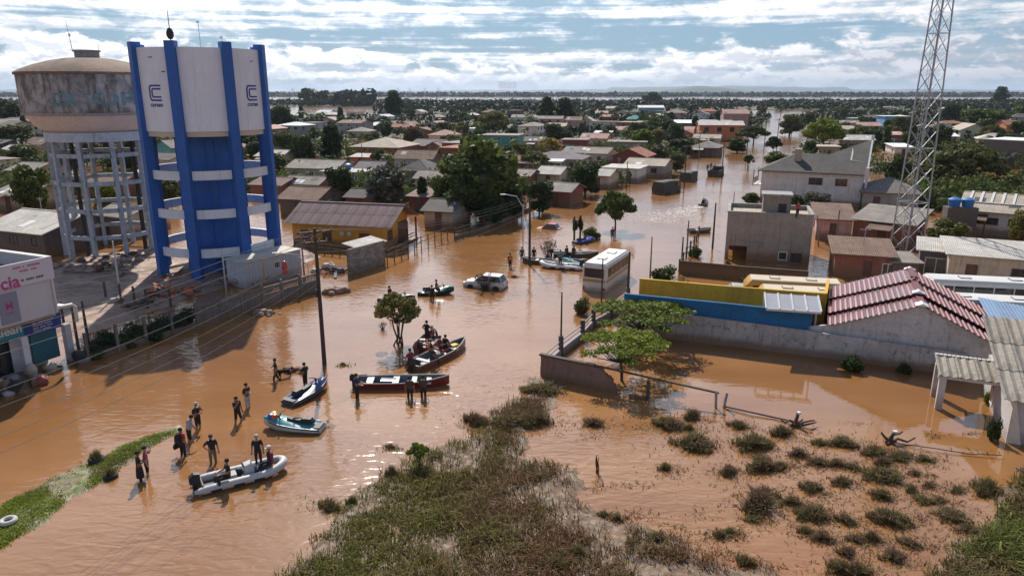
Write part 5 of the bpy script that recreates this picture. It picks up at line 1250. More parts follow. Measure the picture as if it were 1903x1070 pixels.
GRP = 'trees of the far town'; kinds = [('round', 'dark'), ('round', 'mid'), ('tall', 'dark'), ('spread', 'olive'), ('round', 'olive'), ('palm', 'mid'), ('round', 'dark'), ('spread', 'mid')]
LBL = {('round', 'dark'): 'dark round tree among the far roofs', ('round', 'mid'): 'mid green round tree among the far roofs', ('tall', 'dark'): 'tall dark tree among the far roofs', ('spread', 'olive'): 'olive spreading tree among the far roofs',
       ('round', 'olive'): 'olive round tree among the far roofs', ('palm', 'mid'): 'slender palm among the far roofs', ('spread', 'mid'): 'green spreading tree among the far roofs'}
nt_ = 0
for k in range(6000):
    if nt_ >= 292: break
    px_ = fr.uniform(-40, 1940); py_ = 207 + (fr.random() ** 1.7) * 120; c = G(px_, py_)
    if (py_ < 219 and px_ < 715) or (py_ < 212 and px_ < 1240): continue
    if street_d(c.x, c.y) < 9 or (py_ > 285 and 1000 < px_ < 1640) or (py_ > 268 and 1380 < px_ < 1560): continue
    if any(hypot(c.x - x, c.y - y) < r * .62 for x, y, r in OCC): continue
    kd, lf = fr.choice(kinds); s = fr.uniform(.55, 1.1); pw, ph = dict(round=(7, 6.5), tall=(5, 9), spread=(10, 6.5), palm=(4.5, 8))[kd]
    for q in range(8):
        rl, sh = near_label(c.x, c.y, q); lb = LBL[(kd, lf)].replace('among the far roofs', rl + ' the ' + sh)
        if len(lb.split()) <= 16 and lb not in used: break
    used.add(lb)
    tree(lb, c, pw * s, ph * s * fr.uniform(.85, 1.1), kd, lf, group=GRP, rs=fr); nt_ += 1; OCC.append((c.x, c.y, 3.2))
def clump_mass(name, label, polys, spacing, hmin, hmax, mat, seed, per=26, size=1.0, cat=None):
    """a wood that reads as one mass: leafy clumps joined into one object"""
    r = np.random.default_rng(seed); VV = []; n = 0
    for (poly, dens) in polys:
        xs = [p[0] for p in poly]; ys = [p[1] for p in poly]; area = (max(xs) - min(xs)) * (max(ys) - min(ys)); k = int(area / (spacing * spacing) * dens)
        x = r.uniform(min(xs), max(xs), k); y = r.uniform(min(ys), max(ys), k); ok = inside(poly, x, y) & (vnoise(x, y, .012, seed, 3) > .34); x, y = x[ok], y[ok]
        h = hmin + (hmax - hmin) * r.random(len(x)) ** 1.6
        d = r.normal(size=(len(x), per, 3)); d /= np.linalg.norm(d, axis=2)[..., None]; rr = r.random((len(x), per, 1)) ** .35
        c = np.stack([x, y, h * .52], -1)[:, None, :] + d * rr * np.stack([h * .5, h * .5, h * .5], -1)[:, None, :]
        c = c.reshape(-1, 3); hs = np.repeat(h, per); nn = d.reshape(-1, 3) + r.normal(size=c.shape) * .6; nn /= np.linalg.norm(nn, axis=1)[:, None]
        a = np.cross(nn, r.normal(size=c.shape)); a /= np.linalg.norm(a, axis=1)[:, None]; b = np.cross(nn, a); s = (size * hs / 8 * (.6 + .8 * r.random(len(c))))[:, None]
        VV.append(np.stack([c - a * s, c - b * s, c + a * s, c + b * s], 1).reshape(-1, 3))
    V = np.concatenate(VV); F = np.arange(len(V)).reshape(-1, 4); tag(link(name, np_mesh(name, V, F, mat)), label, cat, kind='stuff')
FW = foliage('far_wood', (.030, .044, .020), (.075, .098, .036), (.11, .12, .045), trans=0)
clump_mass('riverside_woods', 'dark woods along the flooded river banks', [(W([(-300, 197.3), (760, 197.3), (760, 191), (-300, 191)]), 1.0), (W([(690, 212.8), (1215, 208.8), (1215, 192), (700, 192)]), 1.0), (W([(1190, 204.8), (2300, 204.8), (2200, 191), (1225, 191)]), 1.0)], 8, 4, 8, FW, 3, 12, 1.6)
clump_mass('far_shore_woods', 'thin line of trees on the far shore', [(W([(-800, 180.9), (2800, 180.9), (2800, 178.9), (-800, 178.9)]), .8)], 22, 9, 18, FW, 5, 10, 3.0)
clump_mass('town_undergrowth', 'gardens and low bushes between the far roofs', [(town_l, 1.0), (town_r, 1.0)], 6.0, 1.2, 5.2, FW, 8, 16, 1.2)
clump_mass('island_tree_row', 'row of tall trees standing on the river island', [(W([(560, 198), (690, 198), (690, 194), (560, 194)]), 1.0)], 26, 14, 24, FW, 9, 60, 1.6)
# gardens nearer by, between the flooded houses, kept clear of streets and of the houses themselves
def garden_mass():
    r = np.random.default_rng(23); P = []
    for k in range(9000):
        x_, y_ = r.uniform(-20, 1930), r.uniform(262, 400); c = G(x_, y_)
        if street_d(c.x, c.y) < 13 or (x_ > 1250 and 325 < y_ and x_ < 1660) or (y_ > 345 and 1000 < x_ < 1300) or (y_ > 397 and 520 < x_ < 1010) or (y_ > 372 and x_ < 430): continue
        if any(hypot(c.x - q[0], c.y - q[1]) < q[2] * .58 for q in OCC): continue
        if vnoise(np.array([c.x]), np.array([c.y]), .05, 6, 2)[0] < .42: continue
        P.append((c.x, c.y, r.uniform(1.3, 4.6)))
        if len(P) > 1100: break
    P = np.array(P); per = 70; n = len(P); d = r.normal(size=(n, per, 3)); d /= np.linalg.norm(d, axis=2)[..., None]; h = P[:, 2][:, None, None]
    c = np.stack([P[:, 0], P[:, 1], P[:, 2] * .45], -1)[:, None, :] + d * r.random((n, per, 1)) ** .35 * h * np.array([.62, .62, .5]); c = c.reshape(-1, 3); nn = d.reshape(-1, 3) + r.normal(size=c.shape) * .6; nn /= np.linalg.norm(nn, axis=1)[:, None]
    a = np.cross(nn, r.normal(size=c.shape)); a /= np.linalg.norm(a, axis=1)[:, None]; b = np.cross(nn, a); s_ = (.2 + .25 * r.random(len(c)))[:, None]
    V = np.stack([c - a * s_, c - b * s_ * .7, c + a * s_, c + b * s_ * .7], 1).reshape(-1, 3); tag(link('garden_shrubbery', np_mesh('garden_shrubbery', V, np.arange(len(V)).reshape(-1, 4), LEAF['mid'])), 'low garden shrubbery between the flooded houses', None, kind='stuff')
garden_mass()
# ------------------------------------------------------------------ marsh weeds, grass, drift
def weed_mat(name, cols, scale=.5, lefty=None):
    n = NT(name); pos = n.geo.outputs['Position']; ri = n.geo.outputs['Random Per Island']
    f = n.noise(pos, scale, 3, .6); g = n.noise(pos, scale * .35, 3, .55)
    col = n.mix(n.smooth(f, .38, .62), cols[0], cols[1])
    if lefty is None: col = n.mix(n.math('MULTIPLY', n.smooth(g, .5, .62), .85), col, cols[2])
    else: col = n.mix(n.math('MULTIPLY', n.smooth(n.math('ADD', n.sep(pos)[0], n.math('MULTIPLY', n.math('SUBTRACT', g, .5), 14.0)), lefty[1], lefty[0]), .85), col, cols[2])      # fresher growth at one end of the point
    col = n.mix(1.0, col, n.mix(ri, (.5, .5, .5), (1.55, 1.5, 1.45)), 'MULTIPLY')
    n.base(col); n.set(Roughness=.75); n.b.inputs['Specular IOR Level'].default_value = .1
    tr = n.N.new('ShaderNodeBsdfTranslucent'); n.L.new(col, tr.inputs['Color']); ms = n.N.new('ShaderNodeMixShader'); ms.inputs[0].default_value = .3
    n.L.new(n.b.outputs[0], ms.inputs[1]); n.L.new(tr.outputs[0], ms.inputs[2]); n.L.new(ms.outputs[0], n.N['Material Output'].inputs['Surface']); return n.m
M_WEED = weed_mat('dry_marsh_weed', ((.185, .105, .060), (.19, .140, .068), (.165, .165, .046)), .5, (-5.0, 1.5))
M_WEEDG = weed_mat('green_bank_weed', ((.19, .125, .065), (.17, .145, .06), (.15, .17, .045)))
M_CLUMP = weed_mat('weed_clump', ((.165, .125, .068), (.19, .165, .072), (.175, .115, .08)), 1.5)
M_GRASS = weed_mat('verge_grass', ((.19, .24, .035), (.26, .31, .05), (.22, .21, .08)))
def blades(x, y, z, h, w, lean, seed, bend=.5):
    """two-segment blades: x,y,z roots; h length; w width"""
    r = np.random.default_rng(seed); n = len(x); a = r.uniform(0, 2 * pi, n); l = lean * r.random(n)
    dx, dy = np.cos(a), np.sin(a); tx, ty = -dy, dx; b2 = r.uniform(0, 2 * pi, n); tx, ty = np.cos(b2), np.sin(b2)
    p0 = np.stack([x, y, z], -1); p1 = p0 + np.stack([dx * l * h * .45, dy * l * h * .45, h * .6], -1); p2 = p0 + np.stack([dx * l * h * (1 + bend), dy * l * h * (1 + bend), h * (1 - .35 * l)], -1)
    wv = np.stack([tx, ty, 0 * tx], -1) * (w / 2)[:, None]
    V = np.stack([p0 - wv, p0 + wv, p1 + wv * .9, p1 - wv * .9, p2], 1).reshape(-1, 3)
    i = np.arange(n)[:, None] * 5; T = np.concatenate([i + [[0, 1, 2]], i + [[0, 2, 3]], i + [[3, 2, 4]]], 0)
    return V, T
def scatter(poly, n, seed, zat, dens=None):
    r = np.random.default_rng(seed); xs = [p[0] for p in poly]; ys = [p[1] for p in poly]
    x = r.uniform(min(xs), max(xs), n); y = r.uniform(min(ys), max(ys), n); ok = inside(poly, x, y)
    if dens is not None: ok &= r.random(n) < dens(x, y)
    return x[ok], y[ok]
def thicket(name, label, poly, n_tufts, per, seed, zat, mat, hr_, w, dens, lean=1.1, spread=.16):
    r = np.random.default_rng(seed); x, y = scatter(poly, n_tufts, seed, zat, dens); H = hr_[0] + (hr_[1] - hr_[0]) * vnoise(x, y, .7, seed + 2, 3) ** 1.5 * (0.6 + .8 * r.random(len(x)))
    X = np.repeat(x, per) + r.normal(size=len(x) * per) * spread; Y = np.repeat(y, per) + r.normal(size=len(x) * per) * spread; Z = np.maximum(zat(X, Y), -.02) - .02
    h = np.repeat(H, per) * (.45 + .75 * r.random(len(X))); V, T = blades(X, Y, Z, h, w * (.6 + .8 * r.random(len(X))), lean, seed + 1)
    tag(link(name, np_mesh(name, V, T, mat)), label, None, kind='stuff')
MP = MARSH + [(8, 17), (-6, 17)]
def md(x, y):
    d = edge_dist(MP, x, y); g = vnoise(x, y, .33, 21, 3); wet = np.clip((x - 1.5) / 5, 0, 1) * np.clip((32 - y) / 6, 0, 1)
    neck = np.clip((y - 31.5) / 5, 0, 1)
    return np.clip(d / 1.5, .06, 1) * np.clip((g - .26 - .34 * wet - .22 * neck) * 6, .04, 1)
thicket('marsh_weeds', 'tangle of dry brown and olive weeds on the muddy point', MP, 15000, 12, 31, marsh_z, M_WEED, (.10, .62), .032, md)
MP2 = MARSH2 + [(26, 17), (14, 17)]
thicket('bank_weeds', 'green and brown weeds on the bank at the lower right', MP2, 9000, 12, 37, marsh2_z, M_WEEDG, (.2, .95), .045, lambda x, y: np.clip(edge_dist(MP2, x, y) / 1.6, .04, 1) * np.clip((vnoise(x, y, .6, 14, 3) - .3) * 5, .05, 1))
def vd(x, y): return np.clip(edge_dist(VERGE, x, y) / .5, 0, 1) * np.clip((vnoise(x, y, .5, 4, 3) - .30) * 7, .03, 1)
thicket('verge_grass_blades', 'bright green grass on the verge beside the wading people', VERGE, 17000, 6, 41, verge_z, M_GRASS, (.05, .22), .03, vd, 1.0, .1)

CL = {}
def clump_mesh(k):
    if k in CL: return CL[k]
    r = np.random.default_rng(100 + k); n = 520; a = r.uniform(0, 2 * pi, n); R = .5 * np.sqrt(r.random(n)) * (.65 + .5 * np.sin(a * (2 + k % 3) + k)); x, y = R * np.cos(a) * 1.15, R * np.sin(a) * .8
    h = (.85 - .6 * (R / .6) ** 2 + .1) * (.45 + .7 * r.random(n)) * .85; V1, T1 = blades(x, y, 0 * x - .04, np.maximum(.1, h), .018 + .022 * r.random(n), .55, 50 + k, .2)
    CL[k] = np_mesh('weed_tuft', V1, T1, M_CLUMP); return CL[k]
SPOTS = [(1396, 828, 66, 46), (1452, 806, 42, 36), (1417, 868, 64, 40), (1355, 876, 32, 28), (1372, 792, 36, 24), (1484, 845, 36, 26), (1523, 824, 30, 20), (1564, 824, 50, 28), (1520, 860, 42, 22), (1555, 863, 36, 22), (1584, 870, 32, 20),
 (1626, 840, 48, 24), (1676, 849, 48, 24), (1717, 854, 32, 18), (1637, 886, 62, 36), (1640, 860, 36, 26), (1505, 908, 42, 30), (1564, 897, 40, 28), (1637, 922, 42, 32), (1693, 910, 30, 20), (1717, 931, 40, 20), (1655, 968, 68, 46), (1514, 958, 62, 40), (1472, 934, 42, 26),
 (1570, 968, 36, 30), (1411, 935, 86, 56), (1399, 966, 30, 18), (1355, 990, 20, 18), (1496, 987, 30, 22), (1528, 1000, 42, 28), (1590, 1003, 34, 22), (1620, 1001, 32, 34), (1384, 1046, 38, 34), (1573, 1028, 36, 28), (1561, 1060, 52, 46), (1593, 1064, 54, 46), (1770, 962, 60, 26),
 (1832, 908, 52, 44), (1779, 911, 36, 14), (1726, 902, 32, 14), (1103, 788, 40, 26), (1239, 792, 52, 34), (1286, 775, 38, 34), (1291, 826, 76, 40), (1280, 798, 22, 24), (1353, 880, 30, 30), (1236, 870, 26, 24), (1221, 1003, 32, 32), (1171, 1010, 22, 24), (1074, 1030, 36, 42), (1032, 1055, 52, 50),
 (1147, 966, 18, 26), (1121, 957, 22, 18), (1336, 996, 24, 26), (1356, 988, 22, 18), (725, 831, 20, 14), (637, 678, 10, 12), (955, 515, 12, 8), (1012, 728, 66, 34), (1000, 784, 56, 44), (880, 784, 44, 40), (945, 790, 62, 40), (612, 942, 44, 34), (728, 884, 22, 50), (655, 935, 20, 36), (1450, 868, 30, 24), (1700, 880, 26, 14), (1745, 930, 30, 14), (1800, 985, 44, 24), (1690, 1010, 40, 22), (1660, 1035, 50, 30)]
LMK = [('the broken corner wall', G(1080, 705)), ('the porch house', G(1850, 800)), ('the fallen fence snag', G(1478, 790)), ('the driftwood snag', G(1655, 820)), ('the bank of green weeds', G(1850, 1000)), ('the brown marsh point', G(1150, 1000)), ('the rubber boat', G(540, 900))]
rank = {}; items = []
for (x, y, w, hh) in SPOTS:
    p = G(x, y); j = min(range(len(LMK)), key=lambda i: (LMK[i][1] - p).length); items.append((j, (LMK[j][1] - p).length, x, y, w, hh, p))
ORD = ['nearest', 'second nearest', 'third nearest', 'fourth nearest', 'fifth nearest', 'sixth nearest', 'seventh nearest', 'eighth nearest', 'ninth nearest', 'tenth nearest', 'eleventh nearest', 'twelfth nearest', 'thirteenth nearest', 'fourteenth nearest', 'fifteenth nearest', 'sixteenth nearest', 'seventeenth nearest', 'eighteenth nearest', 'nineteenth nearest', 'twentieth nearest', 'twenty-first nearest', 'twenty-second nearest', 'twenty-third nearest', 'twenty-fourth nearest']
cr = random.Random(9)
for j, d, x, y, w, hh, p in sorted(items, key=lambda q: (q[0], q[1])):
    k = rank.get(j, 0); rank[j] = k + 1; s = pxm(p); W_ = w / s; H_ = hh / s * .95
    sz = 'large' if W_ > 1.5 else ('small' if W_ < .9 else 'mid-sized')
    t = thing('weed_clump', f'{sz} weed clump rising from brown water, {ORD[min(k, 23)]} to {LMK[j][0]}', 'weed', p, cr.uniform(-.4, .4), 'weed clumps in the flooded lot', (W_ * 1.02, W_ * .95, max(.22, H_ * .72)))
    link('tuft', clump_mesh(cr.randrange(6)), t)
    if W_ > 1.2:
        for q in range(2): o = link('tuft', clump_mesh(cr.randrange(6)), t, (cr.uniform(-.4, .4), cr.uniform(-.25, .25), 0), cr.uniform(0, 6), cr.uniform(.55, .8))

# loose mats of drowned weed floating round the clumps
def weed_mats():
    r = np.random.default_rng(61); X, Y = [], []
    for j, d, x, y, w, hh, q in items:
        n = int(80 + w * 2.8); a = r.normal(size=(n, 2)) * np.array([.75 * w / pxm(q), .42 * w / pxm(q)]) + np.array([.25 * w / pxm(q), -.1]); X.append(q.x + a[:, 0]); Y.append(q.y + a[:, 1])
    for k in range(46):
        q = G(r.uniform(1090, 1860), r.uniform(775, 1060)); n = r.integers(25, 90); sx, sy = r.uniform(.15, .7), r.uniform(.1, .3); X.append(q.x + r.normal(size=n) * sx); Y.append(q.y + r.normal(size=n) * sy)
    X = np.concatenate(X); Y = np.concatenate(Y); n = len(X); V, T = blades(X, Y, np.zeros(n) - .01, .03 + .16 * r.random(n) ** 2, .02 + .035 * r.random(n), 2.6, 62, .6)
    tag(link('floating_weed_mats', np_mesh('floating_weed_mats', V, T, M_WEED)), 'ragged mats of drowned weed floating among the clumps', None, kind='stuff')
weed_mats()
# broken corner wall, its loose beam and the street fence
BRK = wm('crumbling_brick', (.20, .125, .095), streak=.4, spot=.5, mud=.6, mudz=.5)
def corner_wall():
    a, b, e = G(1006, 697), G(1146, 728), G(1334, 757); t = thing('wall', 'broken brick corner wall with its coping beam hanging loose', 'wall', a, 0); d = (b - a); L = d.length; u = d / L
    m = MB(); n = Vector((-u.y, u.x, 0)) * .1; zt = 1.32; prof = [(0, zt), (L * .62, zt), (L * .80, zt - .02), (L * .86, zt - .35), (L * .93, zt - .55), (L * .97, zt - .95), (L, .1)]
    top = [u * x + Vector((0, 0, z)) for x, z in prof]; bot = [u * x + Vector((0, 0, -.5)) for x, z in prof]
    for i in range(len(prof) - 1): m.add([bot[i] - n, bot[i + 1] - n, top[i + 1] - n, top[i] - n, bot[i] + n, bot[i + 1] + n, top[i + 1] + n, top[i] + n], [(0, 1, 2, 3), (7, 6, 5, 4), (3, 2, 6, 7)] + ([(0, 3, 7, 4)] if i == 0 else []))
    m.build('wall_panel', BRK, t)
    # loose bricks still bonded along the broken edge
    bm_ = MB(); bm_.box(-.12, -.06, -.035, .12, .06, .035); bme = bm_.mesh('brick', paint('brick_red', (.26, .11, .07), .9, .2, 5, rndv=.25)); rr = random.Random(2)
    for i in range(16):
        x = L * rr.uniform(.80, 1.02); z = max(.03, min(zt, np.interp(x / L, [.8, .86, .93, .97, 1.0], [zt, zt - .35, zt - .55, zt - .95, .1]))); o = link('brick', bme, t, tuple(u * x + Vector((0, 0, z + .01)))); o.rotation_euler = (rr.uniform(-.2, .2), rr.uniform(-.2, .2), atan2(u.y, u.x) + rr.uniform(-.3, .3))
    ee = e - a
    m = MB(); m.beam(Vector((0, 0, zt + .06)) - u * .1, u * L * .72 + Vector((0, 0, zt + .06)), .28, .12); m.beam(u * L * .72 + Vector((0, 0, zt + .06)), ee + Vector((0, 0, .88)), .13, .09); m.build('coping_beam', paint('dark_coping', (.085, .07, .062), .9, .2, 2), t)
    pst = G(1203, 742) - a; m = MB(); m.box(pst.x - .09, pst.y - .09, -.5, pst.x + .09, pst.y + .09, 1.17); m.build('post', MATS['dark_coping'], t)
    m = MB(); m.beam((pst.x - .1, pst.y, .12), (pst.x - 1.0, pst.y + .35, .16), .2, .2); m.build('rubble', BRK, t)
    for dx in (-.1, .28):
        m = MB(); m.beam((ee.x + dx, ee.y, -.4), (ee.x + dx * 1.6, ee.y, .9), .12, .12); m.build('post', GREYC, t)
corner_wall()
def snag(label, px, ln, rz, seed, h=.7):
    t = thing('driftwood_snag', label, 'driftwood', G(*px), rz); r = random.Random(seed); WD = paint('wet_brown_wood', (.085, .048, .03), .8, .3, 4)
    for i in range(5):
        m = MB(); limb_mb(m, (r.uniform(-.3, .3), r.uniform(-.2, .2), .02), (r.uniform(-ln, ln) * .8, r.uniform(-.5, .5), r.uniform(.05, h)), .09, .04, r, 6); m.build('branch', WD, t, True)
    m = MB(); limb_mb(m, (-.1, 0, -.2), (.15, .1, h), .13, .08, r, 7); m.build('stump', WD, t, True)
    m = MB(); m.box(.08, .0, h - .04, .26, .18, h + .07); m.build('white_cap', FRW, t)
snag('driftwood snag with pale cap at the end of the fallen fence', (1478, 792), 1.6, .2, 1); snag('reddish driftwood snag with white cap in the open pool', (1655, 822), 1.6, -.2, 4, .55)
for lb, pts in (('fallen fence rail lying in the water by the snag', [(1345, 757), (1395, 770), (1440, 778), (1478, 788)]), ('thin wire sagging over the pool toward the porch house', [(1668, 826), (1740, 838), (1800, 846), (1860, 850)])):
    t = thing('fence_rail', lb, 'fence rail', G(*pts[0])); P0 = G(*pts[0]); m = MB(); m.tube([G(*q) - P0 + Vector((0, 0, .08 + .06 * (i % 2))) for i, q in enumerate(pts)], .05 if 'rail' in lb else .025, 6); m.build('rail', paint('wet_rail', (.06, .045, .038), .8), t)
t = thing('stump', 'thin broken stump standing at the edge of the brown pool', 'stump', G(1110, 878)); r_ = random.Random(8)
for i in range(3): m = MB(); limb_mb(m, (0, 0, -.3), (r_.uniform(-.12, .06), r_.uniform(-.06, .06), r_.uniform(.7, 1.2)), .045, .02, r_, 5, .03); m.build('branch', BARK, t)
# fence along the street from the corner wall up to the blue wall
def street_fence():
    pts = gp((1006, 695), (1042, 662), (1082, 630), (1102, 608), (1135, 590), (1166, 566)); t = run_wall('fence', 'low grey street fence with square posts beside the umbrella trees', pts, .55, wm('grey_fence_panel', (.30, .29, .31), mud=.5, mudz=.4), .15, cat='fence')
    P0 = Vector(pts[0] + (0,))
    for i, q in enumerate(pts[1:]):
        q = Vector(q + (0,)) - P0; m = MB(); m.box(q.x - .16, q.y - .16, -.5, q.x + .16, q.y + .16, 1.45); m.build('post', paint('dark_fence_post', (.09, .085, .085), .8), t)
    for i in range(5):
        a, b = Vector(pts[i] + (0,)) - P0, Vector(pts[i + 1] + (0,)) - P0
        for z in (.8, 1.1): m = MB(); m.beam(a + Vector((0, 0, z)), b + Vector((0, 0, z)), .06, .06); m.build('rail', GREYC, t)
street_fence()
# tyres used as planters on the verge
def tyre(label, px, s, mat, plant):
    p = G(*px); p.z = float(verge_z(np.array([p.x]), np.array([p.y]))[0]); t = thing('planter_tyre', label, 'tyre', p, 0, None, s)
    m = MB(); m.lathe([(.30 + .12 * cos(a), .12 + .12 * sin(a)) for a in [2 * pi * i / 10 for i in range(11)]], 22); m.build('tyre', mat, t, True)
    m = MB(); m.lathe([(0, .06), (.3, .05)], 16); m.build('soil', M_MARSH, t)
    if plant: link('tuft', clump_mesh(plant), t, (0, 0, .05), 0, (.7, .7, .9))
TY = paint('black_rubber', (.025, .025, .027), .8, .3, 4)
tyre('black tyre planter with dry tuft on the grass verge', (180, 858), .92, TY, 3); tyre('whitewashed tyre planter lying on the verge at the left edge', (17, 975), .80, paint('whitewashed_rubber', (.5, .47, .44), .8, .2), 0); tyre('half buried tyre planter at the water side of the verge', (206, 886), .78, TY, 5)
# ------------------------------------------------------------------ vehicles
def lp(name, c, **k): return paint(name, c, **dict(dict(rough=.35, var=.06, spec=.5, mud=.5, mudz=.5), **k))
def rbox_ring(x, hw, z0, z1, r=.25, n=4):
    """rounded-top section across y at station x"""
    pts = [(x, -hw, z0), (x, -hw, z1 - r)]
    for i in range(1, n + 1): a = pi / 2 * i / n; pts.append((x, -hw + r - r * cos(a), z1 - r + r * sin(a)))
    for i in range(n): a = pi / 2 * i / n; pts.append((x, hw - r + r * sin(a), z1 - r + r * cos(a)))
    pts += [(x, hw, z1 - r), (x, hw, z0)]; return pts
def bus(label, p, rz, L, W_, H, bodym, roofm, stripe=None, nwin=5, group='flooded buses', cab=.4, rear_glass=True):
    t = thing('bus', label, 'bus', p, rz, group); hw = W_ / 2          # local +x is the front, origin at the tail
    m = MB(); m.loft([rbox_ring(0, hw - .06, -.9, H - .12, .2), rbox_ring(.12, hw, -.9, H, .24), rbox_ring(L - cab, hw, -.9, H, .24), rbox_ring(L - .05, hw - .1, -.9, H - .45, .22), rbox_ring(L, hw - .14, -.9, H - 1.0, .2)]); body = m.build('body', bodym, t, True)
    m = MB(); m.loft([rbox_ring(.14, hw - .18, H - .02, H + .09, .08), rbox_ring(L - cab - .1, hw - .18, H - .02, H + .09, .08)]); rf = m.build('roof', roofm, t, True)
    for x in (L * .3, L * .68):
        m = MB(); m.box(x - .35, -.32, H + .088, x + .35, .32, H + .15); h_ = m.build('roof_hatch', roofm, rf)
        m = MB(); m.tube([(x - .38, -.36, H + .12), (x + .38, -.36, H + .12), (x + .38, .36, H + .12), (x - .38, .36, H + .12), (x - .38, -.36, H + .12)], .03, 5); m.build('hatch_seal', BLACKM, h_)
    z0, z1 = H - 1.18, H - .36; x0, x1 = .45, L - cab - .15; w = (x1 - x0) / nwin
    for s in (-1, 1):
        for i in range(nwin):
            a, b = x0 + w * i + .05, x0 + w * (i + 1) - .05; m = MB(); m.box(a, s * hw - .012, z0, b, s * hw + .012, z1); m.build('window', GL, t)
        if stripe is not None: m = MB(); m.box(.14, s * (hw + .004) - .006, z0 - .42, L - cab, s * (hw + .004) + .006, z0 - .15); m.build('stripe', stripe, body)
    if rear_glass: m = MB(); m.box(-.015, -hw + .22, z0, .02, hw - .22, z1); m.build('rear_window', GL, t)
    if stripe is not None: m = MB(); m.box(-.012, -hw + .1, z0 - .42, .02, hw - .1, z0 - .15); m.build('rear_stripe', stripe, body)
    m = MB(); m.add([(L - cab + .06, -hw + .2, H - .2), (L - cab + .06, hw - .2, H - .2), (L + .03, hw - .25, z0 - .05), (L + .03, -hw + .25, z0 - .05), (L - cab, -hw + .2, H - .25), (L - cab, hw - .2, H - .25), (L - .05, hw - .25, z0 - .1), (L - .05, -hw + .25, z0 - .1)], [(0, 1, 2, 3), (7, 6, 5, 4), (0, 4, 5, 1), (1, 5, 6, 2), (2, 6, 7, 3), (3, 7, 4, 0)]); m.build('windscreen', GL, t)
    for s in (-1, 1):
        m = MB(); m.box(-.03, s * (hw - .2) - .08, .1, .01, s * (hw - .2) + .08, .38); m.build('tail_light', paint('tail_light_red', (.35, .03, .02), .3), t)
        m = MB(); m.tube([(L - .25, s * hw, z1 - .1), (L + .1, s * (hw + .22), z1 - .05), (L + .1, s * (hw + .22), z1 - .5)], .035, 6); m.build('mirror', BLACKM, t)
    return t
WB = lp('bus_white', (.62, .60, .56)); YB = lp('bus_yellow', (.46, .27, .05)); CRM = lp('bus_cream_roof', (.60, .50, .36)); OCH = lp('bus_ochre_stripe', (.40, .27, .11))
sa = radians(90 - 26)
bus('white and ochre bus sunk in the middle of the street', G(1103, 541), sa, 7.2, 2.25, 2.42, WB, paint('bus_roof_white', (.68, .67, .65), .5, .06, 1), OCH, 5, None)
wb = lambda x, y, z: G(x, y, z)
p = G(1562, 527, 2.2); bus('yellow bus with cream roof, farther of the pair behind the wall', (p.x, p.y, 0), radians(167), 7.4, 2.2, 2.3, YB, CRM, None, 6, 'yellow buses behind the ochre wall')
p = G(1585, 545, 2.2); bus('yellow bus with cream roof, nearer of the pair behind the wall', (p.x, p.y, 0), radians(168), 7.0, 2.2, 2.3, YB, CRM, None, 6, 'yellow buses behind the ochre wall')
p = G(1962, 528, 2.6); bus('white bus farthest back in the row at the right edge', (p.x, p.y, 0), radians(168), 9.5, 2.4, 2.7, WB, WB, None, 6, 'white buses at the right edge')
p = G(1975, 562, 2.6); bus('white bus nearest the maroon roof at the right edge', (p.x, p.y, 0), radians(167), 9.3, 2.4, 2.6, WB, WB, None, 6, 'white buses at the right edge')
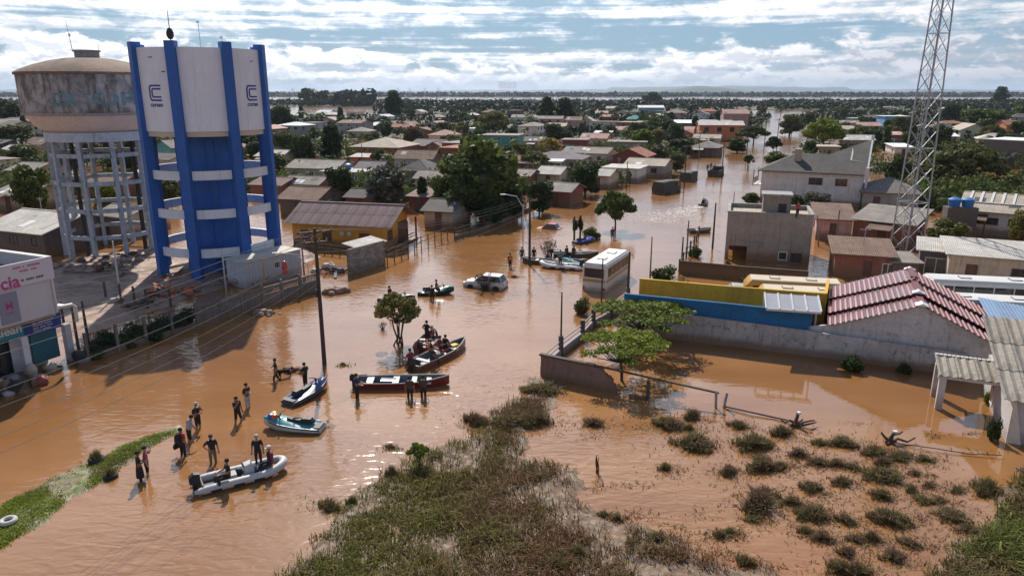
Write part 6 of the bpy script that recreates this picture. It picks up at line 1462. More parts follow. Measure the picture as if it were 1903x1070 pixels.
def car(label, p, rz, bodym, sink=.0, group='cars caught in the flood', L=3.9, W_=1.62, wagon=False):
    t = thing('car', label, 'car', (p.x, p.y, -sink), rz, group); h = W_ / 2
    S = [(-L / 2, h * .86, .35, .72), (-L / 2 + .12, h * .94, .22, .86), (-L / 2 + .7, h, .2, .92), (L / 2 - 1.25, h, .2, .92), (L / 2 - .35, h * .93, .22, .80), (L / 2 - .05, h * .8, .3, .62), (L / 2, h * .7, .36, .52)]
    m = MB(); m.loft([rbox_ring(x, w, a, b, .10, 3) for x, w, a, b in S]); m.build('body', bodym, t, True)
    xb = -L / 2 + .12 if wagon else -L / 2 + .45; base = [(xb, .89), (xb + .28, 1.42), (L / 2 - 1.85, 1.44), (L / 2 - 1.1, .9)]
    def ring(x, z, w): return [(x, -w, z), (x, w, z)]
    m = MB(); b = .86; tp = .70
    vs = [(base[0][0], -h * .93, .89), (base[0][0], h * .93, .89), (base[1][0], h * tp, 1.42), (base[1][0], -h * tp, 1.42), (base[2][0], h * tp, 1.44), (base[2][0], -h * tp, 1.44), (base[3][0], h * .93, .9), (base[3][0], -h * .93, .9)]
    m.add(vs, [(0, 1, 2, 3), (3, 2, 4, 5), (5, 4, 6, 7), (0, 3, 5, 7), (1, 6, 4, 2)]); cabn = m.build('cabin', bodym, t)
    def pane(nm, q, off):
        q = [Vector(v) for v in q]; c = sum(q, Vector()) / len(q); n = (q[1] - q[0]).cross(q[2] - q[1]).normalized()
        if n.dot(c - Vector((0, 0, 1.0))) < 0: n = -n
        mm = MB(); k = len(q); q = [c + (v - c) * .9 for v in q]; mm.add([v + n * off for v in q] + [v - n * .01 for v in q], [tuple(range(k)), tuple(range(k, 2 * k))[::-1]] + [(i, (i + 1) % k, k + (i + 1) % k, k + i) for i in range(k)]); mm.build(nm, GL, cabn)
    V = [Vector(v) for v in vs]; pane('rear_window', [V[0], V[1], V[2], V[3]], .012); pane('windscreen', [V[5], V[4], V[6], V[7]], .012)
    for a, b_, c, d in ((0, 3, 5, 7), (1, 2, 4, 6)):
        md1 = V[a].lerp(V[d], .5); md2 = V[b_].lerp(V[c], .55); pane('side_window', [V[a], V[b_], md2, md1], .012); pane('side_window', [md1, md2, V[c], V[d]], .012)
    for x in (-L / 2 + .68, L / 2 - .78):
        for s in (-1, 1):
            m = MB(); m.lathe([(0, -.1), (.3, -.1), (.3, .1), (0, .1)], 16, T=Matrix.Translation((x, s * (h - .06), .3)) @ Matrix.Rotation(pi / 2, 4, 'X')); m.build('wheel', TY, t, True)
    for s in (-1, 1):
        m = MB(); m.box(L / 2 - .12, s * h * .6 - .14, .55, L / 2 - .02, s * h * .6 + .14, .68); m.build('headlight', STEEL, t); m = MB(); m.box(-L / 2 - .01, s * h * .68 - .1, .6, -L / 2 + .08, s * h * .68 + .1, .82); m.build('tail_light', MATS['tail_light_red'], t)
CW = lp('car_white', (.60, .59, .58), mud=.6, mudz=.35); CS = lp('car_silver', (.40, .41, .42), metal=.3); CR = lp('car_red', (.40, .03, .04))
car('white hatchback half sunk in the flooded street', G(902, 532), radians(162), CW, .28, wagon=True)
p = G(1368, 530, 1.1); car('silver car drowned in the yard behind the ochre wall', p, radians(170), CS, .25, L=4.2)
car('red car with only its roof above water', G(1019, 424), radians(160), CR, .78, L=3.6)
p = G(1640, 536, 1.0); car('white car roof showing between the yellow buses and the maroon roof', p, radians(172), CW, .3, L=4.0)
p = G(1575, 470); car('white delivery car stranded in front of the pink shed', p, radians(20), CW, .2, L=3.8)
def truck(label, p, rz, bodym, tarpm, h=2.1, load=False):
    t = thing('truck', label, 'truck', p, rz, 'army style trucks wading up the street')
    m = MB(); m.box(0, -1.15, -.5, 4.6, 1.15, .55); m.build('cargo_bed', bodym, t)
    for s in (-1, 1):
        m = MB(); m.box(0, s * 1.15 - .05, .553, 4.6, s * 1.15 + .05, 1.25); m.build('side_board', bodym, t)
    m = MB(); m.box(-.05, -1.1, .553, .05, 1.1, 1.25); m.build('tailgate', bodym, t)
    if not load: m = MB(); m.loft([rbox_ring(.06, 1.08, 1.26, h + .2, .35), rbox_ring(2.3, 1.08, 1.26, h + .25, .35), rbox_ring(4.5, 1.08, 1.26, h + .2, .35)]); m.build('canvas_cover', tarpm, t, True)
    m = MB(); m.loft([rbox_ring(4.75, 1.12, -.6, h + .1, .2), rbox_ring(6.0, 1.12, -.6, h + .05, .2), rbox_ring(6.45, 1.05, -.6, 1.2, .15)]); c = m.build('cab', bodym, t, True)
    m = MB(); m.box(4.735, -.7, 1.2, 4.76, .7, h - .25); m.build('rear_window', GL, c)
    for s in (-1, 1): m = MB(); m.box(5.0, s * 1.125 - .01, 1.05, 5.8, s * 1.125 + .01, h - .3); m.build('side_window', GL, c)
    for x in (1.0, 2.1, 5.4):
        for s in (-1, 1): m = MB(); m.lathe([(0, -.16), (.48, -.16), (.48, .16), (0, .16)], 16, T=Matrix.Translation((x, s * 1.05, -.15)) @ Matrix.Rotation(pi / 2, 4, 'X')); m.build('wheel', TY, t, True)
ARM = lp('olive_drab', (.055, .06, .045), rough=.7); CNV = paint('dark_canvas', (.075, .075, .065), .9, .2, 1)
truck('dark canvas-topped truck nearest in the flooded street', G(1222, 361), sa - .25, ARM, CNV, 1.9); truck('dark truck farther along the street by a pole', G(1273, 338), sa, ARM, CNV, 1.6)
truck('truck crowded with passengers in mid street', G(1325, 329), sa, ARM, CNV, 1.7, True)

# ------------------------------------------------------------------ boats
def jetski(label, p, rz, c1, c2, seatc=(.02, .02, .022), gear=None, s=1.0, group='jet skis'):
    t = thing('jet_ski', label, 'jet ski', (p.x, p.y, 0), rz, group, (s, s, s * .84))        # bow along +x
    M1, M2 = lp('gel_%s' % (c1,), c1, mud=.15, mudz=.2), lp('gel_%s' % (c2,), c2, mud=0); SE = paint('seat_%s' % (seatc,), seatc, .6)
    st = [(-1.6, .48, .30), (-1.2, .57, .34), (-.2, .60, .42), (.7, .50, .52), (1.25, .30, .60), (1.6, .05, .66)]
    m = MB(); m.loft([[(x, -w, z), (x, -w * 1.02, z * .4), (x, -w * .45, -.18 if x < 1.2 else .05 + (x - 1.2) * .6), (x, w * .45, -.18 if x < 1.2 else .05 + (x - 1.2) * .6), (x, w * 1.02, z * .4), (x, w, z)] for x, w, z in st]); m.build('hull', M1, t, True)
    m = MB(); m.loft([[(x, -w * .92, z + .004), (x, -w * .5, z + hh), (x, w * .5, z + hh), (x, w * .92, z + .004)] for (x, w, z), hh in zip(st[1:], (.03, .10, .22, .20, .05))]); m.build('deck', M2, t, True)
    m = MB(); m.loft([[(x, -w, .5), (x, -w * .8, z), (x, w * .8, z), (x, w, .5)] for x, w, z in ((-1.15, .16, .60), (-1.0, .19, .78), (-.55, .2, .80), (-.45, .19, .70), (.05, .16, .72), (.3, .11, .80))]); m.build('seat', SE, t, True)
    m = MB(); m.tube([(.55, -.36, 1.0), (.68, -.12, 1.0), (.68, .12, 1.0), (.55, .36, 1.0)], .03, 6); m.tube([(.66, 0, .98), (.8, 0, .7)], .06, 6); m.build('handlebar', BLACKM, t, True)
    m = MB(); m.box(-1.58, -.42, .343, -1.22, .42, .39); m.build('boarding_mat', BLACKM, t)
    for s_ in (-1, 1): m = MB(); m.loft([[(x, s_ * w, z - .10), (x, s_ * (w + .03), z - .06), (x, s_ * w, z - .02)] for x, w, z in st[:5]]); m.build('rub_rail', BLACKM, t)
    if gear:
        for (x, y, c) in gear: m = MB(); m.lathe([(0, 0), (.16, .02), (.2, .14), (.12, .3), (0, .33)], 9, c=(x, y, .68)); m.build('life_vest', lp('vest_%s' % (c,), c, mud=0), t, True)
    return t
jetski('teal and white jet ski loaded with bright vests', G(546, 796), radians(173), (.42, .46, .47), (.05, .26, .28), gear=[(.95, .1, (.6, .14, .04)), (1.1, -.15, (.62, .45, .05)), (1.15, .1, (.05, .1, .4))])
jetski('dark blue jet ski beside the standing man', G(572, 735), radians(62), (.05, .065, .11), (.015, .04, .16))
jetski('dark teal jet ski drifting beyond the bush tree', G(810, 546), radians(8), (.02, .05, .06), (.02, .12, .13))
jetski('dark jet ski half hidden behind the bush tree', G(738, 560), radians(-10), (.03, .03, .03), (.05, .05, .05))
jetski('bright blue jet ski near the round street bush', G(1085, 451), radians(30), (.05, .06, .20), (.07, .08, .42), s=.9)
jetski('teal and white jet ski moored beside the white boat', G(1071, 492), radians(165), (.45, .47, .47), (.04, .22, .24))
jetski('speeding jet ski throwing a white wake far up the street', G(1308, 381), radians(60), (.04, .04, .04), (.05, .05, .05))
def skiff(label, p, rz, L, B, hullm, inm, seats, group='long open skiffs', motor=True, cargo=None):
    t = thing('skiff', label, 'boat', (p.x, p.y, 0), rz, group); N = 12; out = []; inn = []; rails = ([], [])
    for i in range(N + 1):
        u = i / N; x = -L / 2 + L * u; w = B / 2 * (0.86 + .14 * sin(pi * min(1, u * 1.3))) * (1 if u < .62 else max(.03, 1 - ((u - .62) / .38) ** 1.9)); z = .40 + .34 * max(0, u - .55) ** 1.5 * 2.2; kb = -.12 + .45 * max(0, u - .75) ** 1.4 * 3
        out.append([(x, -w, z), (x, -w * .8, kb), (x, w * .8, kb), (x, w, z)]); inn.append([(x, -w * .94, z - .01), (x, -w * .74, max(.06, kb + .1)), (x, w * .74, max(.06, kb + .1)), (x, w * .94, z - .01)])
        rails[0].append((x, -w * .97, z + .02)); rails[1].append((x, w * .97, z + .02))
    m = MB(); m.loft(out, closed=False, cap=False); m.add(out[0], [(0, 1, 2, 3)]); m.build('hull', hullm, t)
    m = MB(); m.loft(inn, closed=False, cap=False); m.build('inner_hull', inm, t)
    for r in rails: m = MB(); m.tube(r, .04, 6); m.build('gunwale', inm if False else paint('pale_gunwale', (.45, .43, .40), .6), t)
    for (u, wd) in seats:
        x = -L / 2 + L * u; w = B / 2 * .86; m = MB(); m.box(x - wd / 2, -w, .30, x + wd / 2, w, .37); m.build('bench', paint('bench_white', (.62, .60, .56), .7, .1), t)
    if motor:
        m = MB(); m.loft([[(x, -.15, z0), (x, .15, z0), (x, .12, z1), (x, -.12, z1)] for x, z0, z1 in ((-L / 2 - .42, .45, .72), (-L / 2 - .25, .38, .85), (-L / 2 + .02, .42, .8))]); o = m.build('outboard_motor', BLACKM, t, True)
        m = MB(); m.box(-L / 2 - .3, -.06, -.4, -L / 2 - .12, .06, .42); m.build('motor_leg', BLACKM, o); m = MB(); m.tube([(-L / 2, 0, .7), (-L / 2 + .6, .08, .72)], .03, 6); m.build('tiller', BLACKM, o)
    for (x, y, sx, sy, sz, c) in cargo or []: m = MB(); m.loft([rbox_ring(x - sx / 2, sy / 2, .1, .1 + sz, .08, 3), rbox_ring(x + sx / 2, sy / 2 * .9, .1, .1 + sz * .9, .08, 3)]); m.v = [v + Vector((0, y, 0)) for v in m.v]; m.build('cargo_bag', lp('bag_%s' % (c,), c, mud=0), t, True)
    return t
RH = lp('dark_red_hull', (.17, .022, .02), mud=.3, mudz=.2); AL = paint('worn_aluminium', (.13, .14, .15), .5, .2, 1.5, metal=.3); GH = lp('grey_hull', (.20, .17, .17))
skiff('long red-hulled skiff with white benches', G(750, 716), radians(3), 5.5, 1.4, RH, AL, [(.14, .42), (.42, .38), (.62, .3), (.78, .3)], cargo=[(-.9, .1, .9, .7, .3, (.03, .04, .1))])
skiff('crowded dull-red skiff moored behind the red-hulled one', G(818, 664), radians(57), 5.6, 1.45, lp('dull_red_hull', (.19, .06, .055)), AL, [(.2, .3), (.5, .3), (.7, .3)], cargo=[(.6, .2, .8, .6, .35, (.3, .05, .06)), (-.4, -.1, .7, .7, .4, (.05, .05, .05)), (1.5, 0, .6, .5, .4, (.55, .4, .05))])
skiff('red inflatable dinghy behind the crowded skiff', G(796, 640), radians(80), 3.4, 1.4, lp('bright_red_hull', (.32, .03, .05)), lp('bright_red_in', (.28, .03, .04)), [(.5, .3)], None)
skiff('black skiff with people moored in mid street', G(1070, 477), radians(-4), 4.8, 1.2, lp('black_hull', (.03, .03, .028)), AL, [(.3, .3), (.6, .3)], group=None, cargo=[(-.6, 0, .8, .6, .45, (.04, .045, .04)), (.4, 0, .6, .6, .4, (.03, .05, .06))])
skiff('small dark green boat beside the utility pole', G(998, 489), radians(170), 3.0, 1.2, lp('dark_green_hull', (.03, .05, .04)), AL, [(.5, .3)], None, False)
skiff('dark flat boat at the street pole near the cement building', G(1300, 432), radians(10), 3.0, 1.2, lp('grey_black_hull', (.06, .065, .06)), AL, [(.4, .3)], None, False)
def rib(label, p, rz, L, B, tubem, deckm, console=True, motors=1, s=1.0, group='rubber boats'):
    t = thing('rubber_boat', label, 'boat', (p.x, p.y, 0), rz, group, s); r = .24 * B / 1.9; hw = B / 2 - r; pts = []; rad = []
    for i in range(9): u = i / 8; pts.append((-L / 2 - .35 + (L * .72 + .35) * u, -hw, .24 + .02 * u)); rad.append(r * (.45 if i == 0 else (.92 if i == 1 else 1)))
    for i in range(1, 10): a = -pi / 2 + pi * i / 10; pts.append((L * .22 + (L * .28) * cos(a) ** .8, hw * sin(a) * (1 - .12 * cos(a)), .26 + .22 * cos(a))); rad.append(r)
    for i in range(9): u = 1 - i / 8; pts.append((-L / 2 - .35 + (L * .72 + .35) * u, hw, .24 + .02 * u)); rad.append(r * (.45 if i == 8 else (.92 if i == 7 else 1)))
    m = MB(); m.tube(pts, rad, 14); tb = m.build('tube', tubem, t, True)
    for s_ in (-1, 1):
        for x in (-L * .34, -L * .08, L * .16): m = MB(); m.box(x - .28, s_ * (hw + r * .98) - .02, .12, x + .28, s_ * (hw + r * .98) + .025, .25); m.build('handle_patch', BLACKM, tb)
    m = MB(); m.loft([[(x, -w, .12), (x, -w * .5, -.15 if x < L * .3 else .05), (x, w * .5, -.15 if x < L * .3 else .05), (x, w, .12)] for x, w in ((-L / 2 + .15, hw), (L * .1, hw), (L * .34, hw * .7), (L * .44, hw * .2))]); m.build('floor', deckm, t)
    m = MB(); m.box(-L / 2 + .08, -hw + .05, .0, -L / 2 + .16, hw - .05, .52); m.build('transom', deckm, t)
    if console:
        m = MB(); m.loft([rbox_ring(.1, .3, .1, .85, .08), rbox_ring(.5, .28, .1, .95, .08), rbox_ring(.62, .22, .1, .6, .08)]); c = m.build('console', paint('console_white', (.55, .55, .54), .4), t, True)
        m = MB(); m.lathe([(.17 + .025 * cos(a), .025 * sin(a)) for a in [2 * pi * i / 6 for i in range(7)]], 14, T=Matrix.Translation((.02, 0, .86)) @ Matrix.Rotation(radians(65), 4, 'Y')); m.build('steering_wheel', BLACKM, c)
        m = MB(); m.box(-.75, -.3, .1, -.35, .3, .5); m.build('seat', paint('seat_grey', (.30, .30, .31), .6), t)
    for (x, y, w, c) in ((-1.2, .3, .3, (.05, .05, .055)), (-.95, -.28, .34, (.24, .24, .25)), (-.15, .42, .26, (.04, .04, .05)), (.85, .05, .36, (.05, .06, .10)), (1.2, -.2, .3, (.16, .12, .09)), (.35, -.48, .24, (.3, .29, .28))):
        m = MB(); m.loft([[(x + w * f * cos(q), y + w * .8 * f * sin(q), .12 + z) for q in [2 * pi * j / 8 for j in range(8)]] for f, z in ((.9, 0), (1, .12), (.8, .28), (.3, .36))]); m.build('gear_bag', lp('gear_%s' % (c,), c, mud=0, rough=.7), t, True)
    for k in range(motors):
        y = (k - (motors - 1) / 2) * .5; m = MB(); m.loft([[(x, y - .2, z0), (x, y + .2, z0), (x, y + .16, z1), (x, y - .16, z1)] for x, z0, z1 in ((-L / 2 - .5, .5, .85), (-L / 2 - .25, .42, 1.05), (-L / 2 + .06, .48, .98))]); o = m.build('outboard_motor', BLACKM, t, True)
        m = MB(); m.box(-L / 2 - .35, y - .07, -.4, -L / 2 - .12, y + .07, .5); m.build('motor_leg', BLACKM, o)
    return t
HYP = paint('pale_hypalon', (.46, .45, .44), .5, .06, 1, mud=.25, mudz=.15); DK = paint('grey_deck', (.12, .115, .115), .7, .15, 2)
rib('pale grey rubber boat with console and black outboard', G(452, 888), radians(31), 4.6, 1.9, HYP, DK, s=.80)
rib('white rubber boat moored in mid street beside the bus', G(1042, 498), radians(163), 4.0, 1.6, paint('white_hypalon', (.62, .61, .60), .5, .05), DK, True)
# wake and foam thrown up by the speeding jet ski
def wake():
    n = NT('white_wake_foam'); n.base(n.mix(n.noise(n.geo.outputs['Position'], 1.2, 5, .7), (.40, .33, .28), (.62, .57, .53))); n.set(Roughness=.7); FM = n.m
    r = np.random.default_rng(5); a, b = G(1300, 384), G(1205, 412); N = 800; t = r.random(N) ** .8; c = np.array([a.x, a.y])[None] * (1 - t[:, None]) + np.array([b.x, b.y])[None] * t[:, None]
    d = np.array([b.x - a.x, b.y - a.y]); nrm = np.array([-d[1], d[0]]) / np.hypot(*d); c = c + nrm[None] * (r.normal(size=N) * (.5 + 2.2 * t))[:, None]
    s = .05 + .16 * r.random(N) * (1 - .5 * t); ang = r.uniform(0, 3.14, N); k = np.stack([np.cos(ang), np.sin(ang)], -1) * s[:, None] * 1.8; q = np.stack([-np.sin(ang), np.cos(ang)], -1) * s[:, None] * .6; z = np.full(N, .02) + .08 * r.random(N) * (t < .15)
    V = np.stack([np.c_[c - k, z], np.c_[c - q, z], np.c_[c + k, z], np.c_[c + q, z], np.c_[c, z + s * .35]], 1).reshape(-1, 3); i = np.arange(N)[:, None] * 5
    tag(link('wake_foam', np_mesh('wake_foam', V, np.concatenate([i + [[0, 1, 4]], i + [[1, 2, 4]], i + [[2, 3, 4]], i + [[3, 0, 4]]]), FM)), 'white foam trailing behind the speeding jet ski', None, kind='stuff')
wake()
# ------------------------------------------------------------------ people (front is local -y)
SKIN = [paint('skin_a', (.32, .17, .11), .6, .1, 6), paint('skin_b', (.22, .11, .07), .6, .1, 6), paint('skin_c', (.40, .24, .17), .6, .1, 6)]
def cloth(c): return paint('cloth_%.2f_%.2f_%.2f' % c, c, .9, .2, 5)
BK, NV, OL, GYc, RD, WT, PKc, TLc, OR, KH, MR = (.018, .018, .02), (.025, .03, .05), (.13, .12, .075), (.34, .35, .37), (.38, .04, .04), (.55, .55, .55), (.34, .07, .12), (.03, .22, .27), (.55, .13, .03), (.22, .19, .14), (.16, .03, .035)
BASE = dict(pel=(0, 0, .95), sp=(0, .01, 1.12), ch=(0, 0, 1.33), nk=(0, .005, 1.49), hb=(0, -.012, 1.565), hm=(0, -.02, 1.645), ht=(0, -.01, 1.725))
RADI = dict(pel=(.17, .13), sp=(.155, .12), ch=(.18, .13), nk=(.055, .055), hb=(.066, .07), hm=(.078, .095), ht=(.055, .065), sh=(.08, .08), el=(.052, .052), wr=(.033, .033), hp=(.10, .105), kn=(.068, .07), an=(.042, .045), to=(.038, .03))
def arm(mode, s):
    if mode == 'down': return (s * .185, 0, 1.42), (s * .25, .03, 1.14), (s * .27, -.05, .89)
    if mode == 'fold': return (s * .185, 0, 1.42), (s * .26, .02, 1.16), (s * .03, -.24, 1.20)
    if mode == 'hip': return (s * .185, 0, 1.42), (s * .36, .08, 1.2), (s * .18, -.04, 1.02)
    if mode == 'front': return (s * .185, 0, 1.42), (s * .24, -.10, 1.18), (s * .16, -.38, 1.14)
    if mode == 'face': return (s * .185, 0, 1.42), (s * .27, -.14, 1.22), (s * .08, -.22, 1.44)
    if mode == 'out': return (s * .19, 0, 1.42), (s * .40, -.03, 1.25), (s * .52, -.16, 1.06)
def legs(mode, s):
    if mode == 'stand': return (s * .09, 0, .90), (s * .105, -.01, .49), (s * .11, .02, .085), (s * .125, -.15, .035)
    if mode == 'wide': return (s * .09, 0, .90), (s * .16, -.03, .49), (s * .21, .02, .085), (s * .24, -.14, .035)
    if mode == 'walk': return (s * .09, 0, .90), (s * .10, -.16 if s > 0 else .06, .50), (s * .10, -.14 if s > 0 else .32, .09 if s > 0 else .16), (s * .11, -.31 if s > 0 else .18, .035 if s > 0 else .08)
    if mode == 'sit': return (s * .09, -.02, .90), (s * .13, -.42, .92), (s * .13, -.44, .50), (s * .14, -.60, .45)
    if mode == 'straddle': return (s * .12, -.02, .90), (s * .32, -.30, .84), (s * .36, -.12, .46), (s * .37, -.27, .42)
PEOPLE_JOBS = []
def person(label, p, rz, shirt=BK, pants=BK, skin=0, armL='down', armR='down', leg='stand', z=0.0, short=False, sleeve=.5, hair=(.015, .012, .01), cap=None, extra=(), scale=1.0, group='people wading and boating in the flood', lean=0.0, longpants=True):
    PEOPLE_JOBS.append(locals().copy())
def build_people():
    objs = []
    for J in PEOPLE_JOBS:
        v = []; e = []; rad = []; ids = {}
        def add(k, co, r, par=None):
            ids[k] = len(v); v.append(Vector(co)); rad.append(r)
            if par is not None: e.append((ids[par], ids[k]))
        add('pel', BASE['pel'], RADI['pel'])
        for a, b in (('sp', 'pel'), ('ch', 'sp'), ('nk', 'ch'), ('hb', 'nk'), ('hm', 'hb'), ('ht', 'hm')): add(a, BASE[a], RADI[a], b)
        for s, md in ((-1, J['armL']), (1, J['armR'])):
            A = arm(md, s); n = 'L' if s < 0 else 'R'; add('sh' + n, A[0], RADI['sh'], 'ch'); add('el' + n, A[1], RADI['el'], 'sh' + n); add('wr' + n, A[2], RADI['wr'], 'el' + n)
        for s in (-1, 1):
            A = legs(J['leg'], s); n = 'L' if s < 0 else 'R'
            for q, a, pr in (('hp', A[0], 'pel'), ('kn', A[1], 'hp' + n), ('an', A[2], 'kn' + n), ('to', A[3], 'an' + n)): add(q + n, a, RADI[q], pr)
        if J['lean']:
            for k in ids:
                if k[:2] in ('sp', 'ch', 'nk', 'hb', 'hm', 'ht', 'sh', 'el', 'wr'): q = v[ids[k]]; dz = q.z - .95; v[ids[k]] = Vector((q.x, q.y - dz * sin(J['lean']), .95 + dz * cos(J['lean'])))
        me = bpy.data.meshes.new('body'); me.from_pydata([tuple(q) for q in v], e, [])
        o = bpy.data.objects.new('skel', me); COL.objects.link(o); sk = o.modifiers.new('Skin', 'SKIN'); sk.use_smooth_shade = True
        if not me.skin_vertices: me.attributes  # created with the modifier
        objs.append((J, o, ids, v, e, rad))
    for J, o, ids, v, e, rad in objs:
        me = o.data
        if len(me.skin_vertices) == 0:
            bm = bmesh.new(); bm.from_mesh(me); bm.verts.layers.skin.verify(); bm.to_mesh(me); bm.free()
        lay = me.skin_vertices[0].data
        for i, r in enumerate(rad): lay[i].radius = r; lay[i].use_root = (i == 0)
        sb = o.modifiers.new('Sub', 'SUBSURF'); sb.levels = 1; sb.render_levels = 1; me.update()
    bpy.context.view_layer.update(); dg = bpy.context.evaluated_depsgraph_get()
    HB = MB(); 
    for J, o, ids, v, e, rad in objs:
        me = bpy.data.meshes.new_from_object(o.evaluated_get(dg)); V = [q.co.copy() for q in me.vertices]; F = [tuple(q.vertices) for q in me.polygons]; bpy.data.objects.remove(o)
        m = MB(); m.add(V, F)
        sk_m, sh_m, pa_m, bo_m = 0, 1, 2, 3; inv = {i: k for k, i in ids.items()}
        def bone(c):
            best = None; bd = 9
            for a, b in e:
                ab = v[b] - v[a]; t = max(0, min(1, (c - v[a]).dot(ab) / ab.length_squared)); d = (c - v[a] - ab * t).length
                if d < bd: bd = d; best = (inv[a], inv[b], t)
            return best
        for i, f in enumerate(m.f):
            c = sum((m.v[j] for j in f), Vector()) / len(f); a, b, t = bone(c); k = b[:2]
            if k in ('hb', 'hm', 'ht'): mi = sk_m
            elif k == 'nk': mi = sh_m if t < .55 else sk_m
            elif k in ('sp', 'ch', 'sh'): mi = sh_m if not (k == 'sp' and t < .25) else pa_m
            elif k == 'el': mi = sh_m if t < J['sleeve'] * 1.3 else sk_m
            elif k == 'wr': mi = sh_m if J['sleeve'] > .9 else sk_m
            elif k in ('hp', 'kn'): mi = pa_m
            elif k == 'an': mi = sk_m if J['short'] else pa_m
            else: mi = bo_m
            m.m[i] = mi
        # hands: palm and five bent fingers growing from each wrist
        for n in 'LR':
            w = v[ids['wr' + n]]; el = v[ids['el' + n]]; d = (w - el).normalized(); sd = Vector((1, 0, 0)) - d * d.x; sd = sd.normalized() if sd.length > .1 else Vector((0, 1, 0)); dn = d.cross(sd)
            pc = w + d * .07; m.loft([[w - d * .02 + sd * a * .026 + dn * b * .02 for a, b in ((-1, -1), (1, -1), (1, 1), (-1, 1))], [pc + sd * a * .042 + dn * b * .016 for a, b in ((-1, -1), (1, -1), (1, 1), (-1, 1))], [w + d * .10 + sd * a * .040 + dn * b * .012 for a, b in ((-1, -1), (1, -1), (1, 1), (-1, 1))]])
            for q, (off, ln) in enumerate(((-.032, .062), (-.011, .075), (.011, .070), (.032, .055))): b0 = w + d * .09 + sd * off; m.tube([b0, b0 + d * ln * .55 + dn * .008, b0 + d * ln * .9 + dn * .035], [.0095, .0085, .007], 5)
            sg = -1 if n == 'R' else 1; b0 = w + d * .035 + sd * .03 * sg; m.tube([b0, b0 + d * .03 + sd * .03 * sg + dn * .01, b0 + d * .065 + sd * .035 * sg + dn * .02], [.012, .0105, .008], 5)
        # face: nose, ears, eyes, mouth
        hm = v[ids['hm']]; ln_ = J['lean']; R = Matrix.Rotation(ln_, 4, 'X'); T = Matrix.Translation(hm) @ R
        k0 = len(m.f); m.add([(0, -.085, .03), (-.015, -.09, -.022), (.015, -.09, -.022), (0, -.125, -.018)], [(0, 1, 3), (0, 3, 2), (1, 2, 3)], 0, T)
        for s in (-1, 1): m.lathe([(0, -.006), (.022, 0), (.018, .01), (0, .012)], 6, 0, T=T @ Matrix.Translation((s * .078, 0, -.005)) @ Matrix.Rotation(s * pi / 2, 4, 'Y')); m.box(s * .032 - .011, -.098, .012, s * .032 + .011, -.088, .022, 4, T)
        m.box(-.02, -.094, -.052, .02, -.084, -.045, 4, T)
        root = thing('person', J['label'], 'person', (J['p'].x, J['p'].y, J['z']), J['rz'], J['group'], J['scale'])
        b = m.build('body', [SKIN[J['skin']], cloth(J['shirt']), cloth(J['pants']), cloth((.03, .028, .026)), cloth((.01, .01, .01))], root, True, fix=False)
        mh = MB()
        if J['cap']:
            mh.lathe([(.098, -.0), (.105, .03), (.092, .085), (.05, .115), (0, .12)], 14, T=T @ Matrix.Translation((0, .005, .03))); mh.add([(-.07, -.09, .035), (.07, -.09, .035), (.05, -.175, .028), (-.05, -.175, .028), (-.07, -.09, .045), (.07, -.09, .045), (.05, -.175, .036), (-.05, -.175, .036)], [(0, 1, 2, 3), (7, 6, 5, 4), (2, 3, 7, 6)], 0, T); mh.build('cap', cloth(J['cap']), root, True)
        else:
            mh.lathe([(.094, -.02), (.103, .03), (.09, .08), (.05, .108), (0, .114)], 14, T=T @ Matrix.Translation((0, .018, .008)) @ Matrix.Rotation(-.25, 4, 'X')); mh.build('hair', cloth(J['hair']), root, True)
        for x in J['extra']:
            mm = MB()
            if x[0] == 'pack': mm.loft([[(-w, .09, z), (w, .09, z), (w * .9, .09 + d, z), (-w * .9, .09 + d, z)] for z, w, d in ((1.0, .14, .14), (1.1, .17, .2), (1.38, .16, .18), (1.48, .1, .1))]); mm.build('backpack', cloth(x[1]), root, True)
            elif x[0] == 'vest': mm.lathe([(.175, 1.08), (.195, 1.2), (.20, 1.36), (.15, 1.45), (.09, 1.49)], 16, sx=1.0, sy=.74, T=Matrix.Translation((0, 0, .95)) @ R @ Matrix.Translation((0, 0, -.95))); mm.build('life_vest', cloth(x[1]), root, True)
            elif x[0] == 'skirt': mm.lathe([(.15, 1.02), (.19, .8), (.22, .45)], 14, sy=.8); mm.build('skirt', cloth(x[1]), root, True)
            elif x[0] == 'bag': mm.loft([[(.3, -.05, .6), (.38, -.05, .6), (.38, .2, .6), (.3, .2, .6)], [(.28, -.08, .75), (.4, -.08, .75), (.4, .22, .75), (.28, .22, .75)], [(.31, 0, .92), (.37, 0, .92), (.37, .12, .92), (.31, .12, .92)]]); mm.build('bag', cloth(x[1]), root, True)
wz = -.28
def wade(label, x, y, rz=0., **k): person(label, G(x, y), rz, z=k.pop('z', wz), **k)
wade('person in a long black dress wading by the grass verge', 262, 892, 2.2, shirt=BK, pants=BK, extra=[('skirt', BK)], armL='fold', armR='fold', skin=1)
wade('person in pink patterned top and black shorts by the verge', 275, 882, 2.0, shirt=PKc, pants=BK, short=True, armL='down', armR='face', skin=2)
wade('person in red shirt with black backpack and bag', 341, 846, 2.7, shirt=RD, pants=BK, extra=[('pack', BK), ('bag', BK)], armR='hip')
wade('person in pale grey shirt and black shorts bending forward', 353, 822, 2.4, shirt=GYc, pants=BK, short=True, lean=.3, armL='out', armR='out')
wade('person in black standing just beyond the grey-shirted one', 369, 796, 1.2, shirt=BK, pants=BK, short=True, armL='fold', armR='face', cap=(.35, .33, .3))
wade('person in black shirt and olive trousers near the rubber boat', 397, 860, .5, shirt=BK, pants=OL, armL='hip', armR='down', cap=(.06, .05, .05))
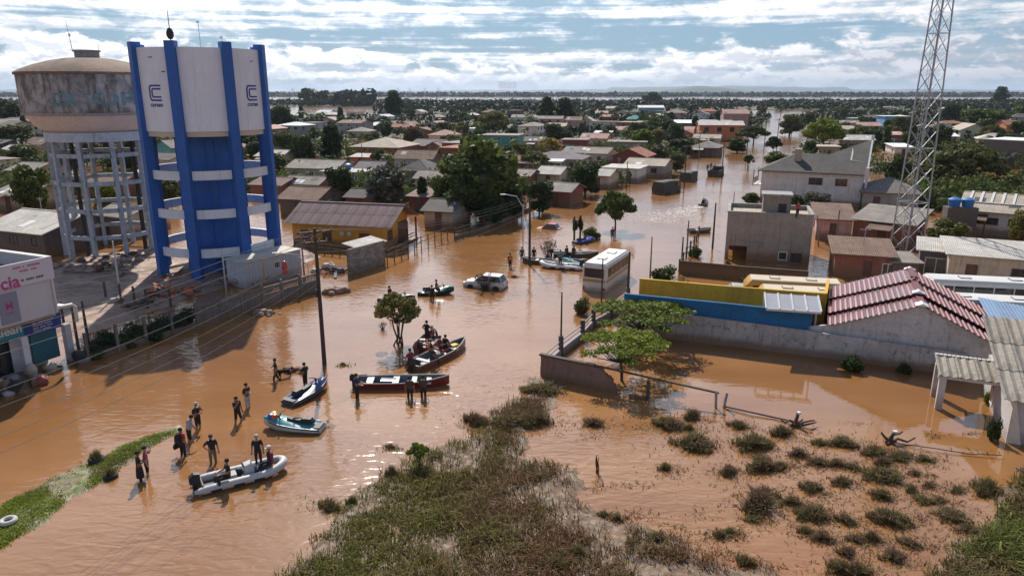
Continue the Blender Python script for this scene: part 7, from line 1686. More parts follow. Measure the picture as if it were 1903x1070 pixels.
wade('person in black shirt and rolled shorts, arm raised to face', 443, 784, 1.0, shirt=BK, pants=BK, short=True, armL='face', armR='down', leg='wide')
wade('person in black shirt and light grey trousers, farthest of the line', 461, 757, 1.2, shirt=BK, pants=GYc, armL='fold', armR='fold')
wade('person in dark clothes walking a black dog on a lead', 514, 708, -1.2, shirt=(.03, .035, .03), pants=BK, leg='walk', armL='out', armR='down')
wade('person in dark tee standing beside the dark blue jet ski', 568, 716, -1.9, shirt=(.03, .025, .03), pants=BK, armL='out', armR='front')
wade('person in navy vest at the stern of the red-hulled skiff', 664, 738, 1.3, shirt=NV, pants=BK, armL='front', armR='front', extra=[('vest', (.03, .05, .12))])
wade('person in dark red shirt standing behind the red-hulled skiff', 763, 688, .9, shirt=MR, pants=BK, armL='out', armR='hip', leg='wide')
wade('person in olive vest wading against the side of the red skiff', 762, 738, 3.0, shirt=(.06, .055, .04), pants=BK, z=-.45, extra=[('vest', (.06, .06, .045))])
wade('person in brown tee wading near the bow of the red skiff', 787, 736, 3.1, shirt=(.07, .05, .04), pants=BK, z=-.45, armL='front', armR='front')
wade('person in orange vest standing at the tail of the crowded skiff', 801, 678, 2.0, shirt=(.03, .03, .03), pants=(.10, .11, .12), extra=[('vest', OR)], z=0.0, armL='front', armR='front')
def seat(label, x, y, rz, zs, **k):
    """seated or standing aboard: zs is the height of the deck or seat under the hips"""
    md = k.get('leg', 'sit'); p = G(x, y, zs); person(label, Vector((p.x, p.y, 0)), rz, z=zs - (.82 if md in ('sit', 'straddle') else 0), **{**dict(leg=md), **k})
seat('person in black standing in the red dinghy', 794, 640, 2.4, .1, leg='stand', shirt=BK, pants=BK, armL='out', armR='hip')
seat('white-helmeted person seated in the red dinghy', 803, 628, 1.5, .42, shirt=(.25, .04, .05), pants=BK, cap=WT)
seat('dark-clad person seated mid skiff beside a red bundle', 818, 648, 2.2, .42, shirt=(.18, .03, .04), pants=BK, armL='front', armR='front')
seat('person in black seated toward the bow of the crowded skiff', 828, 646, 2.6, .42, shirt=BK, pants=BK, armL='front', armR='front')
seat('dark-clad person seated at the tail of the crowded skiff', 803, 668, 2.5, .42, shirt=NV, pants=BK, armL='front', armR='front')
wade('person in dark vest wading before the dark teal jet ski', 803, 556, 3.0, shirt=BK, pants=BK, z=-.5, extra=[('vest', (.03, .03, .03))])
seat('rider seated on the dark teal jet ski', 811, 539, 1.6, .78, leg='straddle', shirt=(.03, .035, .035), pants=BK, armL='front', armR='front')
seat('rider seated on the jet ski behind the bush tree', 724, 551, 1.3, .78, leg='straddle', shirt=BK, pants=BK, armL='front', armR='front')
wade('person in orange vest wading toward the moored boats', 948, 497, .6, shirt=BK, pants=BK, extra=[('vest', OR)])
wade('person in dark teal top wading left of the utility pole', 970, 484, .4, shirt=(.03, .10, .11), pants=BK, z=-.3)
wade('person in black wading right behind the utility pole', 992, 483, -.4, shirt=BK, pants=BK, z=-.35)
seat('person in bright teal top standing in the white moored boat', 1041, 496, .3, .15, leg='stand', shirt=TLc, pants=BK)
seat('dark-clad person seated in the black mid street skiff', 1053, 472, .8, .4, shirt=BK, pants=BK); seat('second dark-clad person seated toward the bow of the black skiff', 1066, 472, -.8, .4, shirt=(.04, .045, .04), pants=BK)
seat('person in black tee standing in the bow half of the rubber boat', 482, 868, .2, .12, leg='stand', shirt=BK, pants=BK, cap=(.4, .38, .34), scale=.95)
seat('person in red and navy jacket with white cap in the rubber boat', 503, 862, -.9, .42, shirt=(.28, .03, .05), pants=NV, cap=WT, extra=[('vest', NV)], sleeve=1.0)
seat('person in black at the wheel of the rubber boat', 425, 887, -1.0, .5, shirt=BK, pants=BK, armL='front', armR='front')
seat('rider crouched on the speeding jet ski', 1307, 379, 2.7, .75, leg='straddle', shirt=BK, pants=BK, armL='front', armR='front', lean=.2)
wade('person in dark red top wading by the forked street tree', 1138, 444, .3, shirt=MR, pants=BK, extra=[('pack', BK)], z=-.3)
wade('person in blue overalls standing before the pink shed', 1542, 458, .2, shirt=(.03, .06, .18), pants=(.03, .05, .15), z=-.2)
p_ = G(1507, 404, 5.15); person('person in red top standing at the cement building parapet', Vector((p_.x - .5, p_.y + 2.2, 0)), .4, z=4.66, shirt=RD, pants=BK)
for i, (x, y, c) in enumerate(((1318, 318, (.04, .04, .05)), (1324, 315, (.06, .05, .04)), (1331, 319, (.03, .05, .06)))):
    p_ = G(x, y + 3, .6); person(('leftmost', 'middle', 'rightmost')[i] + ' dark-clad passenger standing in the crowded truck', Vector((p_.x, p_.y + 1.5, 0)), 2.7 + .3 * i, z=.56, shirt=c, pants=BK)
build_people()

# ------------------------------------------------------------------ the dog
def dog():
    p = G(530, 700); t = thing('dog', 'black dog wading on a lead beside the walking person', 'dog', (p.x, p.y, -.1), radians(-60)); me = bpy.data.meshes.new('body')
    J = [((0, -.30, .50), (.11, .13)), ((0, -.05, .49), (.10, .12)), ((0, .22, .50), (.09, .10)), ((0, -.46, .60), (.07, .08)), ((0, -.56, .70), (.065, .07)), ((0, -.70, .67), (.035, .035)), ((0, .36, .56), (.03, .03)), ((0, .52, .68), (.018, .018)),
         ((.08, -.30, .30), (.045, .045)), ((.08, -.29, .12), (.028, .028)), ((.08, -.33, .02), (.03, .025)), ((-.08, -.33, .30), (.045, .045)), ((-.08, -.38, .13), (.028, .028)), ((-.08, -.42, .02), (.03, .025)),
         ((.08, .20, .34), (.055, .06)), ((.08, .32, .18), (.03, .03)), ((.08, .26, .02), (.03, .025)), ((-.08, .25, .34), (.055, .06)), ((-.08, .36, .18), (.03, .03)), ((-.08, .32, .02), (.03, .025))]
    E = [(1, 0), (1, 2), (0, 3), (3, 4), (4, 5), (2, 6), (6, 7), (0, 8), (8, 9), (9, 10), (0, 11), (11, 12), (12, 13), (2, 14), (14, 15), (15, 16), (2, 17), (17, 18), (18, 19)]
    me.from_pydata([j[0] for j in J], E, []); o = bpy.data.objects.new('skel', me); COL.objects.link(o); o.modifiers.new('S', 'SKIN')
    if len(me.skin_vertices) == 0: bm = bmesh.new(); bm.from_mesh(me); bm.verts.layers.skin.verify(); bm.to_mesh(me); bm.free()
    for i, j in enumerate(J): me.skin_vertices[0].data[i].radius = j[1]; me.skin_vertices[0].data[i].use_root = (i == 1)
    sb = o.modifiers.new('B', 'SUBSURF'); sb.levels = 1; sb.render_levels = 1; bpy.context.view_layer.update(); b = bpy.data.meshes.new_from_object(o.evaluated_get(bpy.context.evaluated_depsgraph_get())); bpy.data.objects.remove(o)
    m = MB(); m.add([q.co.copy() for q in b.vertices], [tuple(q.vertices) for q in b.polygons])
    for s in (-1, 1): m.add([(s * .03, -.54, .74), (s * .07, -.53, .73), (s * .065, -.55, .83), (s * .05, -.51, .74)], [(0, 1, 2), (1, 3, 2), (3, 0, 2)])
    m.build('body', paint('black_fur', (.014, .013, .012), .9, .3, 8), t, True, fix=False)
    l = thing('dog_lead', 'thin dark lead between the walking person and the dog', 'lead', G(514, 708)); q = G(514, 708); hnd = Vector((.25, .2, .75)); c = Vector((p.x, p.y, .5)) - q; m = MB(); m.tube([hnd, hnd.lerp(c, .5) + Vector((0, 0, -.12)), c], .012, 5); m.build('strap', BLACKM, l)
dog()
# ------------------------------------------------------------------ the shop building at the left edge
def pharmacy():
    q = G(153, 668); sd = Vector((.4, .917, 0)).normalized(); ang = atan2(sd.y, sd.x)
    t = thing('shop_building', 'white two storey shop with pink lettered signboard at the left edge', 'shop', q, ang)
    PW = wm('shop_white', (.55, .54, .58), streak=.08, spot=.03, mud=.3, mudz=1.0, var=.05); SG = paint('signboard_white', (.58, .56, .62), .5, .04)
    m = MB(); m.box(-13, .0, 3.55, -1.0, 9, 6.2); m.build('upper_floor', PW, t)
    m = MB(); m.box(-13, 1.6, -.4, -1.2, 9, 3.545); m.build('ground_floor', PW, t)
    for b in ((-13, -.12, 5.8, -.95, -.003, 7.2), ): m = MB(); m.box(*b); sg = m.build('signboard', SG, t)
    for b in ((-13, 8.8, 6.203, -1.0, 9.0, 7.1), (-1.2, .0, 6.203, -1.0, 8.8, 7.1), (-13, .0, 6.203, -12.8, 8.8, 7.1), (-12.8, 0, 6.203, -1.2, .2, 7.15)): m = MB(); m.box(*b); m.build('parapet', PW, t)
    for b in ((-1.28, -.05, 7.102, -.92, 9.05, 7.2), (-13, 8.75, 7.102, -1.3, 9.05, 7.2)): m = MB(); m.box(*b); m.build('parapet_cap', FRW, t)
    m = MB(); m.box(-12.8, .2, 6.21, -1.2, 8.8, 6.3); m.build('roof', paint('roof_felt_brown', (.13, .10, .08), .95, .3, .7), t)
    pk = paint('magenta_lettering', (.42, .07, .22), .6, .1); bk = paint('black_lettering', (.02, .02, .03), .6, .1); wt = paint('white_lettering', (.6, .62, .66), .6, .1)
    pl = lambda x0, z0, dy=-.126: (lambda x, y: (x0 + x, dy, z0 + y))
    lettering('lettering', 'ncia', 1.05, pk, sg, pl(-4.75, 6.12), 'LEFT', .03); lettering('lettering', 'ns', .72, bk, sg, pl(-5.35, 6.82), 'LEFT', .012)
    def bars(name, mat, x0, z0, words, h, par, dy=-.128):
        m = MB(); x = x0
        for w in words:
            n = max(1, int(w / (h * .75)))
            for i in range(n): a = x + i * h * .75; m.add([(a, dy, z0), (a + h * .52, dy, z0), (a + h * .52, dy, z0 + h), (a, dy, z0 + h)], [(0, 1, 2, 3)])
            x += w + h * .7
        m.build(name, mat, par, fix=False)
    bars('small_print', pk, -3.35, 6.86, (.5, .18, .8), .13, sg); bars('small_print', pk, -3.0, 6.62, (.62, .42), .12, sg); bars('small_print', bk, -3.0, 6.05, (.22, .5, .55), .13, sg)
    m = MB(); m.box(-4.45, -.06, 3.7, -3.35, -.003, 5.55); d = m.build('logo_panel', paint('panel_grey_blue', (.24, .25, .33), .5, .05), t)
    lettering('lettering', 'M', .62, pk, d, lambda x, y: (-3.9 + x, -.065, 4.75 + y), 'CENTER', .02); bars('small_print', pk, -4.2, 4.28, (.6,), .09, d, -.065)
    m = MB(); m.box(-6.5, .9, 2.45, -2.78, 1.1, 3.5); s1 = m.build('teal_sign', paint('teal_sign_board', (.02, .22, .28), .45, .06), t)
    lettering('lettering', 'oclean', .78, wt, s1, lambda x, y: (-4.9 + x, .895, 2.98 + y), 'LEFT', .02)
    m = MB(); m.lathe([(0, 0), (.36, 0)], 20, T=Matrix.Translation((-4.95, .897, 3.0)) @ Matrix.Rotation(pi / 2, 4, 'X')); m.build('globe_mark', paint('globe_blue', (.04, .32, .48), .4), s1)
    m = MB(); m.box(-2.77, .9, 2.3, -.35, 1.1, 3.52); s2 = m.build('blue_sign', paint('navy_sign_board', (.022, .045, .22), .45, .06), t)
    for i, n in enumerate(((.5, .4, .4), (.6, .7), (.3, .8, .2), (.7, .5), (.4, .4, .4), (.5, .6))): bars('sign_line', wt, -2.2, 3.32 - .17 * i, n, .07, s2, .895)
    m = MB(); m.box(-2.3, 1.2, .3, -.6, 1.3, 2.29); m.build('teal_panel', paint('teal_door_panel', (.03, .13, .17), .5, .08), t)
    for x in (-6.2, -3.0, -.2):
        m = MB(); m.box(x - .2, .6, -.4, x + .2, 1.0, 2.44); m.build('column', PW, t)
    m = MB(); m.box(-.55, .55, 3.56, -.1, 1.2, 3.75); m.tube([(-1.0, -.15, 3.9), (-.2, -.15, 3.85), (0.1, .0, 3.6), (.15, .1, 2.6)], .12, 8); m.build('rain_pipe', FRW, t)
    m = MB(); m.box(-13, .3, 3.3, -1, 1.6, 3.54); m.build('canopy', paint('canopy_beige', (.36, .31, .26), .8), t)
    opening(t, 'f', -8.5, .1, 1.8, 2.1, 1, 1, BLACKM, GL, True, 0, 1.6); opening(t, 'f', -4.6, .1, 2.4, 2.2, 1, 1, BLACKM, GL, False, 0, 1.6)
    m = MB(); m.tube([(-1.12, -.06, 5.8), (-1.12, -.06, 3.6)], .07, 7); m.build('downpipe', FRW, t)
    # bags and goods heaped on the flooded pavement in front
    r = random.Random(4); names = ['white', 'grey', 'brown', 'dark blue', 'black', 'pale', 'red', 'cream']; cols = [(.5, .5, .5), (.25, .25, .27), (.16, .1, .07), (.03, .05, .16), (.03, .03, .03), (.38, .36, .36), (.28, .05, .05), (.45, .38, .3)]
    k = 0
    for i in range(30):
        x, y = r.uniform(-7.5, .3), r.uniform(-1.6, .3); c = i % 8; w_, h_ = r.uniform(.22, .5), r.uniform(.22, .6)
        P = t.matrix_basis @ Vector((x, y, 0)); z0 = .0 if i < 20 else .35; tt = thing('goods_bag', f'{names[c]} bag heaped before the shop, {["first", "second", "third", "fourth"][i // 8]} such bag from the left', 'bag', (P.x, P.y, z0), r.uniform(0, 6), 'goods heaped before the shop')
        m = MB(); m.loft([[(w_ * f * cos(a) * (1 + .2 * sin(3 * a + i)), w_ * .8 * f * sin(a), z) for a in [2 * pi * j / 9 for j in range(9)]] for f, z in ((.8, -.15), (1, .05), (1.05, h_ * .5), (.7, h_ * .85), (.25, h_))]); m.build('sack', lp('goods_%d' % c, cols[c], mud=.3, rough=.7), tt, True)
pharmacy()

# ------------------------------------------------------------------ waterworks fence, precast slab part and mesh part
def works_fence():
    a, b = G(165, 670), G(592, 540); d = b - a; L = d.length; u = d / L; t = thing('fence', 'long precast concrete fence between the waterworks and the flood', 'fence', a, atan2(d.y, d.x)); FC = wm('dark_precast', (.17, .15, .14), streak=.5, spot=.5, mud=.6, mudz=.8)
    n = 10; w = L / n
    for i in range(n + 1): m = MB(); m.box(w * i - .09, -.09, -.5, w * i + .09, .09, 1.95); m.build('post', FC, t)
    sl = MB(); sl.box(0, -.035, 0, w - .2, .035, .30); sme = sl.mesh('slat', FC); bl_ = MB(); bl_.box(-.035, -.03, 0, .035, .03, .42); bme = bl_.mesh('baluster', FC)
    for i in range(n):
        if i >= 4:
            for z in (-.2, .12, .44, .76): link('slat', sme, t, (w * i + .1, 0, z))
            for k in range(11): link('baluster', bme, t, (w * i + .2 + (w - .4) * k / 10, 0, 1.09))
            m = MB(); m.box(w * i + .09, -.06, 1.515, w * (i + 1) - .09, .06, 1.65); m.build('top_rail', FC, t)
        else:
            for z in (-.2, .12): link('slat', sme, t, (w * i + .1, 0, z))
            m = MB()
            for k in range(9): m.tube([(w * i + .1 + (w - .2) * k / 8, 0, .45), (w * i + .1 + (w - .2) * k / 8, 0, 1.8)], .02, 4)
            for z in (.55, 1.1, 1.75): m.tube([(w * i, 0, z), (w * (i + 1), 0, z)], .022, 4)
            m.build('mesh_panel', BLACKM, t)
    return a, u, L
FA, FU, FL = works_fence()
for i in range(12):
    s = .03 + .027 * i; p = FA + FU * FL * s * 1.25 + Vector((-FU.y, FU.x, 0)) * (.6 + .5 * (i % 3)); tree(f'{["first", "second", "third", "fourth", "fifth", "sixth", "seventh", "eighth", "ninth", "tenth", "eleventh", "twelfth"][i]} dark creeper bush behind the mesh fence, counted from the shop', p, 2.3, .9 + .25 * (i % 3), 'shrub', 'dark', 'shrub', 'creeper bushes behind the mesh fence')
# ------------------------------------------------------------------ yard clutter under the towers
def pile(name, label, px, n, R, cols, seed, kind='plank', z=.25, hmax=.8):
    c = G(*px); r = random.Random(seed); t = thing(name, label, 'debris', (c.x, c.y, z), 0, 'debris piles in the waterworks yard')
    for i in range(n):
        m = MB(); a = r.uniform(0, 6.28); rr = R * sqrt(r.random()); x, y = rr * cos(a), rr * sin(a) * .7; zz = hmax * (1 - rr / R) * r.random(); cm = lp('debris_%s' % (cols[i % len(cols)],), cols[i % len(cols)], rough=.85, mud=.4, mudz=.7, var=.2)
        if kind == 'plank' and i % 3: l = r.uniform(.8, 2.2); b = r.uniform(0, 6.28); m.beam((x, y, zz), (x + l * cos(b), y + l * sin(b), max(.02, zz + r.uniform(-.3, .4))), r.uniform(.08, .3), .06); m.build('plank', cm, t)
        else: s = r.uniform(.15, .5); m.loft([[(x + s * f * cos(q) * (1 + .25 * sin(2 * q + i)), y + s * f * sin(q), zz + h) for q in [2 * pi * j / 7 for j in range(7)]] for f, h in ((.9, -.1), (1, s * .3), (.6, s * .8))]); m.build('rubble', cm, t)
    return t
CD = [(.10, .08, .07), (.22, .18, .15), (.05, .05, .05), (.30, .26, .23), (.14, .06, .045)]
pile('scrap_pile', 'dark scrap heap under the old tower, left end', (150, 500), 26, 2.8, CD, 1); pile('scrap_pile', 'dark scrap heap under the old tower, right end', (235, 486), 30, 2.8, CD, 2, hmax=1.1); pile('scrap_pile', 'timber scrap in the middle of the yard', (205, 508), 26, 3.0, CD, 3)
ORG = [(.50, .09, .03), (.42, .12, .06), (.20, .15, .12), (.06, .05, .05)]
pile('scrap_pile', 'pile with orange netting in front of the blue tower', (320, 548), 24, 2.2, ORG, 5, hmax=.6); pile('scrap_pile', 'orange pieces strewn before the left blue pillar', (290, 553), 18, 2.0, ORG, 6, hmax=.4); pile('scrap_pile', 'orange barriers and boards right of the left pillar', (340, 520), 16, 1.6, ORG, 7, hmax=.5)
pile('scrap_pile', 'mixed rubbish at the end of the works fence', (615, 505), 30, 1.5, [(.40, .06, .04), (.12, .12, .13), (.45, .43, .42), (.05, .1, .25), (.2, .15, .1)], 8, z=0, hmax=1.0); pile('scrap_pile', 'pinkish rubble bar awash beside the tall pole', (628, 543), 22, 1.3, [(.28, .17, .14), (.2, .13, .1)], 9, 'rubble', 0, .2)
pile('scrap_pile', 'flat drift of rubbish awash by the works fence', (496, 583), 14, 1.1, [(.3, .22, .19), (.18, .13, .11)], 10, 'rubble', -.05, .1); pile('scrap_pile', 'small drift of rubbish near the wading dog', (548, 690), 9, .5, [(.2, .06, .06), (.1, .07, .06)], 11, 'rubble', -.02, .15)
pile('scrap_pile', 'dark rubbish along the works fence inside the yard', (250, 570), 26, 2.2, CD, 12); pile('scrap_pile', 'low rubble by the valve cabinet of the blue tower', (415, 520), 18, 1.8, CD, 13, hmax=.4); pile('scrap_pile', 'boards and rubbish beside the pale container', (450, 530), 18, 1.6, CD + ORG, 14, hmax=.5)
pile('scrap_pile', 'heap of debris beyond the white house', (1625, 318), 22, 4.0, [(.3, .25, .22), (.2, .17, .15)], 15, hmax=2.0, z=0); pile('scrap_pile', 'rubble along the shore below the mast', (1690, 470), 24, 3.0, CD, 16, z=0, hmax=.5); pile('scrap_pile', 'low rubble strip right of the mast shrub', (1800, 470), 22, 3.5, CD, 17, z=0, hmax=.5)
def barrier(label, px): t = thing('barrier_post', label, 'barrier', G(*px)); m = MB(); m.lathe([(.26, 0), (.22, .5), (.28, .55), (.2, 1.0), (.1, 1.15), (0, 1.18)], 10); m.build('drum', lp('barrier_red', (.45, .04, .03), mud=.2), t, True); return t
b_ = barrier('red barrier drum on the works fence beside the container', (532, 532)); b_.location.z = 1.2
# pale container office and its lean-to
def container():
    a, b = G(462, 541), G(566, 512); d = b - a; L = d.length; t = thing('container', 'pale site container with flat roof behind the works fence', 'container', a + Vector((-.5, .9, 0)) * 1.0, atan2(d.y, d.x)); CM = paint('pale_container', (.42, .45, .50), .6, .1, 1, streak=.2, mud=.4); 
    m = MB(); m.box(0, 0, -.3, L, 2.5, 2.35); m.build('body', CM, t); m = MB(); m.box(-.15, -.15, 2.353, L + .1, 2.7, 2.45); m.build('roof', paint('container_roof', (.50, .46, .40), .8, .12), t)
    rb = MB(); rb.box(-.03, -.035, -.2, .03, -.003, 2.3); rm2 = rb.mesh('rib', CM)
    for i in range(int(L / .3)): link('rib', rm2, t, (.2 + i * .3, 0, 0))
    opening(t, 'f', L * .55, 1.1, .8, .7, L, 2.5, FRW, GL)
    m = MB(); m.box(L * .3, -.045, -.3, L * .3 + .12, -.004, 2.35); m.build('yellow_stripe', paint('safety_yellow', (.5, .33, .03), .6), t)
container()
CB = wm('concrete_block', (.24, .215, .19), streak=.5, spot=.4, mud=.5)
def block_wall():
    a, b = G(648, 511), G(717, 491); d = b - a; L = d.length; t = thing('wall', 'rough grey block wall in front of the ochre house', 'wall', a, atan2(d.y, d.x)); w, h = L / 11, .25
    m = MB(); m.box(.02, .02, -.5, L - .02, .14, 2.48); m.build('mortar_core', paint('mortar', (.16, .14, .125), .95), t)
    bb = MB(); bb.box(.012, 0, .012, w - .012, .16, h - .012); me = bb.mesh('block', paint('grey_block', (.26, .235, .21), .95, .2, 3, streak=.4, rndv=.3, mud=.5))
    for r in range(10):
        for i in range(11 - (r % 2)): link('block', me, t, (w * (i + .5 * (r % 2)), 0, h * r))
    s = thing('lean_to', 'small lean-to with pale sheet roof against the block wall', 'lean-to', a + Vector((-.3, 1.2, 0)), atan2(d.y, d.x)); m = MB(); m.box(L * .3, 0, -.4, L * .95, 1.5, 2.1); m.build('wall', WM['dark'], s); m = MB(); m.add([(L * .2, -.5, 2.13), (L, -.5, 2.2), (L, 1.8, 2.5), (L * .2, 1.8, 2.43), (L * .2, -.5, 2.2), (L, -.5, 2.27), (L, 1.8, 2.57), (L * .2, 1.8, 2.5)], [(0, 3, 2, 1), (4, 5, 6, 7), (0, 1, 5, 4), (1, 2, 6, 5), (2, 3, 7, 6), (3, 0, 4, 7)]); m.build('roof', RM['pale'], s)
block_wall()
def post_fence(label, pts, n, h, mat, rails=(), th=.09, panel=None):
    P = [G(*q) for q in pts]; P0 = P[0]; t = thing('fence', label, 'fence', P0); seg = [(P[i + 1] - P[i]).length for i in range(len(P) - 1)]; tot = sum(seg)
    def at(s):
        for i, l in enumerate(seg):
            if s <= l or i == len(seg) - 1: return P[i].lerp(P[i + 1], min(1, s / l)) - P0
            s -= l
    for i in range(n + 1): q = at(tot * i / n); m = MB(); m.box(q.x - th, q.y - th, -.5, q.x + th, q.y + th, h); m.build('post', mat, t)
    for i in range(n):
        a, b = at(tot * i / n), at(tot * (i + 1) / n)
        for z in rails: m = MB(); m.beam(a + Vector((0, 0, z)), b + Vector((0, 0, z)), .05, .06); m.build('rail', mat, t)
        if panel: m = MB(); m.beam(a + Vector((0, 0, panel[1] / 2 - .1)), b + Vector((0, 0, panel[1] / 2 - .1)), .08, panel[1] + .2); m.build('panel', panel[0], t)
DP = paint('dark_post', (.08, .065, .055), .9)
post_fence('thin posts of a wire fence right of the block wall', [(720, 492), (775, 468), (832, 447)], 9, 1.6, DP, (1.0, 1.5), .05)
post_fence('dark slatted street fence under the big trees', [(845, 446), (905, 425), (962, 402), (992, 388)], 14, 1.5, DP, (.5, .9, 1.3), .07, (wm('fence_slab', (.14, .12, .11)), .45))
post_fence('wire fence before the ochre house front', [(548, 466), (600, 472), (646, 478)], 7, 1.2, DP, (.7, 1.1), .05)
post_fence('short dark fence at the cement building street side', [(1262, 505), (1275, 480), (1290, 458), (1298, 440)], 6, 1.3, DP, (.9,), .08)
post_fence('row of leaning posts in the waterworks yard', [(198, 560), (240, 566), (275, 575), (318, 570)], 4, 1.7, DP, (), .07)
# ------------------------------------------------------------------ poles, lamps, wires
PCON = paint('pole_concrete', (.20, .175, .15), .9, .2, 2, streak=.3, mud=.5); PDK = paint('pole_dark', (.06, .05, .045), .9, .2, 2)
def pole(label, px, ytop, r=.13, arms=(), mat=None, name='utility_pole', cat='pole', lamp=None, group=None, lean=0.0):
    p = G(*px); h = ZT(p, ytop); t = thing(name, label, cat, p, 0, group); m = MB(); m.tube([(0, 0, -.6), (lean * .5, 0, h / 2), (lean, 0, h)], [r, r * .85, r * .65], 10); m.build('shaft', mat or PCON, t, True)
    for (z, w_, a) in arms:
        m = MB(); m.beam((lean - w_ / 2 * cos(a), -w_ / 2 * sin(a), h + z), (lean + w_ / 2 * cos(a), w_ / 2 * sin(a), h + z), .1, .12); ar = m.build('crossarm', FRB, t)
        for k in range(4): f = (k / 3 - .5) * .92; m = MB(); m.lathe([(.03, 0), (.06, .05), (.035, .1), (.055, .15), (0, .2)], 7, c=(lean + f * w_ * cos(a), f * w_ * sin(a), h + z + .06)); m.build('insulator', paint('insulator', (.25, .2, .17), .4), ar, True)
    if lamp: m = MB(); dx, dz = lamp; m.tube([(lean, 0, h - .4), (lean + dx * .35, 0, h + dz * .8), (lean + dx, 0, h + dz)], .045, 6); l = m.build('lamp_arm', STEEL, t, True); m = MB(); m.loft([rbox_ring(lean + dx * .95, .12, h + dz - .08, h + dz + .04, .03), rbox_ring(lean + dx * 1.0 + (.5 if dx > 0 else -.5), .1, h + dz - .1, h + dz + .02, .03)]); m.build('lamp_head', STEEL, l)
    return p, h
pa, ha = pole('tall utility pole with crossarms standing in the water by the people', (603, 676), 424, .15, [(-.25, 2.2, .5), (-.9, 1.5, .5)], PDK); 
t_ = thing('transformer', 'dark drum on the tall utility pole', 'transformer', pa + Vector((0, -.24, ha - 4.3))); m = MB(); m.lathe([(0, 0), (.16, 0), (.18, .35), (.12, .45), (0, .47)], 10); m.build('drum', BLACKM, t_, True)
pb, hb_ = pole('utility pole by the moored boats', (984, 493), 368, .14, [(-.3, 1.6, .4)], PDK)
pole('slim concrete pole behind the tall utility pole', (566, 520), 436, .10, [(-.3, 1.4, .5)], PCON); pole('street lamp with curved arm by the big tree', (972, 446), 380, .08, [], STEEL, 'street_lamp', 'lamp', (-2.2, 1.2)); 
pole('thin pole standing behind the corner wall', (1042, 662), 543, .07, [], PDK); pole('thin pole in front of the sunken bus', (1117, 582), 480, .07, [], PDK); pole('dark pole at the left end of the blue wall', (1166, 566), 468, .12, [], PDK)
pole('dark pole left of the yellow wall', (1208, 515), 440, .08, [], PCON); pole('leftmost pole of three by the cement building', (1267, 484), 440, .10, [], PDK); pole('middle pole of three by the cement building', (1276, 472), 410, .10, [], PCON); pole('rightmost pole of three by the cement building', (1324, 462), 377, .12, [], PDK)
pole('pole beside the far dark truck', (1271, 352), 270, .12, [(-.3, 1.6, .4)], PDK); pole('pole beside the crowded truck', (1341, 332), 258, .12, [(-.3, 1.6, .4)], PDK); pole('far street pole by the water bush', (1387, 292), 222, .14, [(-.4, 2, .4)], PDK); pole('far street pole left of the slim street tree', (1420, 276), 224, .14, [(-.4, 2, .4)], PDK); pole('far street pole right of the slim street tree', (1443, 276), 220, .14, [(-.4, 2, .4)], PDK); pole('far street pole at the end of the road', (1470, 256), 214, .14, [(-.4, 2, .4)], PDK)
pole('short pole beside the white flat house', (1164, 352), 300, .10, [], PDK); pole('pole among the roofs near the yellow tree', (1014, 296), 224, .12, [(-.3, 1.6, .4)], PCON); pole('pole by the grey roofs behind the ochre house', (674, 316), 266, .10, [], PCON); pole('pole at the far left bank of the street', (1298, 300), 246, .12, [(-.3, 1.6, .4)], PCON)
pole('white lamp post in front of the blue tower shaft', (420, 536), 462, .09, [], STEEL); pole('steel post in the yard under the old tower', (225, 553), 448, .09, [], STEEL); pole('bare post at the mast foot by the pink shed', (1553, 452), 390, .10, [], PCON); pole('leaning post by the pink shed', (1522, 458), 400, .09, [], PCON, lean=-.6); pole('post in front of the strip roof house', (1864, 420), 360, .07, [], PDK); pole('rusty post at the right frame edge', (1893, 356), 306, .12, [], paint('rust', (.14, .06, .04), .9)); pole('pole at the street corner by the white house', (1362, 392), 356, .07, [], PDK)
for i, (x, y, yt) in enumerate(((129, 660, 560), (146, 648, 570), (165, 640, 560))): pole(('leftmost', 'middle', 'rightmost')[i] + ' dark pole of three at the shop corner', (x, y), yt, .11, [], PDK)
pole('street lamp arching over the container', (575, 532), 486, .06, [], STEEL, 'street_lamp', 'lamp', (-2.6, .8))
for i, (x, y, yt) in enumerate(((1067, 447, 402), (1078, 446, 400))): p_, h_ = pole(('left', 'right')[i] + ' dark creeper-clad post near the blue jet ski', (x, y), yt, .13, [], PDK); o = tree(('left', 'right')[i] + ' creeper crowning the dark post near the blue jet ski', p_ + Vector((0, 0, h_ - 1.7)), .9, 1.9, 'shrub', 'dark', 'shrub', None)
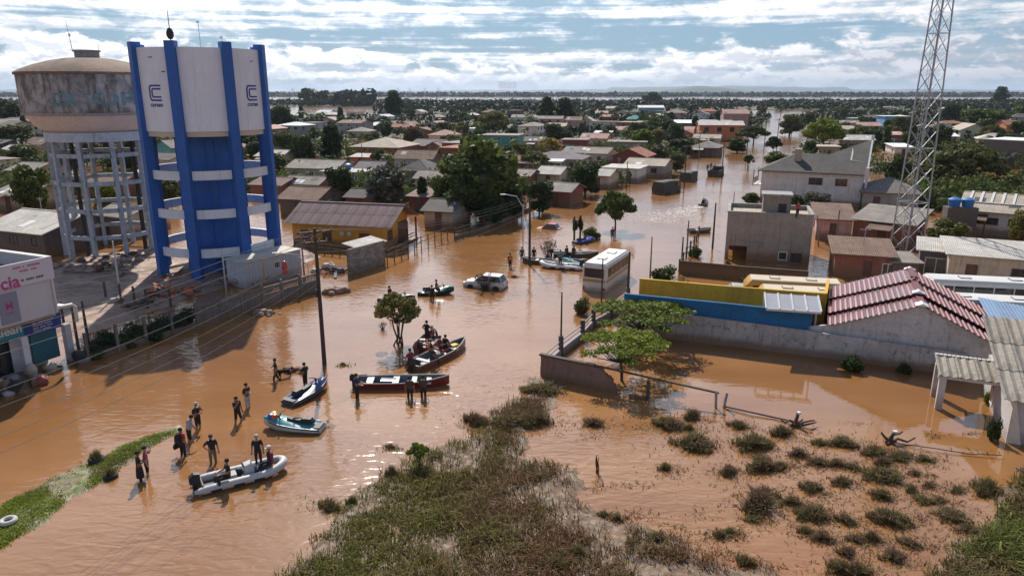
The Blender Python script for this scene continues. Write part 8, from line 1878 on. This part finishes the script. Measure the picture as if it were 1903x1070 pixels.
def wire(label, a, b, sag, r=.010):
    a, b = Vector(a), Vector(b); t = thing('overhead_wire', label, 'wire', a); m = MB(); m.tube([a.lerp(b, i / 14) - a - Vector((0, 0, sag * 4 * (i / 14) * (1 - i / 14))) for i in range(15)], r, 5); m.build('cable', paint('cable_grey', (.10, .095, .095), .7), t)
off = Vector((-20.5, 15.0, 0)); OW = ['topmost', 'second', 'third', 'fourth', 'fifth', 'sixth', 'seventh', 'eighth']
for i, (dz, dx) in enumerate(((-.1, -.9), (-.1, -.1), (-.1, .8), (-1.5, .1), (-2.0, .12), (-2.5, .1), (-2.9, .14), (-3.4, .1))):
    wire(f'{OW[i]} overhead wire running from the tall pole past the shop', pa + Vector((dx, 0, ha + dz)), off + Vector((dx, 0, ha + dz + .2)), .5 + .1 * i)
    if i < 5: wire(f'{OW[i]} overhead wire from the tall pole to the pole by the boats', pa + Vector((dx, 0, ha + dz)), pb + Vector((dx * .8, 0, hb_ + dz * .7)), .7 + .1 * i, .011)
for i in range(3): wire(f'{OW[i]} wire along the works fence toward the shop', G(566, 520) + Vector((0, 0, 4.3 - .5 * i)), G(60, 660) + Vector((0, 0, 4.6 - .5 * i)), .5, .011)
# far transmission towers on the river plain
def pylon(label, x, yb, yt):
    p = G(x, yb); h = ZT(p, yt); t = thing('pylon', label, 'pylon', p, 0, 'transmission towers on the far plain'); m = MB(); w = h * .09
    for sx, sy in ((-1, -1), (1, -1), (1, 1), (-1, 1)): m.tube([(sx * w, sy * w, 0), (sx * w * .25, sy * w * .25, h)], h * .008, 4)
    m.build('legs', STEEL, t); m = MB()
    for z in (.66, .80, .92): m.beam((-h * .18, 0, h * z), (h * .18, 0, h * z), h * .012, h * .012)
    m.build('crossarms', STEEL, t)
for i, (x, yt) in enumerate(((930, 151), (938, 152), (947, 153), (956, 152))): pylon(f'{OW[i].replace("topmost", "leftmost")} of the four tall pylons on the horizon', x, 183, yt)
for i, x in enumerate((545, 684, 740, 762, 790, 815)): pylon(f'{OW[i].replace("topmost", "leftmost")} of the small pylons over the river woods', x, 184, 163)
